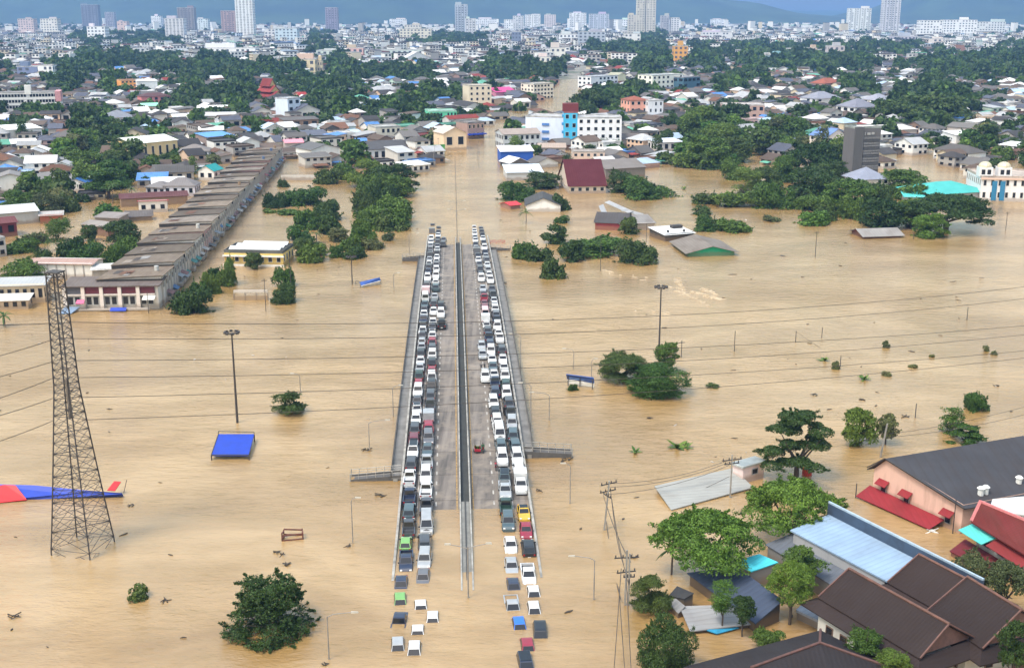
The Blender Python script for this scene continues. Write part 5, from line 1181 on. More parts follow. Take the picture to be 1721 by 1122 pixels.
# ---- right of the road
o = bld('house', 'long hall with bright maroon gable roof right of the road', 'hall', 956, 326, 1018, 325, 28, 3.2, 'gx', (.6, .5, .42), (.085, .013, .018), 8.6, 1, 5, rust=.15, wins='parts', tile=True)
bld('house', 'dark grey gabled warehouse right of the maroon hall', 'warehouse', 1018, 302, 1084, 298, 20, 4.6, 'gx', (.2, .18, .16), (.2, .18, .165), 2.6, rust=.5)
bld('house', 'white gable-ended house with black roof, right of road', 'house', 884, 356, 942, 356, 16, 2.4, 'gy', (.8, .8, .8), (.05, .05, .05), 2.6)
bld('house', 'red-roofed low house at left of the leaning palm', 'house', 858, 352, 874, 350, 6, 1.6, 'gx', (.4, .2, .18), (.45, .04, .05), .7)
o = bld('house', 'drowned house with green gable wall and brown roof', 'house', 1157, 431, 1234, 429, 17, 1.2, 'gy', (.02, .42, .24), (.16, .14, .12), 1.9, rust=.7, ov=1.2)
o = bld('house', 'flat white roof with dark side wall left of the green gable', 'house', 1118, 406, 1166, 402, 10, 2.2, 'shed', (.06, .055, .05), (.66, .68, .68), .7, rust=.15)
add(o, 'roof_hatch', DKST, (1.0, 4.5, 6, 8, 2.7, 3.6)); add(o, 'vent_box', DKST, (-3.2, -2.7, 2, 2.6, 2.4, 3.1), (2.2, 2.8, 1.5, 2.1, 2.4, 3.0))
o = bld('house', 'collapsed house, white and dark sheets sliding over red wall', 'house', 1000, 386, 1052, 388, 14, 2.6, 'gx', (.3, .05, .06), (.07, .065, .065), 2.2, rust=.4)
for x0, y0, x1, y1, z_ in ((1016, 340, 1056, 358, 4.2), (1044, 354, 1074, 362, 3.4), (1006, 346, 1016, 368, 2.8)):
    mb = MB(); panel_px(mb, [(x0, y0, z_), (x0 + 8, y0 - 3, z_ + .3), (x1 + 8, y1 - 3, z_ - .9), (x1, y1, z_ - 1.2)], .1); mb.build('loose_sheet', roof_mat((.36, .37, .38), .5), o)
for v in o.children:
    if v.name.startswith('loose_sheet'): v.matrix_parent_inverse = o.matrix_world.inverted() if False else (Matrix.Translation(o.location) @ Matrix.Rotation(o.rotation_euler.z, 4, 'Z')).inverted()
bld('house', 'pale walled low house right of the collapsed roofs', 'house', 1042, 388, 1100, 386, 9, 2.4, 'shed', (.55, .48, .42), (.2, .19, .18), 1.2, rust=.6)
bld('house', 'tiny white box house with dark window by the collapse', 'house', 1020, 384, 1040, 386, 4, 2.4, 'flat', (.72, .7, .68), (.6, .6, .6), 0, 1, 1)
bld('house', 'drowned maroon house with grey cross-gable roof, right lagoon', 'house', 1452, 401, 1514, 399, 9, .9, 'gx', (.14, .03, .04), (.24, .23, .22), 1.5, rust=.6, ov=.9)
o = bld('house', 'grey hipped villa in front of the louvred tower', 'house', 1442, 324, 1492, 322, 13, 5.2, 'hip', (.62, .58, .54), (.2, .22, .28), 4, 2, 5, tile=True)
# louvred concrete tower
o = bld('tower', 'dark grey louvred concrete tower among trees on the right', 'tower', 1430, 307, 1474, 305, 8, 22.5, 'flat', (.13, .125, .13), (.3, .33, .32), 0)
wt = (P(1474, 305) - P(1430, 307)).length
for k in range(17): add(o, 'louvre', flat_mat((.2, .2, .205) if k % 3 else (.09, .09, .095), .8, 0, .25, 'louvre'), (-wt * .14, wt / 2 - .3, -.4, -.02, 1 + k * 1.05, 1.75 + k * 1.05))
add(o, 'stair_core', wall_mat((.1, .098, .1), .5), (-wt / 2 - .1, -wt * .17, -.6, -.02, -3, 22.8)); add(o, 'roof_slab', WPAINT, (-wt * .1, wt * .42, 1, 7, 22.55, 22.8)); add(o, 'grille', flat_mat((.4, .4, .4), .7), (-wt * .12, -wt * .09, -.3, -.02, 19.4, 20.6), (-wt * .02, wt * .1, -.3, -.02, 19.5, 20.4), (wt * .14, wt * .24, -.3, -.02, 19.6, 20.5))
# turquoise roofs and domed white building at the right
TQ = (.06, .36, .34)
bld('house', 'big turquoise hipped roof hall right, behind the wide rain tree', 'hall', 1562, 342, 1662, 336, 20, 3.4, 'hip', (.4, .4, .4), TQ, 3.0, rust=.1)
bld('house', 'lower turquoise roof left of the big turquoise hall', 'hall', 1520, 341, 1566, 342, 10, 2.4, 'shed', (.4, .4, .4), (.07, .4, .38), 1.2, rust=.1)
o = bld('mosque', 'white two-storey building with small gold domes at right edge', 'mosque', 1646, 338, 1760, 340, 22, 9, 'flat', (.76, .76, .78), (.5, .42, .36), 0, 2, 9, wins='parts', ww=.42)
wm_ = (P(1760, 340) - P(1646, 338)).length
GOLD = flat_mat((.6, .54, .38), .45, .2, .1, 'gold_dome'); BLG = flat_mat((.03, .2, .38), .2, 0, .1, 'blue_glass')
for x in (-wm_ * .42, -wm_ * .14): add(o, 'turret', wall_mat((.74, .74, .76), .2), (x - 2.4, x + 2.4, 2, 6.8, 8.9, 12.4)); MB().dome((x, 4.4, 12.4), 2.5, 2.0, 12, 5).build('dome', GOLD, o); add(o, 'turret_window', GLASS, (x - 1.7, x - .4, 1.94, 2.05, 9.8, 11.6), (x + .4, x + 1.7, 1.94, 2.05, 9.8, 11.6))
for x in (-wm_ * .3, -wm_ * .18): add(o, 'blue_panel', BLG, (x - .9, x + .9, -.25, -.08, .4, 7.6))
add(o, 'cornice', wall_mat((.7, .5, .42), .2), (-wm_ / 2 - .4, wm_ / 2 + .4, -.5, -.06, 8.2, 8.8))
# ---- around the road bend and the hotel
HB = (.66, .72, .86)
o = bld('hotel_wing', 'pale blue windowless left wing of the white hotel', 'hotel', 883, 244, 947, 246, 16, 15, 'flat', HB, (.5, .5, .5), 0)
wv = (P(947, 246) - P(883, 244)).length
for f in range(3): add(o, 'balcony', flat_mat((.08, .2, .5), .5, 0, .1, 'blue_trim'), (wv * -.06, wv * .12, -.5, -.02, 3 + f * 3.8, 4.2 + f * 3.8))
o = bld('hotel_tower', 'bright cyan stair tower with maroon top in the hotel front', 'hotel', 947, 248, 970, 248, 14, 18, 'flat', (.06, .48, .78), (.3, .1, .1), 0, 4, 2, wins='parts')
wv = (P(970, 248) - P(947, 248)).length; add(o, 'sign_crown', flat_mat((.16, .02, .02), .6, 0, .1, 'maroon_crown'), (-wv / 2 - .6, wv / 2 + .4, .5, 6, 18.4, 22.5))
for f in range(4): add(o, 'balcony', flat_mat((.05, .3, .6), .5), (-wv / 2 - .9, -wv / 2 - .02, .5, 4, 3 + f * 4.2, 4.2 + f * 4.2))
o = bld('hotel_wing', 'white hotel wing with rows of dark square windows', 'hotel', 970, 248, 1044, 248, 15, 15.2, 'flat', (.8, .81, .86), (.5, .5, .5), 0, 4, 6, wins='parts', ww=.45)
bld('house', 'long dark roofed warehouse right of the hotel', 'warehouse', 1042, 246, 1092, 245, 14, 4, 'gx', (.4, .36, .33), (.14, .12, .11), 2)
bld('house', 'white roofed deep blue shop at the road, right side', 'shop', 842, 276, 896, 275, 12, 6.0, 'shed', (.02, .09, .42), (.72, .73, .76), 1.4, rust=.05)
bld('house', 'pale blue roofed shed just below the deep blue shop', 'shed', 852, 304, 912, 303, 14, 3.6, 'shed', (.5, .52, .54), (.55, .64, .74), 1.6, rust=.1)
bld('house', 'grey three-storey block with brown roof between road and hotel', 'shop', 846, 252, 908, 250, 16, 8.0, 'gx', (.5, .54, .58), (.3, .25, .22), 2, 2, 7)
bld('house', 'brown-roofed houses block below the hotel front', 'house', 905, 262, 950, 262, 10, 4.2, 'gx', (.46, .4, .36), (.3, .24, .2), 1.6, 1, 5)
bld('house', 'peach shop with brown window frames below the hotel', 'shop', 962, 276, 1016, 276, 9, 5.6, 'flat', (.6, .45, .37), (.4, .36, .33), 0, 2, 5, wins='parts')
bld('house', 'peach gable-fronted shop with grey shutter at the road', 'shop', 746, 253, 784, 251, 14, 8.6, 'gy', (.78, .6, .42), (.4, .35, .3), 3, 1, 2, wins='parts')
o = bld('house', 'brown shop with cream windows and blue awnings by the road', 'shop', 786, 234, 814, 232, 12, 8.8, 'flat', (.36, .24, .2), (.25, .23, .22), 0, 2, 4, wins='parts', wframe=(.7, .6, .42))
add(o, 'awning', BLUEM, (-5.5, 5.5, -2.4, -.1, 2.2, 2.9))
bld('house', 'bright green sheet fence left of the peach shop', 'fence', 722, 258, 748, 256, 1.0, 3.4, 'flat', (.1, .42, .1), (.1, .42, .1), 0)
bld('house', 'white gabled house with dark roof beyond shophouse row end', 'house', 524, 272, 572, 268, 16, 5.6, 'gy', (.76, .76, .74), (.1, .1, .1), 2.2)
bld('house', 'wide white house with dark tiled roof left of road grove', 'house', 616, 272, 684, 268, 16, 5.8, 'gx', (.68, .7, .74), (.1, .1, .105), 3, 1, 6)
bld('house', 'low white sheds at the roadside behind the grove', 'shed', 684, 292, 722, 288, 9, 3.4, 'shed', (.7, .7, .68), (.7, .7, .68), .8, 1, 4)
bld('house', 'cream two-storey house between green fence and white gables', 'house', 632, 240, 674, 238, 14, 8.0, 'flat', (.6, .56, .48), (.4, .4, .38), 0, 2, 5)
bld('house', 'pale blue trimmed long shed left of the cream house', 'shed', 540, 228, 598, 226, 12, 5.0, 'gx', (.5, .66, .74), (.35, .36, .37), 1.2)
bld('house', 'bright green corrugated hall at the middle distance', 'hall', 722, 210, 768, 209, 18, 8.0, 'flat', (.12, .55, .35), (.3, .5, .4), 0, 2, 8, band=(.2, .62, .42))
bld('house', 'cream four-storey apartment block with brown windows', 'apartment block', 788, 181, 826, 180, 16, 15.5, 'flat', (.72, .64, .5), (.55, .5, .42), 0, 4, 4, wins='parts', ww=.4)
bld('house', 'magenta sheet roof hall right of the cream apartments', 'hall', 834, 168, 868, 166, 20, 6.0, 'gx', (.5, .2, .3), (.55, .08, .25), 3, rust=.1)
bld('house', 'tall narrow pale blue house below the temple', 'house', 485, 202, 506, 200, 12, 13.5, 'flat', (.6, .68, .8), (.5, .52, .55), 0, 3, 2)
bld('house', 'cream hall with pale green roof and tall openings, left', 'hall', 228, 274, 300, 266, 22, 9.0, 'gx', (.72, .55, .3), (.62, .66, .6), 2.0, 1, 6, rust=.1, wins='parts', ww=.35)
# temple
o = thing('temple', 'temple hall with steep tiered red roof among dark trees', 'temple', P(466, 176), .85)
add(o, 'wall', wall_mat((.6, .45, .28), .4), (-5.5, 5.5, 0, 18, -3, 6))
for k, (w_, z0, z1, y0, y1) in enumerate(((7, 6, 10, -2, 20), (5, 9.4, 14, 1, 18), (3.4, 13.4, 19, 4, 16))):
    rb = MB(); rb.slab([(-w_, y1, z0), (-w_, y0, z0), (0, y0, z1), (0, y1, z1)], .3); rb.slab([(w_, y0, z0), (w_, y1, z0), (0, y1, z1), (0, y0, z1)], .3); rb.build('roof_tier', roof_mat((.2, .03, .028), .4, .9, True), o)
    MB().quad((-w_ * .86, y0 + .6, z0), (w_ * .86, y0 + .6, z0), (0, y0 + .6, z1 - .4)).build('gable', flat_mat((.66, .5, .2), .5, 0, .2, 'gilded_gable'), o)
bld('temple', 'small red roofed temple pavilion right of the tiered temple', 'temple', 506, 176, 520, 175, 10, 5, 'gx', (.5, .35, .25), (.36, .05, .045), 4, tile=True)
# ---- left middle landmarks
o = bld('school', 'long white four-storey school block at the left edge', 'school', -30, 196, 104, 193, 16, 15, 'flat', (.72, .72, .72), (.35, .34, .33), 0, 4, 26, ww=.8, band=(.78, .78, .78))
add(o, 'end_wall', flat_mat((.6, .3, .32), .8, 0, .15, 'pink_wall'), (22, 25.5, -.3, 16.2, 9, 15.8)); add(o, 'stair_tower', wall_mat(WHITE, .2), (3, 7, -.5, 4, 14, 20), (-18, -14, -.5, 4, 14, 20))
bld('house', 'orange four-storey house left of its white neighbour', 'house', 205, 159, 231, 158, 12, 11.5, 'flat', (.85, .38, .1), (.6, .35, .2), 0, 4, 4, wins='parts', ww=.6)
bld('house', 'white blank-walled block right of the orange house', 'house', 232, 159, 266, 158, 14, 11, 'shed', (.78, .8, .82), (.6, .6, .6), 1)
bld('house', 'red-pink two-storey house right below the white blank block', 'house', 239, 181, 288, 179, 12, 8, 'hip', (.62, .22, .22), (.1, .05, .05), 2, 2, 5)
bld('house', 'long white-roofed shed behind the orange house row, upper one', 'shed', 332, 193, 390, 192, 12, 4.2, 'shed', (.6, .6, .58), (.66, .66, .66), 1.2, rust=.1)
bld('house', 'long white-roofed shed below the upper white shed', 'shed', 318, 206, 398, 204, 12, 4.0, 'shed', (.5, .5, .48), (.66, .66, .66), 1.2, rust=.1)
bld('house', 'big grey-blue hip roof house, middle left', 'house', 176, 212, 228, 210, 18, 5, 'hip', (.5, .5, .52), (.2, .215, .25), 4, 1, 6, tile=True)
bld('house', 'bright green sheet roof shed at middle left', 'shed', 240, 188, 268, 187, 12, 4, 'gx', (.4, .42, .38), (.25, .55, .4), 1.6, rust=.1)
bld('house', 'white stepped-roof house at left, near the edge', 'house', 16, 240, 72, 236, 16, 7, 'shed', (.76, .77, .78), (.68, .7, .7), 1.2)
bld('house', 'white roofed garage with dark open front at left', 'house', 22, 260, 64, 258, 12, 5.5, 'shed', (.1, .11, .12), (.74, .74, .72), 1)
bld('house', 'orange roofed low house left of the dark layered tree', 'house', 100, 256, 140, 255, 10, 3.6, 'gx', (.5, .4, .33), (.62, .33, .08), 1.4, rust=.1)
bld('house', 'blue sheet roofed house with dark veranda, middle left', 'house', 350, 250, 394, 246, 12, 6, 'shed', (.26, .2, .18), (.1, .25, .55), 1.2, rust=.1)
bld('house', 'white walled two-storey house with grey roof by blue roof', 'house', 302, 276, 352, 275, 12, 6, 'hip', (.7, .7, .7), (.22, .2, .19), 2.6, 2, 4, tile=True)
bld('house', 'pink roofed shed left of the white gabled house', 'shed', 480, 253, 510, 252, 10, 4, 'gx', (.45, .4, .38), (.55, .22, .27), 1.2)
bld('house', 'white shed with three small gables in a row, middle left', 'shed', 336, 232, 376, 231, 10, 4.5, 'gx', (.6, .6, .58), (.75, .75, .74), 1.5)
# ---- right middle landmarks
bld('house', 'coral pink three-storey building with round dark windows', 'apartment block', 1058, 203, 1088, 202, 14, 13, 'hip', (.82, .4, .3), (.3, .1, .06), 2.2, 3, 3, wins='parts', ww=.45)
bld('house', 'narrow white building with dark stair strips beside coral one', 'apartment block', 1089, 203, 1114, 202, 14, 12.5, 'flat', (.74, .75, .8), (.5, .5, .5), 0, 3, 3, ww=.3)
bld('school', 'white school block with pale green end by the teal glass', 'school', 1096, 159, 1147, 156, 18, 15.5, 'flat', (.8, .8, .72), (.5, .52, .5), 0, 4, 7, ww=.4)
bld('office_building', 'dark teal glass office right of the white school', 'office', 1148, 158, 1176, 156, 18, 13.5, 'flat', (.06, .14, .2), (.3, .3, .32), 0, 3, 4, ww=.7)
bld('house', 'white and blue three-storey block left of trees, right side', 'apartment block', 993, 151, 1038, 148, 16, 11, 'flat', (.74, .78, .84), (.5, .52, .55), 0, 3, 7)
bld('house', 'small pale yellow block attached to white and blue block', 'house', 1039, 148, 1051, 147, 12, 11.5, 'gy', (.75, .72, .5), (.4, .4, .3), 2)
bld('house', 'cream four-storey block left of the bending flooded road', 'apartment block', 897, 168, 930, 166, 16, 12, 'flat', (.76, .7, .6), (.5, .47, .42), 0, 4, 6)
bld('house', 'long red-brown walled block with pale roof, right middle', 'school', 1217, 202, 1284, 202, 18, 9.5, 'flat', (.46, .32, .28), (.5, .46, .44), 0, 2, 6, ww=.5)
bld('house', 'pink terrace building in front of the red-brown block', 'school', 1222, 216, 1292, 214, 12, 5, 'flat', (.6, .42, .4), (.5, .36, .34), 0, 1, 8)
bld('house', 'small blue-white roofed pavilion in the right park', 'shed', 1104, 256, 1146, 254, 10, 5, 'shed', (.55, .56, .58), (.55, .62, .74), .8, 1, 4, rust=.05)
bld('house', 'white house with blue and red gabled roofs by louvred tower', 'house', 1388, 252, 1424, 250, 14, 6.5, 'gy', (.78, .7, .66), (.12, .2, .42), 4, 2, 3, wins='parts')
bld('house', 'narrow white house right of the louvred tower', 'house', 1476, 272, 1498, 270, 12, 7, 'flat', (.78, .79, .8), (.6, .6, .6), 0, 2, 2)
bld('house', 'pale lilac hipped villa, left of the pair beyond the tower', 'house', 1372, 180, 1412, 178, 18, 6, 'hip', (.7, .7, .72), (.24, .25, .3), 4.5, 2, 4, tile=True)
bld('house', 'pale lilac hipped villa, right of the pair beyond the tower', 'house', 1436, 200, 1474, 198, 18, 7.5, 'hip', (.72, .73, .74), (.25, .26, .32), 5, 2, 3, tile=True)
bld('house', 'white hipped villa with white walls behind the lilac pair', 'house', 1474, 184, 1500, 182, 14, 6.5, 'hip', (.74, .74, .74), (.26, .27, .32), 4, 2, 3, tile=True)
bld('house', 'white-roofed long shed right of the white narrow house', 'shed', 1490, 232, 1540, 230, 14, 4.5, 'shed', (.45, .4, .36), (.74, .72, .68), 1.4, rust=.1)
bld('house', 'wide grey shed with black awning at far right', 'shed', 1590, 230, 1640, 234, 14, 6, 'gx', (.5, .44, .4), (.16, .15, .14), 2)
bld('house', 'white flat shed right below the wide grey shed', 'shed', 1606, 246, 1660, 244, 12, 6, 'shed', (.72, .72, .72), (.78, .78, .78), 1, rust=.03)
bld('house', 'red tile roofed house beyond the lilac villas', 'house', 1386, 152, 1416, 150, 16, 6, 'hip', (.5, .3, .25), (.38, .12, .07), 4, tile=True)
bld('house', 'orange pink house at right among low trees', 'house', 1640, 214, 1680, 214, 12, 6, 'flat', (.72, .45, .28), (.5, .4, .3), 0, 2, 4)
# ------------------------------------------------------------------ the compound at lower right
def axis_house(name, label, r0, r1, zr, ze, hw, cat='house', wall=(.62, .6, .56), rc=(.1, .055, .045), skirt=0.0, hip=0.0, tile=True, wins=0, over=.7, gable=None, rust=.3):
    """gabled house from the two ends of its ridge in the photograph"""
    A, Bv = P(r0[0], r0[1], zr), P(r1[0], r1[1], zr); v = Bv - A; L = v.length; c = (A + Bv) / 2; rz = math.atan2(v.y, v.x)
    o = thing(name, label, cat, (c.x, c.y, 0), rz); mat = roof_mat(rc, rust, .45, tile); x0, x1 = -L / 2, L / 2
    wl2 = hw + skirt - .5
    mb = MB(); mb.box(x0 + .6, x1 - .6, -wl2, wl2, -3, ze - (1.0 if skirt else .1))
    for sx in (x0 + .6, x1 - .6):
        if not skirt: mb.quad((sx, -wl2, ze - .1), (sx, wl2, ze - .1), (sx, 0, zr - .5))
    mb.build('wall', wall_mat(wall, .5), o)
    for s_ in (-1, 1):
        rb = MB(); q = [(x0 - over, s_ * hw, ze), (x1 + over, s_ * hw, ze), (x1 + over * .6, 0, zr), (x0 - over * .6, 0, zr)]
        rb.slab(q if s_ < 0 else q[::-1], .16); rb.build('roof_slope', mat, o)
    rb = MB(); rb.bar((x0 - over * .6, 0, zr + .08), (x1 + over * .6, 0, zr + .08), .17, n=6); rb.build('ridge_cap', flat_mat((.15, .07, .05), .8, 0, .25, 'ridge_tile'), o)
    for s_, sx in ((-1, x0), (1, x1)):
        rb = MB(); [rb.bar((sx + s_ * over, t * hw, ze + .1), (sx + s_ * over * .6, 0, zr + .1), .11, n=4) for t in (-1, 1)]; rb.build('verge', flat_mat((.15, .075, .06), .8, 0, .2, 'verge_board'), o)
        MB().quad((sx + s_ * .2, -hw + .3, ze), (sx + s_ * .2, hw - .3, ze), (sx + s_ * .2, 0, zr - .25)).build('gable', flat_mat(gable or (.16, .085, .07), .8, 0, .2, 'gable_boards'), o)
    if skirt:
        zs = ze - .95; a = hw - .2; b = hw + skirt; e = .9; mats = mat
        for s_ in (-1, 1):
            rb = MB(); q = [(x0 - e - skirt * .8, s_ * b, zs), (x1 + e + skirt * .8, s_ * b, zs), (x1 + e * .4, s_ * a, ze - .12), (x0 - e * .4, s_ * a, ze - .12)]; rb.slab(q if s_ < 0 else q[::-1], .14); rb.build('skirt_roof', mats, o)
            sx = x0 if s_ < 0 else x1; rb = MB(); q = [(sx + s_ * (e + skirt * .8), -b, zs), (sx + s_ * (e + skirt * .8), b, zs), (sx + s_ * e * .4, a, ze - .12), (sx + s_ * e * .4, -a, ze - .12)]; rb.slab(q if s_ > 0 else q[::-1], .14); rb.build('skirt_roof', mats, o)
    if wins:
        me = window_mesh(1.1, 1.5, (.16, .1, .07))
        for k in range(wins):
            for s_ in (-1, 1): link('window', me, o, (x0 + 1.4 + (L - 2.8) * (k + .5) / wins, s_ * (wl2 + .04), max(.9, ze - 3.4)), 0 if s_ < 0 else math.pi)
        for k in range(2):
            for s_, sx in ((-1, x0 + .6), (1, x1 - .6)): link('window', me, o, (sx + s_ * .04, (k - .5) * wl2 * .9, max(.9, ze - 3.4)), s_ * math.pi / 2)
    return o
BR = (.024, .016, .015)
axis_house('tiled_house', 'front dark brown tiled house with two-tier roof, bottom right', (1431, 958), (1590, 1046), 7.6, 4.9, 4.2, rc=BR, skirt=1.5, wins=5, wall=(.55, .54, .5))
axis_house('tiled_house', 'rear brown tiled house touching the light blue roof', (1549, 934), (1660, 992), 7.9, 5.2, 4.4, rc=(.03, .019, .017), skirt=1.4, wins=3, wall=(.5, .48, .45))
axis_house('tiled_house', 'right-hand dark tiled house joining the rear house, right edge', (1630, 972), (1712, 1022), 8.3, 4.9, 5.0, rc=BR, skirt=1.4, wins=3, wall=(.5, .48, .45))
o = thing('tiled_house', 'dark hip-roofed house cut by the bottom edge, reddish ridges', 'house')
E, Fp, G, R1, R2 = P(1149, 1120, 3.6), P(1379, 1058, 3.6), P(1520, 1130, 3.6), P(1378, 1080, 6.2), P(1262, 1122, 6.2); N1 = P(1420, 1180, 3.6); N2 = P(1150, 1190, 3.6)
for q in ([E, R2, R1, Fp], [Fp, R1, G], [R1, R2, N2, N1], [R1, N1, G], [E, N2, R2]):
    nn = (q[1] - q[0]).cross(q[2] - q[0]); mb = MB(); mb.slab([tuple(p) for p in (q if nn.z > 0 else q[::-1])], .15); mb.build('roof_slope', roof_mat((.022, .019, .021), .3, .55, True), o)
mb = MB(); [mb.bar(a + Vector((0, 0, .08)), b + Vector((0, 0, .08)), .15) for a, b in ((R1, R2), (R1, G), (R1, Fp))]; mb.build('ridge_cap', flat_mat((.13, .06, .05), .8, 0, .25, 'ridge_tile2'), o)
mb = MB(); q = [E, N2, N1, G, Fp]; cc = sum(q, Vector()) / 5; q = [cc + (p - cc) * .93 for p in q]
for i in range(5): a, b = q[i], q[(i + 1) % 5]; mb.quad((a.x, a.y, -3), (b.x, b.y, -3), (b.x, b.y, 3.5), (a.x, a.y, 3.5))
mb.build('wall', wall_mat((.45, .43, .4), .5), o)
def px_roof(name, label, corners, zs, th, rc, wallc, cat='house', mat=None, inset=.94, walls=True, part='roof', rust=.2):
    o = thing(name, label, cat); q = [P(x, y, z) for (x, y), z in zip(corners, zs)]; mb = MB()
    nn = (q[1] - q[0]).cross(q[2] - q[0]); qq = q if nn.z > 0 else q[::-1]
    v = (q[1] - q[0]); rz = math.atan2(v.y, v.x); org = q[0].copy(); org.z = 0; o.location = org; o.rotation_euler = (0, 0, rz); inv = Matrix.Rotation(-rz, 4, 'Z')
    lq = [inv @ (p - org) for p in qq]; mb.slab([tuple(p) for p in lq], th); mb.build(part, mat or roof_mat(rc, rust, .8), o)
    if walls:
        c = sum(lq, Vector()) / len(lq); w_ = [Vector((c.x + (p.x - c.x) * inset, c.y + (p.y - c.y) * inset, p.z - th)) for p in lq]; mb = MB()
        for i in range(len(w_)): a, b = w_[i], w_[(i + 1) % len(w_)]; mb.quad((a.x, a.y, -3), (b.x, b.y, -3), tuple(b), tuple(a))
        mb.build('wall', wall_mat(wallc, .5), o)
    return o, lq
LB = flat_mat((.3, .43, .56), .45, .0, .16, 'pale_blue_sheet', .5)
o, lq = px_roof('hall', 'long hall with light blue mono-pitch roof and dark blue parapet', ((1328, 890), (1491, 976), (1537, 938), (1393, 864)), (5.0, 5.0, 5.6, 5.6), .2, (.3, .45, .6), (.35, .36, .38), 'hall', roof_mat((.2, .285, .39), .4, .8))
a, b = lq[3], lq[2]
if (lq[1] - lq[0]).length < 8: a, b = lq[0], lq[3]
hi = sorted(lq, key=lambda p: -p.z)[:2]; hi.sort(key=lambda p: p.x); a, b = hi
d = (b - a).normalized(); nrm = Vector((-d.y, d.x, 0)) * .3; b = b + d * 10; a = a - d * .3
mb = MB(); mb.hexa([tuple(a - Vector((0, 0, 9))), tuple(b - Vector((0, 0, 9))), tuple(b + nrm - Vector((0, 0, 9))), tuple(a + nrm - Vector((0, 0, 9)))], [tuple(a + Vector((0, 0, 1.5))), tuple(b + Vector((0, 0, 1.5))), tuple(b + nrm + Vector((0, 0, 1.5))), tuple(a + nrm + Vector((0, 0, 1.5)))]); mb.build('parapet_wall', flat_mat((.045, .075, .13), .6, 0, .2, 'dark_blue_sheet', .8), o)
mb = MB(); mb.bar(a + nrm * .5 + Vector((0, 0, 1.6)), b + nrm * .5 + Vector((0, 0, 1.6)), .2, n=4); mb.build('parapet_cap', flat_mat((.36, .46, .55), .5), o)
px_roof('lean_to', 'grey lean-to roof along the front of the light blue roof', ((1286, 914), (1400, 984), (1470, 972), (1330, 896)), (2.4, 2.4, 3.8, 3.8), .15, (.1, .115, .14), (.2, .2, .2), 'shed')
px_roof('flooded_house', 'wide dark slate blue roof below the big bright tree', ((1155, 962), (1270, 1047), (1316, 1008), (1236, 950)), (1.5, 1.3, 2.9, 3.1), .15, (.04, .055, .09), (.06, .055, .05), rust=.1)  # near-black wall colour paints in the shade below the low eaves
px_roof('carport', 'bright turquoise sheet roof right of the big bright tree', ((1232, 943), (1262, 960), (1308, 944), (1276, 930)), (2.5, 2.4, 3.0, 3.1), .12, (.06, .45, .55), (.2, .2, .2), 'shed', rust=.05)
px_roof('flooded_house', 'light grey sheet roof in the flooded yard, bottom', ((1142, 1018), (1160, 1060), (1272, 1047), (1228, 1015)), (1.0, .5, .7, 1.6), .12, (.2, .205, .21), (.08, .08, .08), rust=.35, inset=.8)  # inset wall coloured dark to stand for the shadow under the sheets
px_roof('flooded_house', 'narrow grey sheet roof edging the light grey roof, left', ((1116, 1005), (1140, 1030), (1152, 1018), (1128, 998)), (1.0, .7, 1.3, 1.4), .12, (.2, .205, .21), (.1, .1, .1), rust=.2)  # wall tone darkened as painted shade beneath the roof edge
px_roof('shed', 'small black shed roof between dark tree and slate roof', ((1124, 1000), (1150, 1006), (1166, 996), (1138, 984)), (1.6, 1.5, 2.1, 2.2), .12, (.03, .032, .035), (.05, .05, .05), 'shed')
px_roof('tarpaulin', 'crumpled bright blue tarpaulin beneath the light grey roof', ((1188, 1058), (1205, 1064), (1242, 1054), (1225, 1046)), (.5, .25, .3, .7), .1, (.03, .3, .5), (.1, .1, .1), 'tarpaulin', flat_mat((.03, .3, .52), .5, 0, .25, 'blue_tarp', 1.5), walls=False)
px_roof('low_shed', 'grey flat roof slabs at the foot of the front tiled house', ((1338, 1024), (1384, 1046), (1398, 1034), (1352, 1010)), (1.2, 1.2, 1.2, 1.2), .3, (.3, .33, .38), (.3, .3, .3), 'shed')
o = thing('terrace', 'dark reddish paved terrace between the tiled houses', 'terrace', P(1652, 1065, 1.4)); add(o, 'slab', flat_mat((.14, .07, .06), .9, 0, .2, 'red_paving', 1), (-5, 6, -6, 5, -4.4, 0))
# pink warehouse with black roof
b0, b1 = P(1466, 829), P(1614, 897); e0, e1 = 4.0, 4.4; ap = b0.lerp(b1, .15); za = 6.4
r0 = Vector((ap.x, ap.y, za)); r1 = P(1760, 726, za); dv = r1 - r0; dv.z = 0
o = thing('warehouse', 'big pink gable-walled warehouse with black roof at right edge', 'warehouse')
q = [b0, b1]; mb = MB(); T1 = b1 + Vector((0, 0, e1)); T0 = b0 + Vector((0, 0, e0))
mb.quad((b0.x, b0.y, -3), (b1.x, b1.y, -3), tuple(T1), tuple(r0), tuple(T0))
mb.quad((b1.x, b1.y, -3), tuple(Vector((b1.x, b1.y, -3)) + dv), tuple(T1 + dv), tuple(T1)); mb.quad((b0.x, b0.y, -3), tuple(T0), tuple(T0 + dv), tuple(Vector((b0.x, b0.y, -3)) + dv)); mb.build('wall', wall_mat((.66, .44, .36), .6), o)
sl = (r0 - b0); wd = (b1 - b0).normalized(); ov = dv.normalized() * -.6
for nm, e, z_, s_ in (('near', b1, e1, 1), ('far', b0, e0, -1)):
    ex = Vector((e.x, e.y, z_)) + wd * s_ * .8 - Vector((0, 0, .25)); pts = [r0 + ov + Vector((0, 0, .1)), ex + ov, ex + dv, r0 + dv + Vector((0, 0, .1))]
    nn = (pts[1] - pts[0]).cross(pts[2] - pts[0]); rb = MB(); rb.slab([tuple(p) for p in (pts if nn.z > 0 else pts[::-1])], .15); rb.build('roof_slope', roof_mat((.036, .036, .041), .5, 1.6), o)
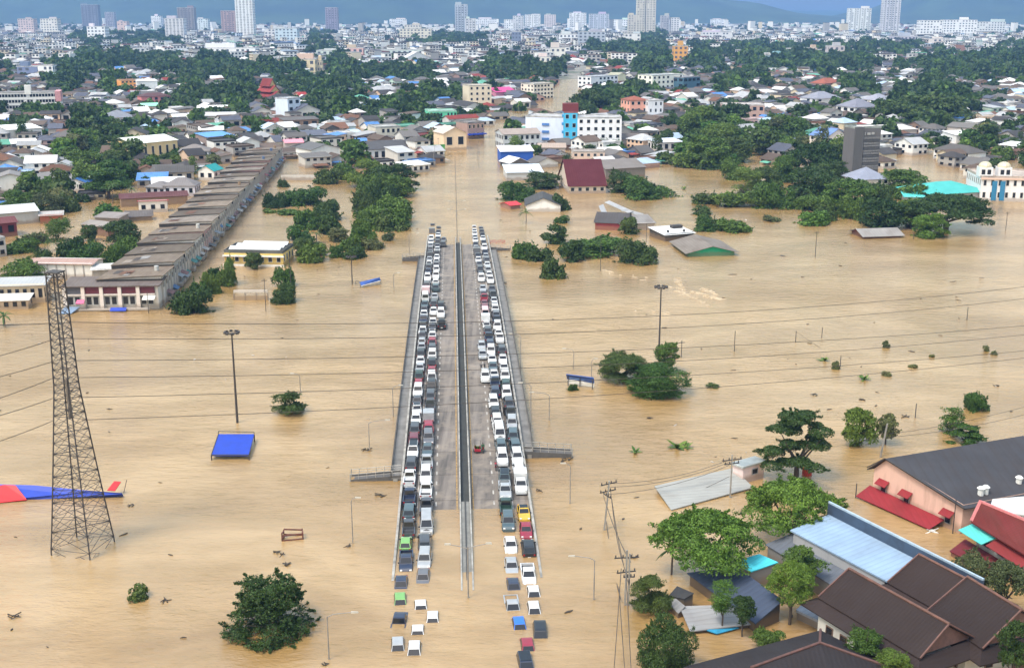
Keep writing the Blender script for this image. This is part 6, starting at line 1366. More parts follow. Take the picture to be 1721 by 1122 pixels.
rb = MB(); ex = Vector((b1.x, b1.y, e1 - .2)) + wd * .8; rb.bar(r0 + ov + Vector((0, 0, .12)), ex + ov, .1, n=4); rb.bar(r0 + ov + Vector((0, 0, .12)), T0 + ov - wd * .8, .1, n=4); rb.build('verge', DKST, o)
RAW = roof_mat((.22, .02, .026), .7, .8); pn = Vector((wd.y, -wd.x, 0))
if pn.y > 0: pn = -pn
rzp = math.atan2(wd.y, wd.x)
for t, z_ in ((.13, 2.4), (.4, 2.3), (.86, 2.2)):
    c = b0.lerp(b1, t); w_ = link('window', window_mesh(1.1, 1.5, (.3, .28, .26)), o, c + pn * .06 + Vector((0, 0, z_ - 1.5)), rzp)
    a = MB(); f = lambda u, n_, z: tuple(c + wd * u + pn * n_ + Vector((0, 0, z)))
    a.slab([f(-1, 1.0, z_ - .1), f(1, 1.0, z_ - .1), f(1, .05, z_ + .55), f(-1, .05, z_ + .55)], .08); a.build('awning', RAW, o)
a = MB(); c = b0; a.slab([f_ for f_ in (tuple(b0 + wd * 0 + pn * 3.4 + Vector((0, 0, .35))), tuple(b0 + wd * 13.5 + pn * 3.0 + Vector((0, 0, .3))), tuple(b0 + wd * 13.5 + pn * .1 + Vector((0, 0, 1.1))), tuple(b0 - wd * .5 + pn * .1 + Vector((0, 0, 1.2))))], .1); a.build('lean_to_roof', RAW, o)
for k in range(3): c = r1.lerp(r0, .18 + .1 * k)
for x, y in ((1648, 830), (1656, 828), (1712, 812)):
    c = P(x, y, 4.6); t_ = thing('water_tank', f'white roof ventilator beside the black roof, {("left", "middle", "right")[(1648, 1656, 1712).index(x)]} of three', 'ventilator', c, 0, 'white roof ventilators'); MB().bar((0, 0, -5.5), (0, 0, .9), .42, n=10).build('drum', WPAINT, t_); MB().bar((0, 0, .9), (0, 0, 1.15), .58, .3, 10).build('cap', WPAINT, t_)
# red roofed house at the right edge
o = thing('house', 'red tile roofed house with turquoise awning at the right edge', 'house')
ra, rb_, rc_, rd = P(1632, 876, 4.2), P(1730, 936, 4.2), P(1740, 880, 6.6), P(1648, 842, 6.4)
nn = (rb_ - ra).cross(rc_ - ra); mb = MB(); mb.slab([tuple(p) for p in ([ra, rb_, rc_, rd] if nn.z > 0 else [rd, rc_, rb_, ra])], .18); mb.build('roof', roof_mat((.1, .014, .013), .85, .6, True), o)
mb = MB(); mb.bar(ra + Vector((0, 0, .1)), rd + Vector((0, 0, .1)), .22, n=4); mb.bar(rd, rc_, .2, n=4); mb.build('verge', flat_mat((.6, .2, .2), .7, 0, .15, 'pink_fascia'), o)
wv = (rb_ - ra).normalized(); back = Vector((-wv.y, wv.x, 0)); back = back if back.y > 0 else -back
w0 = ra + back * 1.2; w1 = rb_ + back * 1.2; mb = MB()
for a, b in ((w0, w1), (w0 + back * 7, w0), (w1, w1 + back * 7)): mb.quad((a.x, a.y, -3), (b.x, b.y, -3), (b.x, b.y, 4.3), (a.x, a.y, 4.3))
mb.build('wall', wall_mat((.66, .63, .6), .4), o)
rzr = math.atan2(wv.y, wv.x)
for t in (.18, .45, .75): c = w0.lerp(w1, t); c.z = 1.2; link('window', window_mesh(1.5, 2.0, (.35, .34, .33)), o, c - back * .05, rzr)
mb = MB(); p = lambda t, n_, z: tuple(ra + wv * t - back * n_ + Vector((0, 0, z))); mb.slab([p(-.5, 1.5, -1.2), p(4.2, 1.5, -1.2), p(4.2, -1.1, -.45), p(-.5, -1.1, -.45)], .08); mb.build('awning', roof_mat((.1, .55, .5), .1, .7), o)
mb = MB(); mb.slab([p(4.4, 1.0, -1.3), p(11, 1.0, -1.3), p(11, -1.1, -.5), p(4.4, -1.1, -.5)], .08); mb.build('lean_to_roof', roof_mat((.22, .03, .03), .5, .7), o)
o, _ = px_roof('flooded_house', 'pale flat-roofed building behind the red roofed house', ((1662, 858), (1740, 866), (1740, 832), (1668, 838)), (5.6, 5.6, 5.8, 5.8), .2, (.6, .6, .6), (.6, .58, .55), rust=.1)
o, _ = px_roof('flooded_house', 'dark red low roof in the water before the red house', ((1596, 925), (1668, 962), (1690, 946), (1622, 905)), (.7, .7, .9, 1.0), .15, (.13, .02, .025), (.2, .05, .05), 'shed', rust=.4)
drift(1566, 893, 2.4, 'white broken boards at the foot of the pink warehouse', 5, WPAINT)
for x, y, h_, lab in ((1601, 890, 5.0, 'thin dark post before the red roofed house'),): utility_pole(x, y + 6, y - 50, (), lab, .08, (0, 0), False, 'water_pole')
# small pink hut and its long fallen sheet roof
b0, b1, b2 = P(1231, 806), P(1248, 813), P(1283, 803); o = thing('hut', 'small pink hut with grey-green flat roof and one dark window', 'hut')
hh = 2.9; b3 = b0 + (b2 - b1); mb = MB(); q = [b0, b1, b2, b3]
for i in range(4): a, b = q[i], q[(i + 1) % 4]; mb.quad((a.x, a.y, -3), (b.x, b.y, -3), (b.x, b.y, hh), (a.x, a.y, hh))
mb.build('wall', wall_mat((.72, .58, .56), .4), o); c = sum(q, Vector()) / 4; rq = [c + (p - c) * 1.16 + Vector((0, 0, hh)) for p in q]; mb = MB(); mb.slab([tuple(p) for p in rq], .28); mb.build('roof', flat_mat((.4, .43, .42), .8, 0, .2, 'hut_roof', .6), o)
mb = MB(); rq2 = [c + (p - c) * 1.05 + Vector((0, 0, hh + .02)) for p in q]; mb.slab([tuple(p) for p in rq2], .01); mb.build('roof_deck', flat_mat((.26, .3, .31), .85, 0, .25, 'hut_deck', .6), o)
v = (b2 - b1).normalized(); n_ = Vector((v.y, -v.x, 0)); n_ = n_ if n_.y < 0 else -n_; wc = b1.lerp(b2, .55); link('window', window_mesh(1.3, 1.0, (.3, .3, .3)), o, wc + n_ * .05 + Vector((0, 0, 1.1)), math.atan2(v.y, v.x))
o, _ = px_roof('fallen_canopy', 'long light grey corrugated roof lying on the water by the pink hut', ((1100, 816), (1128, 856), (1266, 818), (1232, 786)), (1.0, .2, .35, 1.4), .15, (.27, .275, .26), (.3, .25, .2), 'canopy', rust=.35)
mb = MB(); mb.bar(_[0], _[3], .14, n=4) if False else None
o = thing('water_barrel', 'red water tank under the dark layered tree', 'tank', P(1356, 797)); MB().bar((0, 0, -2), (0, 0, 1.6), .75, n=12).build('drum', flat_mat((.5, .04, .02), .5, 0, .1, 'red_tank'), o); MB().bar((0, 0, 1.6), (0, 0, 1.85), .6, .3, 12).build('lid', flat_mat((.5, .04, .02), .5, 0, .1, 'red_tank'), o)
# ------------------------------------------------------------------ people and motorcycles on the flyover
POSES = {'ride': [(0, 0, .78), (0, .08, 1.05), (0, .12, 1.3), (0, .13, 1.42), (0, .16, 1.58), (.2, .12, 1.28), (.26, .3, 1.05), (.24, .55, .98), (-.2, .12, 1.28), (-.26, .3, 1.05), (-.24, .55, .98), (.12, .0, .76), (.2, .42, .7), (.2, .32, .3), (.2, .44, .24), (-.12, 0, .76), (-.2, .42, .7), (-.2, .32, .3), (-.2, .44, .24)]}
BONES = [(0, 1), (1, 2), (2, 3), (3, 4), (2, 5), (5, 6), (6, 7), (2, 8), (8, 9), (9, 10), (0, 11), (11, 12), (12, 13), (13, 14), (0, 15), (15, 16), (16, 17), (17, 18)]
RADII = [.15, .14, .16, .06, .1, .075, .05, .035, .075, .05, .035, .095, .07, .05, .04, .095, .07, .05, .04]
def skinned(pose, cloth):
    J = POSES[pose]; me = bpy.data.meshes.new('person'); me.from_pydata(J, BONES, []); o = bpy.data.objects.new('person', me); COL.objects.link(o); me.materials.append(flat_mat(cloth, .85, 0, .15, 'clothing'))
    md = o.modifiers.new('skin', 'SKIN'); md.use_smooth_shade = True; sv = me.skin_vertices[0].data
    for i, r in enumerate(RADII): sv[i].radius = (r, r); sv[i].use_root = i == 0
    sb = o.modifiers.new('smooth', 'SUBSURF'); sb.levels = 1; sb.render_levels = 1
    h = J[4]; MB().dome((h[0], h[1] - .01, h[2] - .04), .125, .17, 10, 4).build('helmet', flat_mat((.05, .05, .055), .3, 0, .1, 'helmet'), o); MB().loft([[(h[0] - .08, h[1] + .085, h[2] - .15), (h[0] + .08, h[1] + .085, h[2] - .15), (h[0] + .07, h[1] + .02, h[2] - .17), (h[0] - .07, h[1] + .02, h[2] - .17)], [(h[0] - .08, h[1] + .1, h[2] - .03), (h[0] + .08, h[1] + .1, h[2] - .03), (h[0] + .08, h[1], h[2] - .03), (h[0] - .08, h[1], h[2] - .03)]]).build('face', flat_mat((.3, .17, .11), .6, 0, .05, 'skin'), o)
    return o
def on_deck(px, py): t, s, z = to_deck(px, py, .4); return t, s, z, B(t, s, z)
def motorbike(px, py, face, label, col, cargo=False):
    t, s, z, p = on_deck(px, py); o = thing('motorcycle', label, 'motorcycle', p, BRZ + (math.pi if face == 'S' else 0))
    PT = flat_mat(col, .35, 0, .1, 'bike_paint')
    for y in (-.62, .62):
        mb = MB(); n = 12; mb.tube([(0, y + .27 * math.cos(2 * math.pi * k / n), .3 + .27 * math.sin(2 * math.pi * k / n)) for k in range(n + 1)], .055, 5); w_ = mb.build('wheel', TYRE, o); MB().bar((-.06, y, .3), (.06, y, .3), .1, n=8).build('hub', STEEL, w_)
    MB().loft([[(-.12, -.5, .5), (.12, -.5, .5), (.14, -.5, .75), (-.14, -.5, .75)], [(-.15, 0, .4), (.15, 0, .4), (.15, 0, .72), (-.15, 0, .72)], [(-.1, .4, .5), (.1, .4, .5), (.14, .42, .95), (-.14, .42, .95)]]).build('body', PT, o)
    MB().box(-.13, .13, -.6, .05, .74, .84).build('seat', PLAST, o); MB().tube([(-.34, .42, 1.0), (0, .48, 1.02), (.34, .42, 1.0)], .025, 5).build('handlebar', DKST, o); MB().bar((0, .48, 1.0), (0, .62, .3), .04, n=5).build('fork', DKST, o)
    if cargo:
        so = MB(); so.box(.35, 1.35, -.8, .8, .35, .45); so.box(.35, 1.35, -.8, -.74, .45, .8); so.box(.35, 1.35, .74, .8, .45, .8); so.box(1.29, 1.35, -.74, .74, .45, .8); so.build('sidecar_tray', PT, o)
        MB().bar((1.4, 0, .27), (1.5, 0, .27), .27, n=10).build('sidecar_wheel', TYRE, o); MB().tube([(.35, -.75, .45), (.35, -.75, 1.7), (1.35, -.75, 1.7), (1.35, -.75, .45)], .03, 5).build('canopy_frame', STEEL, o)
    return o, p
o, p = motorbike(811.5, 755, 'S', 'red motorcycle with loaded sidecar alone on the right carriageway', (.4, .02, .04), True)
q = skinned('ride', (.03, .1, .05)); q.location = p; q.rotation_euler = (0, 0, BRZ + math.pi); tag(q, 'person in dark green riding the red sidecar motorcycle', 'person')
b_ = thing('cargo_bundle', 'dark green bundle heaped in the sidecar of the red motorcycle', 'bundle', p + Vector((-.85, -.02, .46)), BRZ)
fromv = crown_mesh('bush', 160, 77, 'dark', 1.0, .7, .16); link('leaf_heap', fromv, b_)
bx = MB().box(-.3, .3, .1, .6, 0, .5).build('crate', flat_mat((.35, .3, .25), .8, 0, .2, 'crate'), b_)
o, p = motorbike(833, 784, 'N', 'dark red motorcycle parked beside the inner right queue', (.3, .015, .03))
o, p = motorbike(847.5, 692, 'S', 'black motorcycle squeezed between the two right queues', (.02, .02, .022))
q = skinned('ride', (.02, .02, .024)); q.location = p; q.rotation_euler = (0, 0, BRZ + math.pi); tag(q, 'person in black sitting on motorcycle between right queues', 'person')
o, p = motorbike(814.5, 616, 'S', 'black motorcycle between the silver sedan and the white SUV', (.02, .02, .022))
o, p = motorbike(808.6, 617, 'S', 'second black motorcycle left of the one behind silver sedan', (.025, .025, .03))
# ------------------------------------------------------------------ the town, then the far city
LM = [('the long shophouse row', 370, 370), ('the white school block', 50, 170), ('the orange house', 218, 148), ('the tiered temple', 466, 158), ('the green hall', 745, 200), ('the cyan hotel tower', 958, 220),
      ('the cream apartments', 806, 165), ('the magenta hall', 852, 158), ('the coral building', 1073, 185), ('the red-brown block', 1250, 190), ('the louvred tower', 1448, 258), ('the domed building', 1690, 310),
      ('the lilac villas', 1430, 185), ('the teal glass office', 1160, 145), ('the cream hall', 264, 252), ('the long white sheds', 360, 192), ('the maroon hall', 986, 300), ('the wide dark grove', 1550, 182),
      ('the narrow blue house', 495, 188), ('the orange tower', 1143, 95), ('the cream hotel', 492, 110), ('the hip-roofed house', 202, 205), ('the peach gable shop', 765, 238), ('the white stepped house', 44, 228),
      ('the white gabled house', 548, 262), ('the cream house', 652, 230), ('the wide white house', 650, 262), ('the lilac white house', 300, 320), ('the wide grey shed', 1615, 228), ('the red tile house', 1400, 148), ('the pale yellow block', 1045, 140), ('the beige block', 1405, 92)]
def where(px, py):
    best = min(LM, key=lambda q: (q[1] - px) ** 2 + ((q[2] - py) * 2.2) ** 2); dx, dy = px - best[1], (py - best[2]) * 2.2; d = math.hypot(dx, dy)
    if abs(dx) > abs(dy) * 1.1: r = ('left of', 'right of')[dx > 0]
    elif abs(dx) < abs(dy) * .35: r = ('behind', 'in front of')[dy > 0]
    else: r = ('back', 'front')[dy > 0] + (' left of', ' right of')[dx > 0]
    pre = '' if d < 45 else 'farther ' if d < 110 else 'far '
    return f'{pre}{r} {best[0]}' if len(r.split()) < 3 else f'{r} {best[0]}'
WC = [('white', (.74, .74, .73), 9), ('off-white', (.58, .57, .54), 6), ('cream', (.62, .54, .4), 5), ('grey', (.36, .35, .34), 7), ('pale blue', (.5, .58, .68), 2), ('pink', (.6, .4, .36), 2), ('peach', (.62, .45, .33), 2), ('brown', (.26, .17, .12), 4), ('pale green', (.45, .58, .48), 1), ('dark', (.14, .13, .125), 3)]
RC = [('grey', (.12, .113, .107), 10), ('dark grey', (.05, .047, .046), 11), ('brown', (.105, .075, .056), 8), ('rusty', (.15, .075, .045), 3), ('white', (.6, .6, .6), 6), ('silver', (.36, .37, .38), 6), ('red', (.22, .04, .03), 1), ('blue', (.08, .2, .45), 1), ('pale blue', (.36, .47, .6), 1), ('green', (.12, .35, .25), 1), ('slate', (.085, .092, .12), 4)]
def pick(ws): return RR.choices(ws, [w_[2] for w_ in ws])[0]
RT = [('gabled', 'gx', 6), ('front-gabled', 'gy', 3), ('hipped', 'hip', 4), ('sloping', 'shed', 4), ('flat', 'flat', 3)]
MAP = {  # one letter per 43 px column: h houses, t trees, m mixed, w water, H left to the landmarks, s sparse houses
 60: 'hhhtttthhh hhthhmtttH hhhhHthhhh hhhhhhhhhh', 80: 'hhhtmhhhhh hhthhhhhhh hHhtttHttt tttttthhht', 100: 'hhmttttmth HHHthmhhht mHhhhthtHt tttthmtttt',
 120: 'mhttmhmttt ttwttttHmt ttwHHtHmmt mhtmhmtttt', 140: 'HHthtHHtHt HttthhhhHh hHwHhtHHtm hhhthmthhh', 160: 'HHhhhhhttt HHtthhttHh hwwttHhhhh hhHHHtttmh',
 180: 'tthhhhhHHt hHttmtthHs hwwmHhhhtH hhhHtttthh', 200: 'hhhthhhhhh hhhhhhmhHs HHHHHhmttH hmhHHtthhh', 220: 'thhtmthhhh hhhhhhhHsw HHHHHmmttm tmHHmhhhhh',
 240: 'hhhttHHhhh hhhshhmtww HHmHHmwtmt tttHHmmttm', 260: 'hhtmmmHhhh hhhthhswww HswHhstwmw mwttHwwmhm', 280: 'hhhmtmhhww wwwwwwwwww wwwwwwwwww wwwwwwwwhw', 300: 'hhhttwhwww wwwwwwwwww wwwwwwwwww wwwwwwwwww', 320: 'mttmwwhwww wwwwwwwwww wwwwwwwwww wwwwwwwwww'}
ROAD = [(767, 290), (767, 262), (790, 232), (850, 208), (905, 186), (930, 165), (950, 140), (968, 124), (985, 112)]
RW = [P(*p) for p in ROAD]
def on_road(x, y, m=11.0):
    p = Vector((x, y, 0))
    for a, b in zip(RW, RW[1:]):
        t = max(0, min(1, (p - a).dot(b - a) / (b - a).length_squared))
        if (a.lerp(b, t) - p).length < m: return True
    return False
GRID = {}
def occ(x, y, r):
    k = (int(x // 40), int(y // 40))
    for i in (-1, 0, 1):
        for j in (-1, 0, 1):
            for (a, b, q) in GRID.get((k[0] + i, k[1] + j), ()):
                if math.hypot(a - x, b - y) < q + r: return True
    return False
def put_occ(x, y, r): GRID.setdefault((int(x // 40), int(y // 40)), []).append((x, y, r))
for (x, y, w_, d_, rz) in FOOT:
    n = max(1, int(w_ / 8)); m_ = max(1, int(d_ / 8))
    for i in range(n):
        for j in range(m_):
            u, q = (i + .5) / n * w_ - w_ / 2, (j + .5) / m_ * d_ - d_ / 2; put_occ(x + u * math.cos(rz) - q * math.sin(rz), y + u * math.sin(rz) + q * math.cos(rz), 5.5)
for k in range(40):
    p = P(270, 518).lerp(P(474, 272), k / 39)
    for dx in (-14, -8, -2, 4): put_occ(p.x + dx, p.y, 5.5)
HOUSES, TR = [], []
for y0, row in MAP.items():
    row = row.replace(' ', '')
    for ci in range(-3, 44):
        ch = row[min(39, max(0, ci))]; ch = 'h' if ch == 'H' and not 0 <= ci < 40 else ch
        if ch in 'w': continue
        xa, xb = ci * 43.0, ci * 43.0 + 43; Ya, Yb = P(860, y0 + 20).y, P(860, y0).y; sp = 11 if y0 >= 140 else 13.5 if y0 >= 100 else 17
        y = Ya
        while y < Yb:
            py = proj((0, y, 0))[1]; x = P(xa, py).x + RR.uniform(0, sp); xe = P(xb, py).x
            while x < xe:
                jx, jy = x + RR.uniform(-.3, .3) * sp, y + RR.uniform(-.3, .3) * sp * 1.15
                tp = ({'h': .17, 't': .94, 'm': .5, 'H': .3, 's': .1} if y0 >= 140 else {'h': .12, 't': .68, 'm': .32, 'H': .2, 's': .1})[ch]; q = RR.random()
                if not on_road(jx, jy):
                    if q < tp: TR.append((jx, jy, ch))
                    elif ch != 't' or q > (.96 if y0 >= 140 else .7): HOUSES.append((jx, jy, ch))
                x += sp * (1.0 if ch != 's' else 1.6)
            y += sp * 1.15
HOUSES.sort(key=lambda h: h[1]); TR.sort(key=lambda h: h[1])
def far_fill(Y0, Y1):
    y = Y0
    while y < Y1:
        sp = 22 + (y - 1000) * .0075; half = y * .52 + 60; x = -half
        while x < half:
            jx, jy = x + RR.uniform(-.4, .4) * sp, y + RR.uniform(-.4, .4) * sp
            nz = math.sin(jx * .006 + 1.3) * math.sin(jy * .0042 + .4) + math.sin(jx * .017 + jy * .011) * .5
            (TR if RR.random() < (.62 if nz > .55 else .2) else HOUSES).append((jx, jy, 'f')); x += sp
        y += sp * 1.15
far_fill(P(860, 60).y, 5300)
n_house = sum(1 for o in SC.objects if o.name.split('.')[0] == 'house'); n_tree = sum(1 for o in SC.objects if o.name.split('.')[0] == 'tree')
used = set(); mass = {}
def mbk(key): return mass.setdefault(key, MB())
def mass_building(x, y, rz, w, d, h, rt, wc, rc, glass=True):
    ca, sa = math.cos(rz), math.sin(rz)
    def tr(mb0, key):
        t = mbk(key); i = len(t.v); t.v += [(x + a * ca - b * sa, y + a * sa + b * ca, z) for a, b, z in mb0.v]; t.f += [tuple(k + i for k in f) for f in mb0.f]; t.m += [0] * len(mb0.f)
    a = MB(); a.hexa([(-w / 2, 0, -3), (w / 2, 0, -3), (w / 2, d, -3), (-w / 2, d, -3)], [(-w / 2, 0, h), (w / 2, 0, h), (w / 2, d, h), (-w / 2, d, h)], bottom=False)
    if rt in ('gx', 'gy'):
        r = (d if rt == 'gx' else w) * .22
        if rt == 'gx': [a.quad((s_, 0, h), (s_, d, h), (s_, d / 2, h + r)) for s_ in (-w / 2, w / 2)]
        else: [a.quad((-w / 2, s_, h), (w / 2, s_, h), (0, s_, h + r)) for s_ in (0, d)]
    tr(a, ('w', wc))
    r_ = MB(); roof_geo(r_, w, d, h, rt, {'gx': d * .22, 'gy': w * .22, 'hip': min(w, d) * .25, 'shed': d * .1}.get(rt, 0), .5); tr(r_, ('r', rc))
    if glass:
        g = MB(); fl = max(1, int(h / 3.4)); fh = h / fl; nb = max(2, int(w / 4.5))
        for f in range(fl):
            if nb > 4 and RR.random() < .5: g.quad((-w * .46, -.06, f * fh + fh * .35), (w * .46, -.06, f * fh + fh * .35), (w * .46, -.06, f * fh + fh * .8), (-w * .46, -.06, f * fh + fh * .8)); continue
            for k in range(nb): xx = -w / 2 + w * (k + .5) / nb; e = w / nb * .28; g.quad((xx - e, -.06, f * fh + fh * .3), (xx + e, -.06, f * fh + fh * .3), (xx + e, -.06, f * fh + fh * .8), (xx - e, -.06, f * fh + fh * .8))
        tr(g, ('g',))
cnt = 0
def street_rz(x, y): return (.55 if math.sin(x * .004 + y * .0016) > .25 else -.12 if math.sin(x * .0021 - y * .003) > 0 else .2) + RR.uniform(-.08, .08)
for (x, y, ch) in HOUSES:
    big = ch == 'f' or y > P(860, 110).y; w_, d_ = RR.uniform(7, 13), RR.uniform(7.5, 13)
    if big: w_ *= RR.uniform(1.0, 1.9); d_ *= 1.2
    if RR.random() < .06: w_ *= 1.9
    if y < 900 and occ(x, y, min(w_, d_) * .42): continue
    h = RR.choice((2.0, 2.4, 2.8, 3.2, 4.8, 5.6)); fl = 1 if h < 4.5 else 2
    if RR.random() < (.16 if big else 0): h = RR.uniform(8, 15); fl = int(h / 3.4)
    if ch == 'f' and RR.random() < .035: h = RR.uniform(16, 34); fl = int(h / 3.4)
    rz = street_rz(x, y) + (math.pi / 2 if RR.random() < .35 else 0); rz = rz if abs(rz) < .9 else rz - math.pi
    if abs(rz) > 1.2: w_, d_ = d_, w_; rz += math.pi / 2 if rz < 0 else -math.pi / 2
    wc, rc, rt = pick(WC), pick(RC), pick(RT)
    if h > 7.5: rt = RT[4]; wc = pick(WC[:5])
    if big and RR.random() < .55: wc = WC[0]
    if y < 900: put_occ(x, y, max(w_, d_) * .4)
    c = Vector((x + math.sin(rz) * d_ / 2, y - math.cos(rz) * d_ / 2, 0)); px, py = proj((x, y, h))
    if n_house + cnt < 300 and -8 < px < 1728:
        for k in range(60):
            body = 'tall house' if fl > 2 else 'two-storey house' if fl == 2 else 'house'
            lab = f'{wc[0]} {body} with {rc[0]} {rt[0]} roof, {where(px, py)}'
            if lab not in used: break
            wc, rc, rt = pick(WC), pick(RC), pick(RT if h < 7.5 else RT[4:])
        else:
            for k in range(2, 9):
                l2 = ORD(k) + ' ' + lab
                if l2 not in used: lab = l2; break
        used.add(lab); cnt += 1
        LASTB = [None]; LASTB[0] = bld3('house', lab, 'house', c, rz, w_, d_, h, rt[1], wc[1], rc[1], fl=fl, bays=max(2, int(w_ / 3)), group='houses of the flooded town', rust=.45, tile=rt[1] == 'hip')
        if RR.random() < .7:
            o = SC.objects[-1] if False else LASTB[0]; l0 = RR.choice(RC)[1]; x0 = RR.uniform(-w_ / 2, 0); x1 = x0 + RR.uniform(4, w_ * .7); dd = RR.uniform(2.2, 4.5); z1 = min(h * .9, RR.uniform(1.4, 2.8)); m_ = MB()
            if RR.random() < .6: m_.slab([(x0, -dd, z1 - .5), (x1, -dd, z1 - .5), (x1, -.05, z1), (x0, -.05, z1)], .1); [m_.bar((q_, -dd + .2, -2), (q_, -dd + .2, z1 - .55), .09, n=4) for q_ in (x0 + .3, x1 - .3)]
            else: sg = RR.choice((-1, 1)); e_ = sg * w_ / 2; m_.slab(([(e_ + .05, 1, z1), (e_ + dd, 1, z1 - .5), (e_ + dd, d_ * .8, z1 - .5), (e_ + .05, d_ * .8, z1)])[::sg], .1); [m_.bar((e_ + sg * (dd - .2), q_, -2), (e_ + sg * (dd - .2), q_, z1 - .55), .09, n=4) for q_ in (1.3, d_ * .75)]
            m_.build('lean_to', roof_mat(l0, .45), o)
    else: mass_building(c.x, c.y, rz, w_, d_, h, rt[1], wc[1], rc[1], y < 3200)
vs, fs, ms, mats, off = [], [], [], [], 0
for key, mb in mass.items():
    mat = GLASS if key[0] == 'g' else wall_mat(key[1]) if key[0] == 'w' else roof_mat(key[1], .45); mi = len(mats); mats.append(mat)
    vs += mb.v; fs += [tuple(i + off for i in f) for f in mb.f]; ms += [mi] * len(mb.f); off += len(mb.v)
me = bpy.data.meshes.new('distant_houses'); me.from_pydata(vs, [], fs); [me.materials.append(m) for m in mats]; me.polygons.foreach_set('material_index', ms)
tag(link('distant_houses', me), 'dense hazy mass of low roofs and pale buildings across the far town', kind='stuff')
# trees of the town: the nearest one by one, those farther off in one mass
SH = [('round', 'round', 5), ('spreading', 'umbrella', 3), ('tall', 'tall', 2), ('bushy', 'bush', 3)]; TC_ = [('dark green', 'dark', 6), ('green', 'mid', 5), ('bright green', 'bright', 1), ('olive', 'olive', 1)]
BASE = {}
for k in range(4): 
    m_ = crown_mesh(('round', 'umbrella', 'bush', 'round')[k], 95, 60 + k, 'dark', 10.0, (8.5, 5, 6, 9)[k], 1.9); a = np.empty(len(m_.vertices) * 3, np.float32); m_.vertices.foreach_get('co', a); BASE[k] = a.reshape(-1, 3)
TV, TM_, tcnt = [], [], 0
for (x, y, ch) in TR:
    if y < 900 and occ(x, y, 1.5): continue
    W_ = RR.uniform(7, 14) * (1.25 if ch == 't' else .9) * (1.3 if y > 1300 else 1); px, py = proj((x, y, 4))
    if n_tree + tcnt < 300 and -12 < px < 1732:
        sh, co = pick(SH), pick(TC_); 
        for k in range(60):
            lab = f'{co[0]} {sh[0]} tree, {where(px, py)}'
            if lab not in used: break
            sh, co = pick(SH), pick(TC_)
        else:
            for k in range(2, 12):
                l2 = ORD(k) + ' ' + lab
                if l2 not in used: lab = l2; break
        used.add(lab); tcnt += 1; H0 = {'umbrella': 5, 'bush': 6, 'tall': 18}.get(sh[1], 8.5); Hd = W_ * {'umbrella': .55, 'tall': 1.0, 'bush': .6}.get(sh[1], .85); 
        if sh[1] == 'tall': W_ *= .7
        me = crown_mesh(sh[1], 1100, 1 + tcnt % 3, co[1], 10.0, H0, .68); o = thing('tree', lab, 'tree', (x, y, -.4), RR.uniform(0, 6), 'trees among the houses of the town')
        link('crown', me, o, None, 0, (W_ / 10, W_ / 10, Hd / H0))
    else:
        v = BASE[RR.randrange(4)]; an = RR.uniform(0, 6.28); s_ = W_ / 10; r = np.array([[math.cos(an), -math.sin(an)], [math.sin(an), math.cos(an)]]); q = np.empty_like(v); q[:, :2] = v[:, :2] @ r.T * s_ + (x, y); q[:, 2] = v[:, 2] * s_ * RR.uniform(.8, 1.15); TV.append(q); TM_.append(np.full(len(v) // 4, 0 if RR.random() < .7 else 1))
v = np.concatenate(TV); f = np.arange(len(v)).reshape(-1, 4)
tag(link('distant_trees', fromnp('distant_trees', v, f, [LEAF['dark'], LEAF['mid']], np.concatenate(TM_))), 'dark masses of trees between the houses of the far town', kind='stuff')
# the skyline, tower by tower
FARG = flat_mat((.09, .1, .13), .3, 0, .1, 'hazy_glass')
WHITE = (.84, .85, .86)
def tow(x0, x1, yb, yt, label, wall=(.72, .73, .75), cat='tower', depth=None, fl=None, bays=None, roof='flat', rc=(.5, .5, .5), ww=.5, name='apartment_tower', crown=None, band=None):
    s_ = S(yb); w_ = (x1 - x0) / s_; h = (yb - yt) / s_
    o = bld3(name, label, cat, Vector((P((x0 + x1) / 2, yb).x, P(860, yb).y, .3)), 0, w_, depth or min(w_, 28), h, roof, wall, rc, None, fl or max(2, int(h / 5.5)), bays or max(3, int(w_ / 7)), ww=ww, base=-1, band=band, gm=FARG)
    if RR.random() < .8: ww_ = w_ * RR.uniform(.25, .6); xo = RR.uniform(-.5, .5) * (w_ - ww_); add(o, 'roof_house', wall_mat(tuple(q * RR.uniform(.75, 1.05) for q in wall)), (xo - ww_ / 2, xo + ww_ / 2, 2, 9, h + .04, h + RR.uniform(2.5, 7)))
    if h > 45: [add(o, 'rib', wall_mat(tuple(q * .62 for q in wall)), (-w_ / 2 + w_ * (k + .5) / 5 - w_ * .03, -w_ / 2 + w_ * (k + .5) / 5 + w_ * .03, -.5, -.1, 0, h - 2)) for k in range(5)]
    if crown: add(o, 'crown', wall_mat(crown), (-w_ * .3, w_ * .3, 2, 12, h, h + 5))
    return o
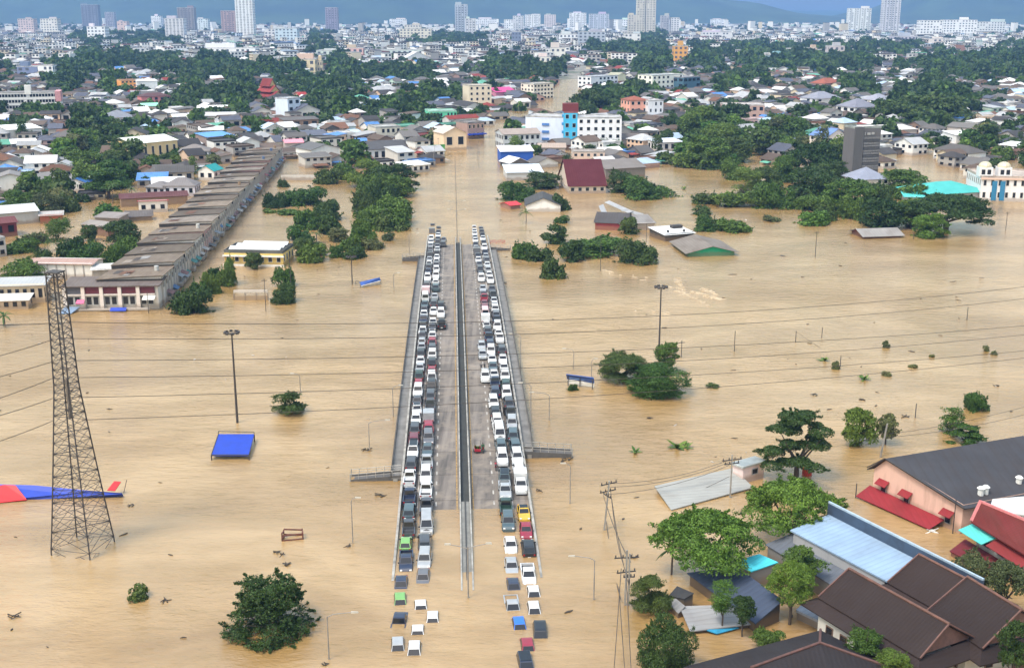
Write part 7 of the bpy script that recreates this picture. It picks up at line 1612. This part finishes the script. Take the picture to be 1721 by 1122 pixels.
for a in (
    (139, 167, 50, 10, 'dark grey-brown glass tower standing alone at far left', (.2, .21, .26)), (32, 58, 58, 33, 'white block with red upper wall at the far left skyline', (.62, .5, .48)), (70, 98, 61, 33, 'white block with yellow-brown stripe, far left skyline', (.74, .72, .66)),
    (178, 193, 49, 22, 'slim faint grey tower right of the dark glass tower', (.4, .4, .46)), (198, 214, 57, 37, 'small pink and white block in the left skyline', (.66, .5, .46)), (148, 178, 72, 46, 'broad white block below the dark glass tower', WHITE), (255, 271, 46, 28, 'little white block high on the left skyline', WHITE),
    (279, 310, 71, 33, 'white banded office with stepped white top, left skyline', (.66, .66, .68)), (300, 328, 56, 15, 'brown-grey office tower behind the white banded office', (.26, .24, .24)), (330, 350, 53, 33, 'pale blue-white block left of the brown tower', (.66, .74, .76)), (373, 400, 58, 20, 'reddish brown block with white top beside the tall white tower', (.42, .3, .28)),
    (398, 427, 66, -12, 'tall white tower leaving the top edge, left of centre', (.78, .8, .8)), (548, 568, 60, 15, 'lone lilac-grey tower left of centre', (.32, .3, .4)), (445, 463, 68, 50, 'white block with black stripes left of centre', (.68, .68, .68)), (463, 500, 73, 49, 'pale blue glass block left of the lone lilac tower', (.55, .66, .74)),
    (672, 725, 73, 50, 'cream stepped apartment block, centre skyline', (.72, .68, .58)), (680, 708, 60, 43, 'upper step of the cream stepped apartments', (.72, .68, .58)), (765, 786, 63, 10, 'tall two-part grey tower left of the bright central block', (.45, .5, .58)), (782, 800, 66, 33, 'white slab joined to the two-part grey tower', (.7, .71, .74)),
    (800, 838, 46, 33, 'white apartment cluster right of the two-part tower', WHITE), (847, 870, 51, 34, 'white block left of centre right skyline', WHITE), (862, 880, 52, 28, 'pale block with stepped roof, first of the central five', (.7, .71, .73)), (882, 908, 49, 26, 'white block, second of the central five', WHITE), (915, 934, 47, 26, 'white block with red front, third of the central five', (.7, .62, .6)),
    (957, 985, 49, 23, 'stepped white block, fourth of the central five', WHITE), (990, 1023, 52, 25, 'blue-grey and white block, fifth of the central five', (.56, .6, .68)), (1022, 1055, 50, 34, 'white slab just left of the twin-shafted tower', WHITE), (1069, 1083, 62, -14, 'left shaft of the tall cream twin tower', (.72, .68, .58)), (1085, 1101, 62, -14, 'right shaft of the tall cream twin tower', (.75, .71, .62)),
    (1055, 1069, 62, 27, 'lower wing against the cream twin tower', (.68, .64, .56)), (1049, 1076, 83, 58, 'white gridded block in front of the twin tower', (.76, .76, .76)), (1110, 1124, 58, 28, 'grey block, left half of the pair right of twin tower', (.46, .46, .5)), (1127, 1141, 58, 31, 'pale block, right half of the pair right of twin tower', (.66, .66, .68)),
    (972, 1017, 82, 55, 'wide blue-grey office block, centre right', (.45, .5, .58)), (940, 972, 77, 59, 'white stepped block left of the wide blue-grey office', WHITE), (860, 876, 80, 55, 'dark blue-grey block at the centre', (.2, .24, .34)), (1425, 1462, 54, 16, 'broad white ribbed slab, right skyline', (.78, .8, .78)), (1482, 1510, 59, -10, 'tall white and grey striped tower at right, cut by top edge', (.62, .62, .66)),
    (1132, 1155, 108, 79, 'orange tower among trees, right of centre', (.72, .36, .08)), (1392, 1418, 105, 79, 'beige block with grey side, right', (.56, .5, .5)), (900, 925, 116, 97, 'white block by the far road, lower one', (.74, .72, .66)), (925, 950, 106, 82, 'white block by the far road, upper one', (.74, .72, .66)), (30, 64, 131, 113, 'blue fronted office at the left', (.2, .24, .4)), (65, 90, 131, 111, 'white office joined to the blue fronted one', WHITE),
    (532, 580, 102, 86, 'pale green long block left of the pink one', (.6, .68, .62)), (583, 611, 101, 82, 'pink block with two round windows, far centre left', (.7, .45, .42)), (613, 712, 101, 85, 'very long pale green-grey block, far centre', (.56, .64, .62)), (442, 530, 123, 101, 'cream hotel with bright white roof, left of centre', (.75, .63, .42)), (530, 542, 122, 104, 'cream end wing of the hotel with white roof', (.72, .6, .42)),
    (345, 430, 99, 82, 'long white block with square openings, far left centre', WHITE), (1545, 1582, 66, 36, 'white hospital-like block, left part of the long complex', WHITE), (1584, 1640, 63, 35, 'white middle part of the long complex at far right', WHITE), (1640, 1688, 60, 38, 'white right part of the long complex at far right', (.74, .76, .76)), (1354, 1372, 102, 82, 'white and red tiered temple block, far right', (.6, .45, .38)), (1290, 1312, 110, 94, 'blue glazed block at far right', (.3, .42, .5)), (655, 683, 44, 33, 'pale apartment cluster on the hill foot, centre left', WHITE),
    (1195, 1222, 42, 33, 'white block highest on the hill foot, right of the pair', WHITE), (1500, 1538, 75, 62, 'lilac-grey long block below the striped tower', (.5, .48, .55)), (720, 745, 60, 50, 'low white block right of cream stepped apartments', WHITE), (1180, 1230, 70, 55, 'wide white block, right of the pair', (.7, .7, .72)), (1560, 1590, 78, 66, 'cream low block before the hospital complex', (.7, .64, .6))):
    tow(*a)
# poles of the flooded street beyond the flyover
for sd, nm in ((-1, 'left'), (1, 'right')):
    for i in range(14):
        u = (i + .6) / 14 * 6.2; a = RW[int(u)]; b = RW[int(u) + 1]; p = a.lerp(b, u % 1); d = (b - a).normalized(); p = p + Vector((d.y, -d.x, 0)) * sd * 10.2
        o = thing('street_pole', f'{ORD(i + 1)} pole from the flyover on the {nm} side of the flooded street', 'pole', p, RR.uniform(0, 3), 'poles along the flooded street'); MB().bar((0, 0, -2), (0, 0, 7.5), .12, .08, 5).build('pole', POLE, o); MB().bar((-.8, 0, 7), (.8, 0, 7), .06, n=4).build('crossarm', DKST, o)
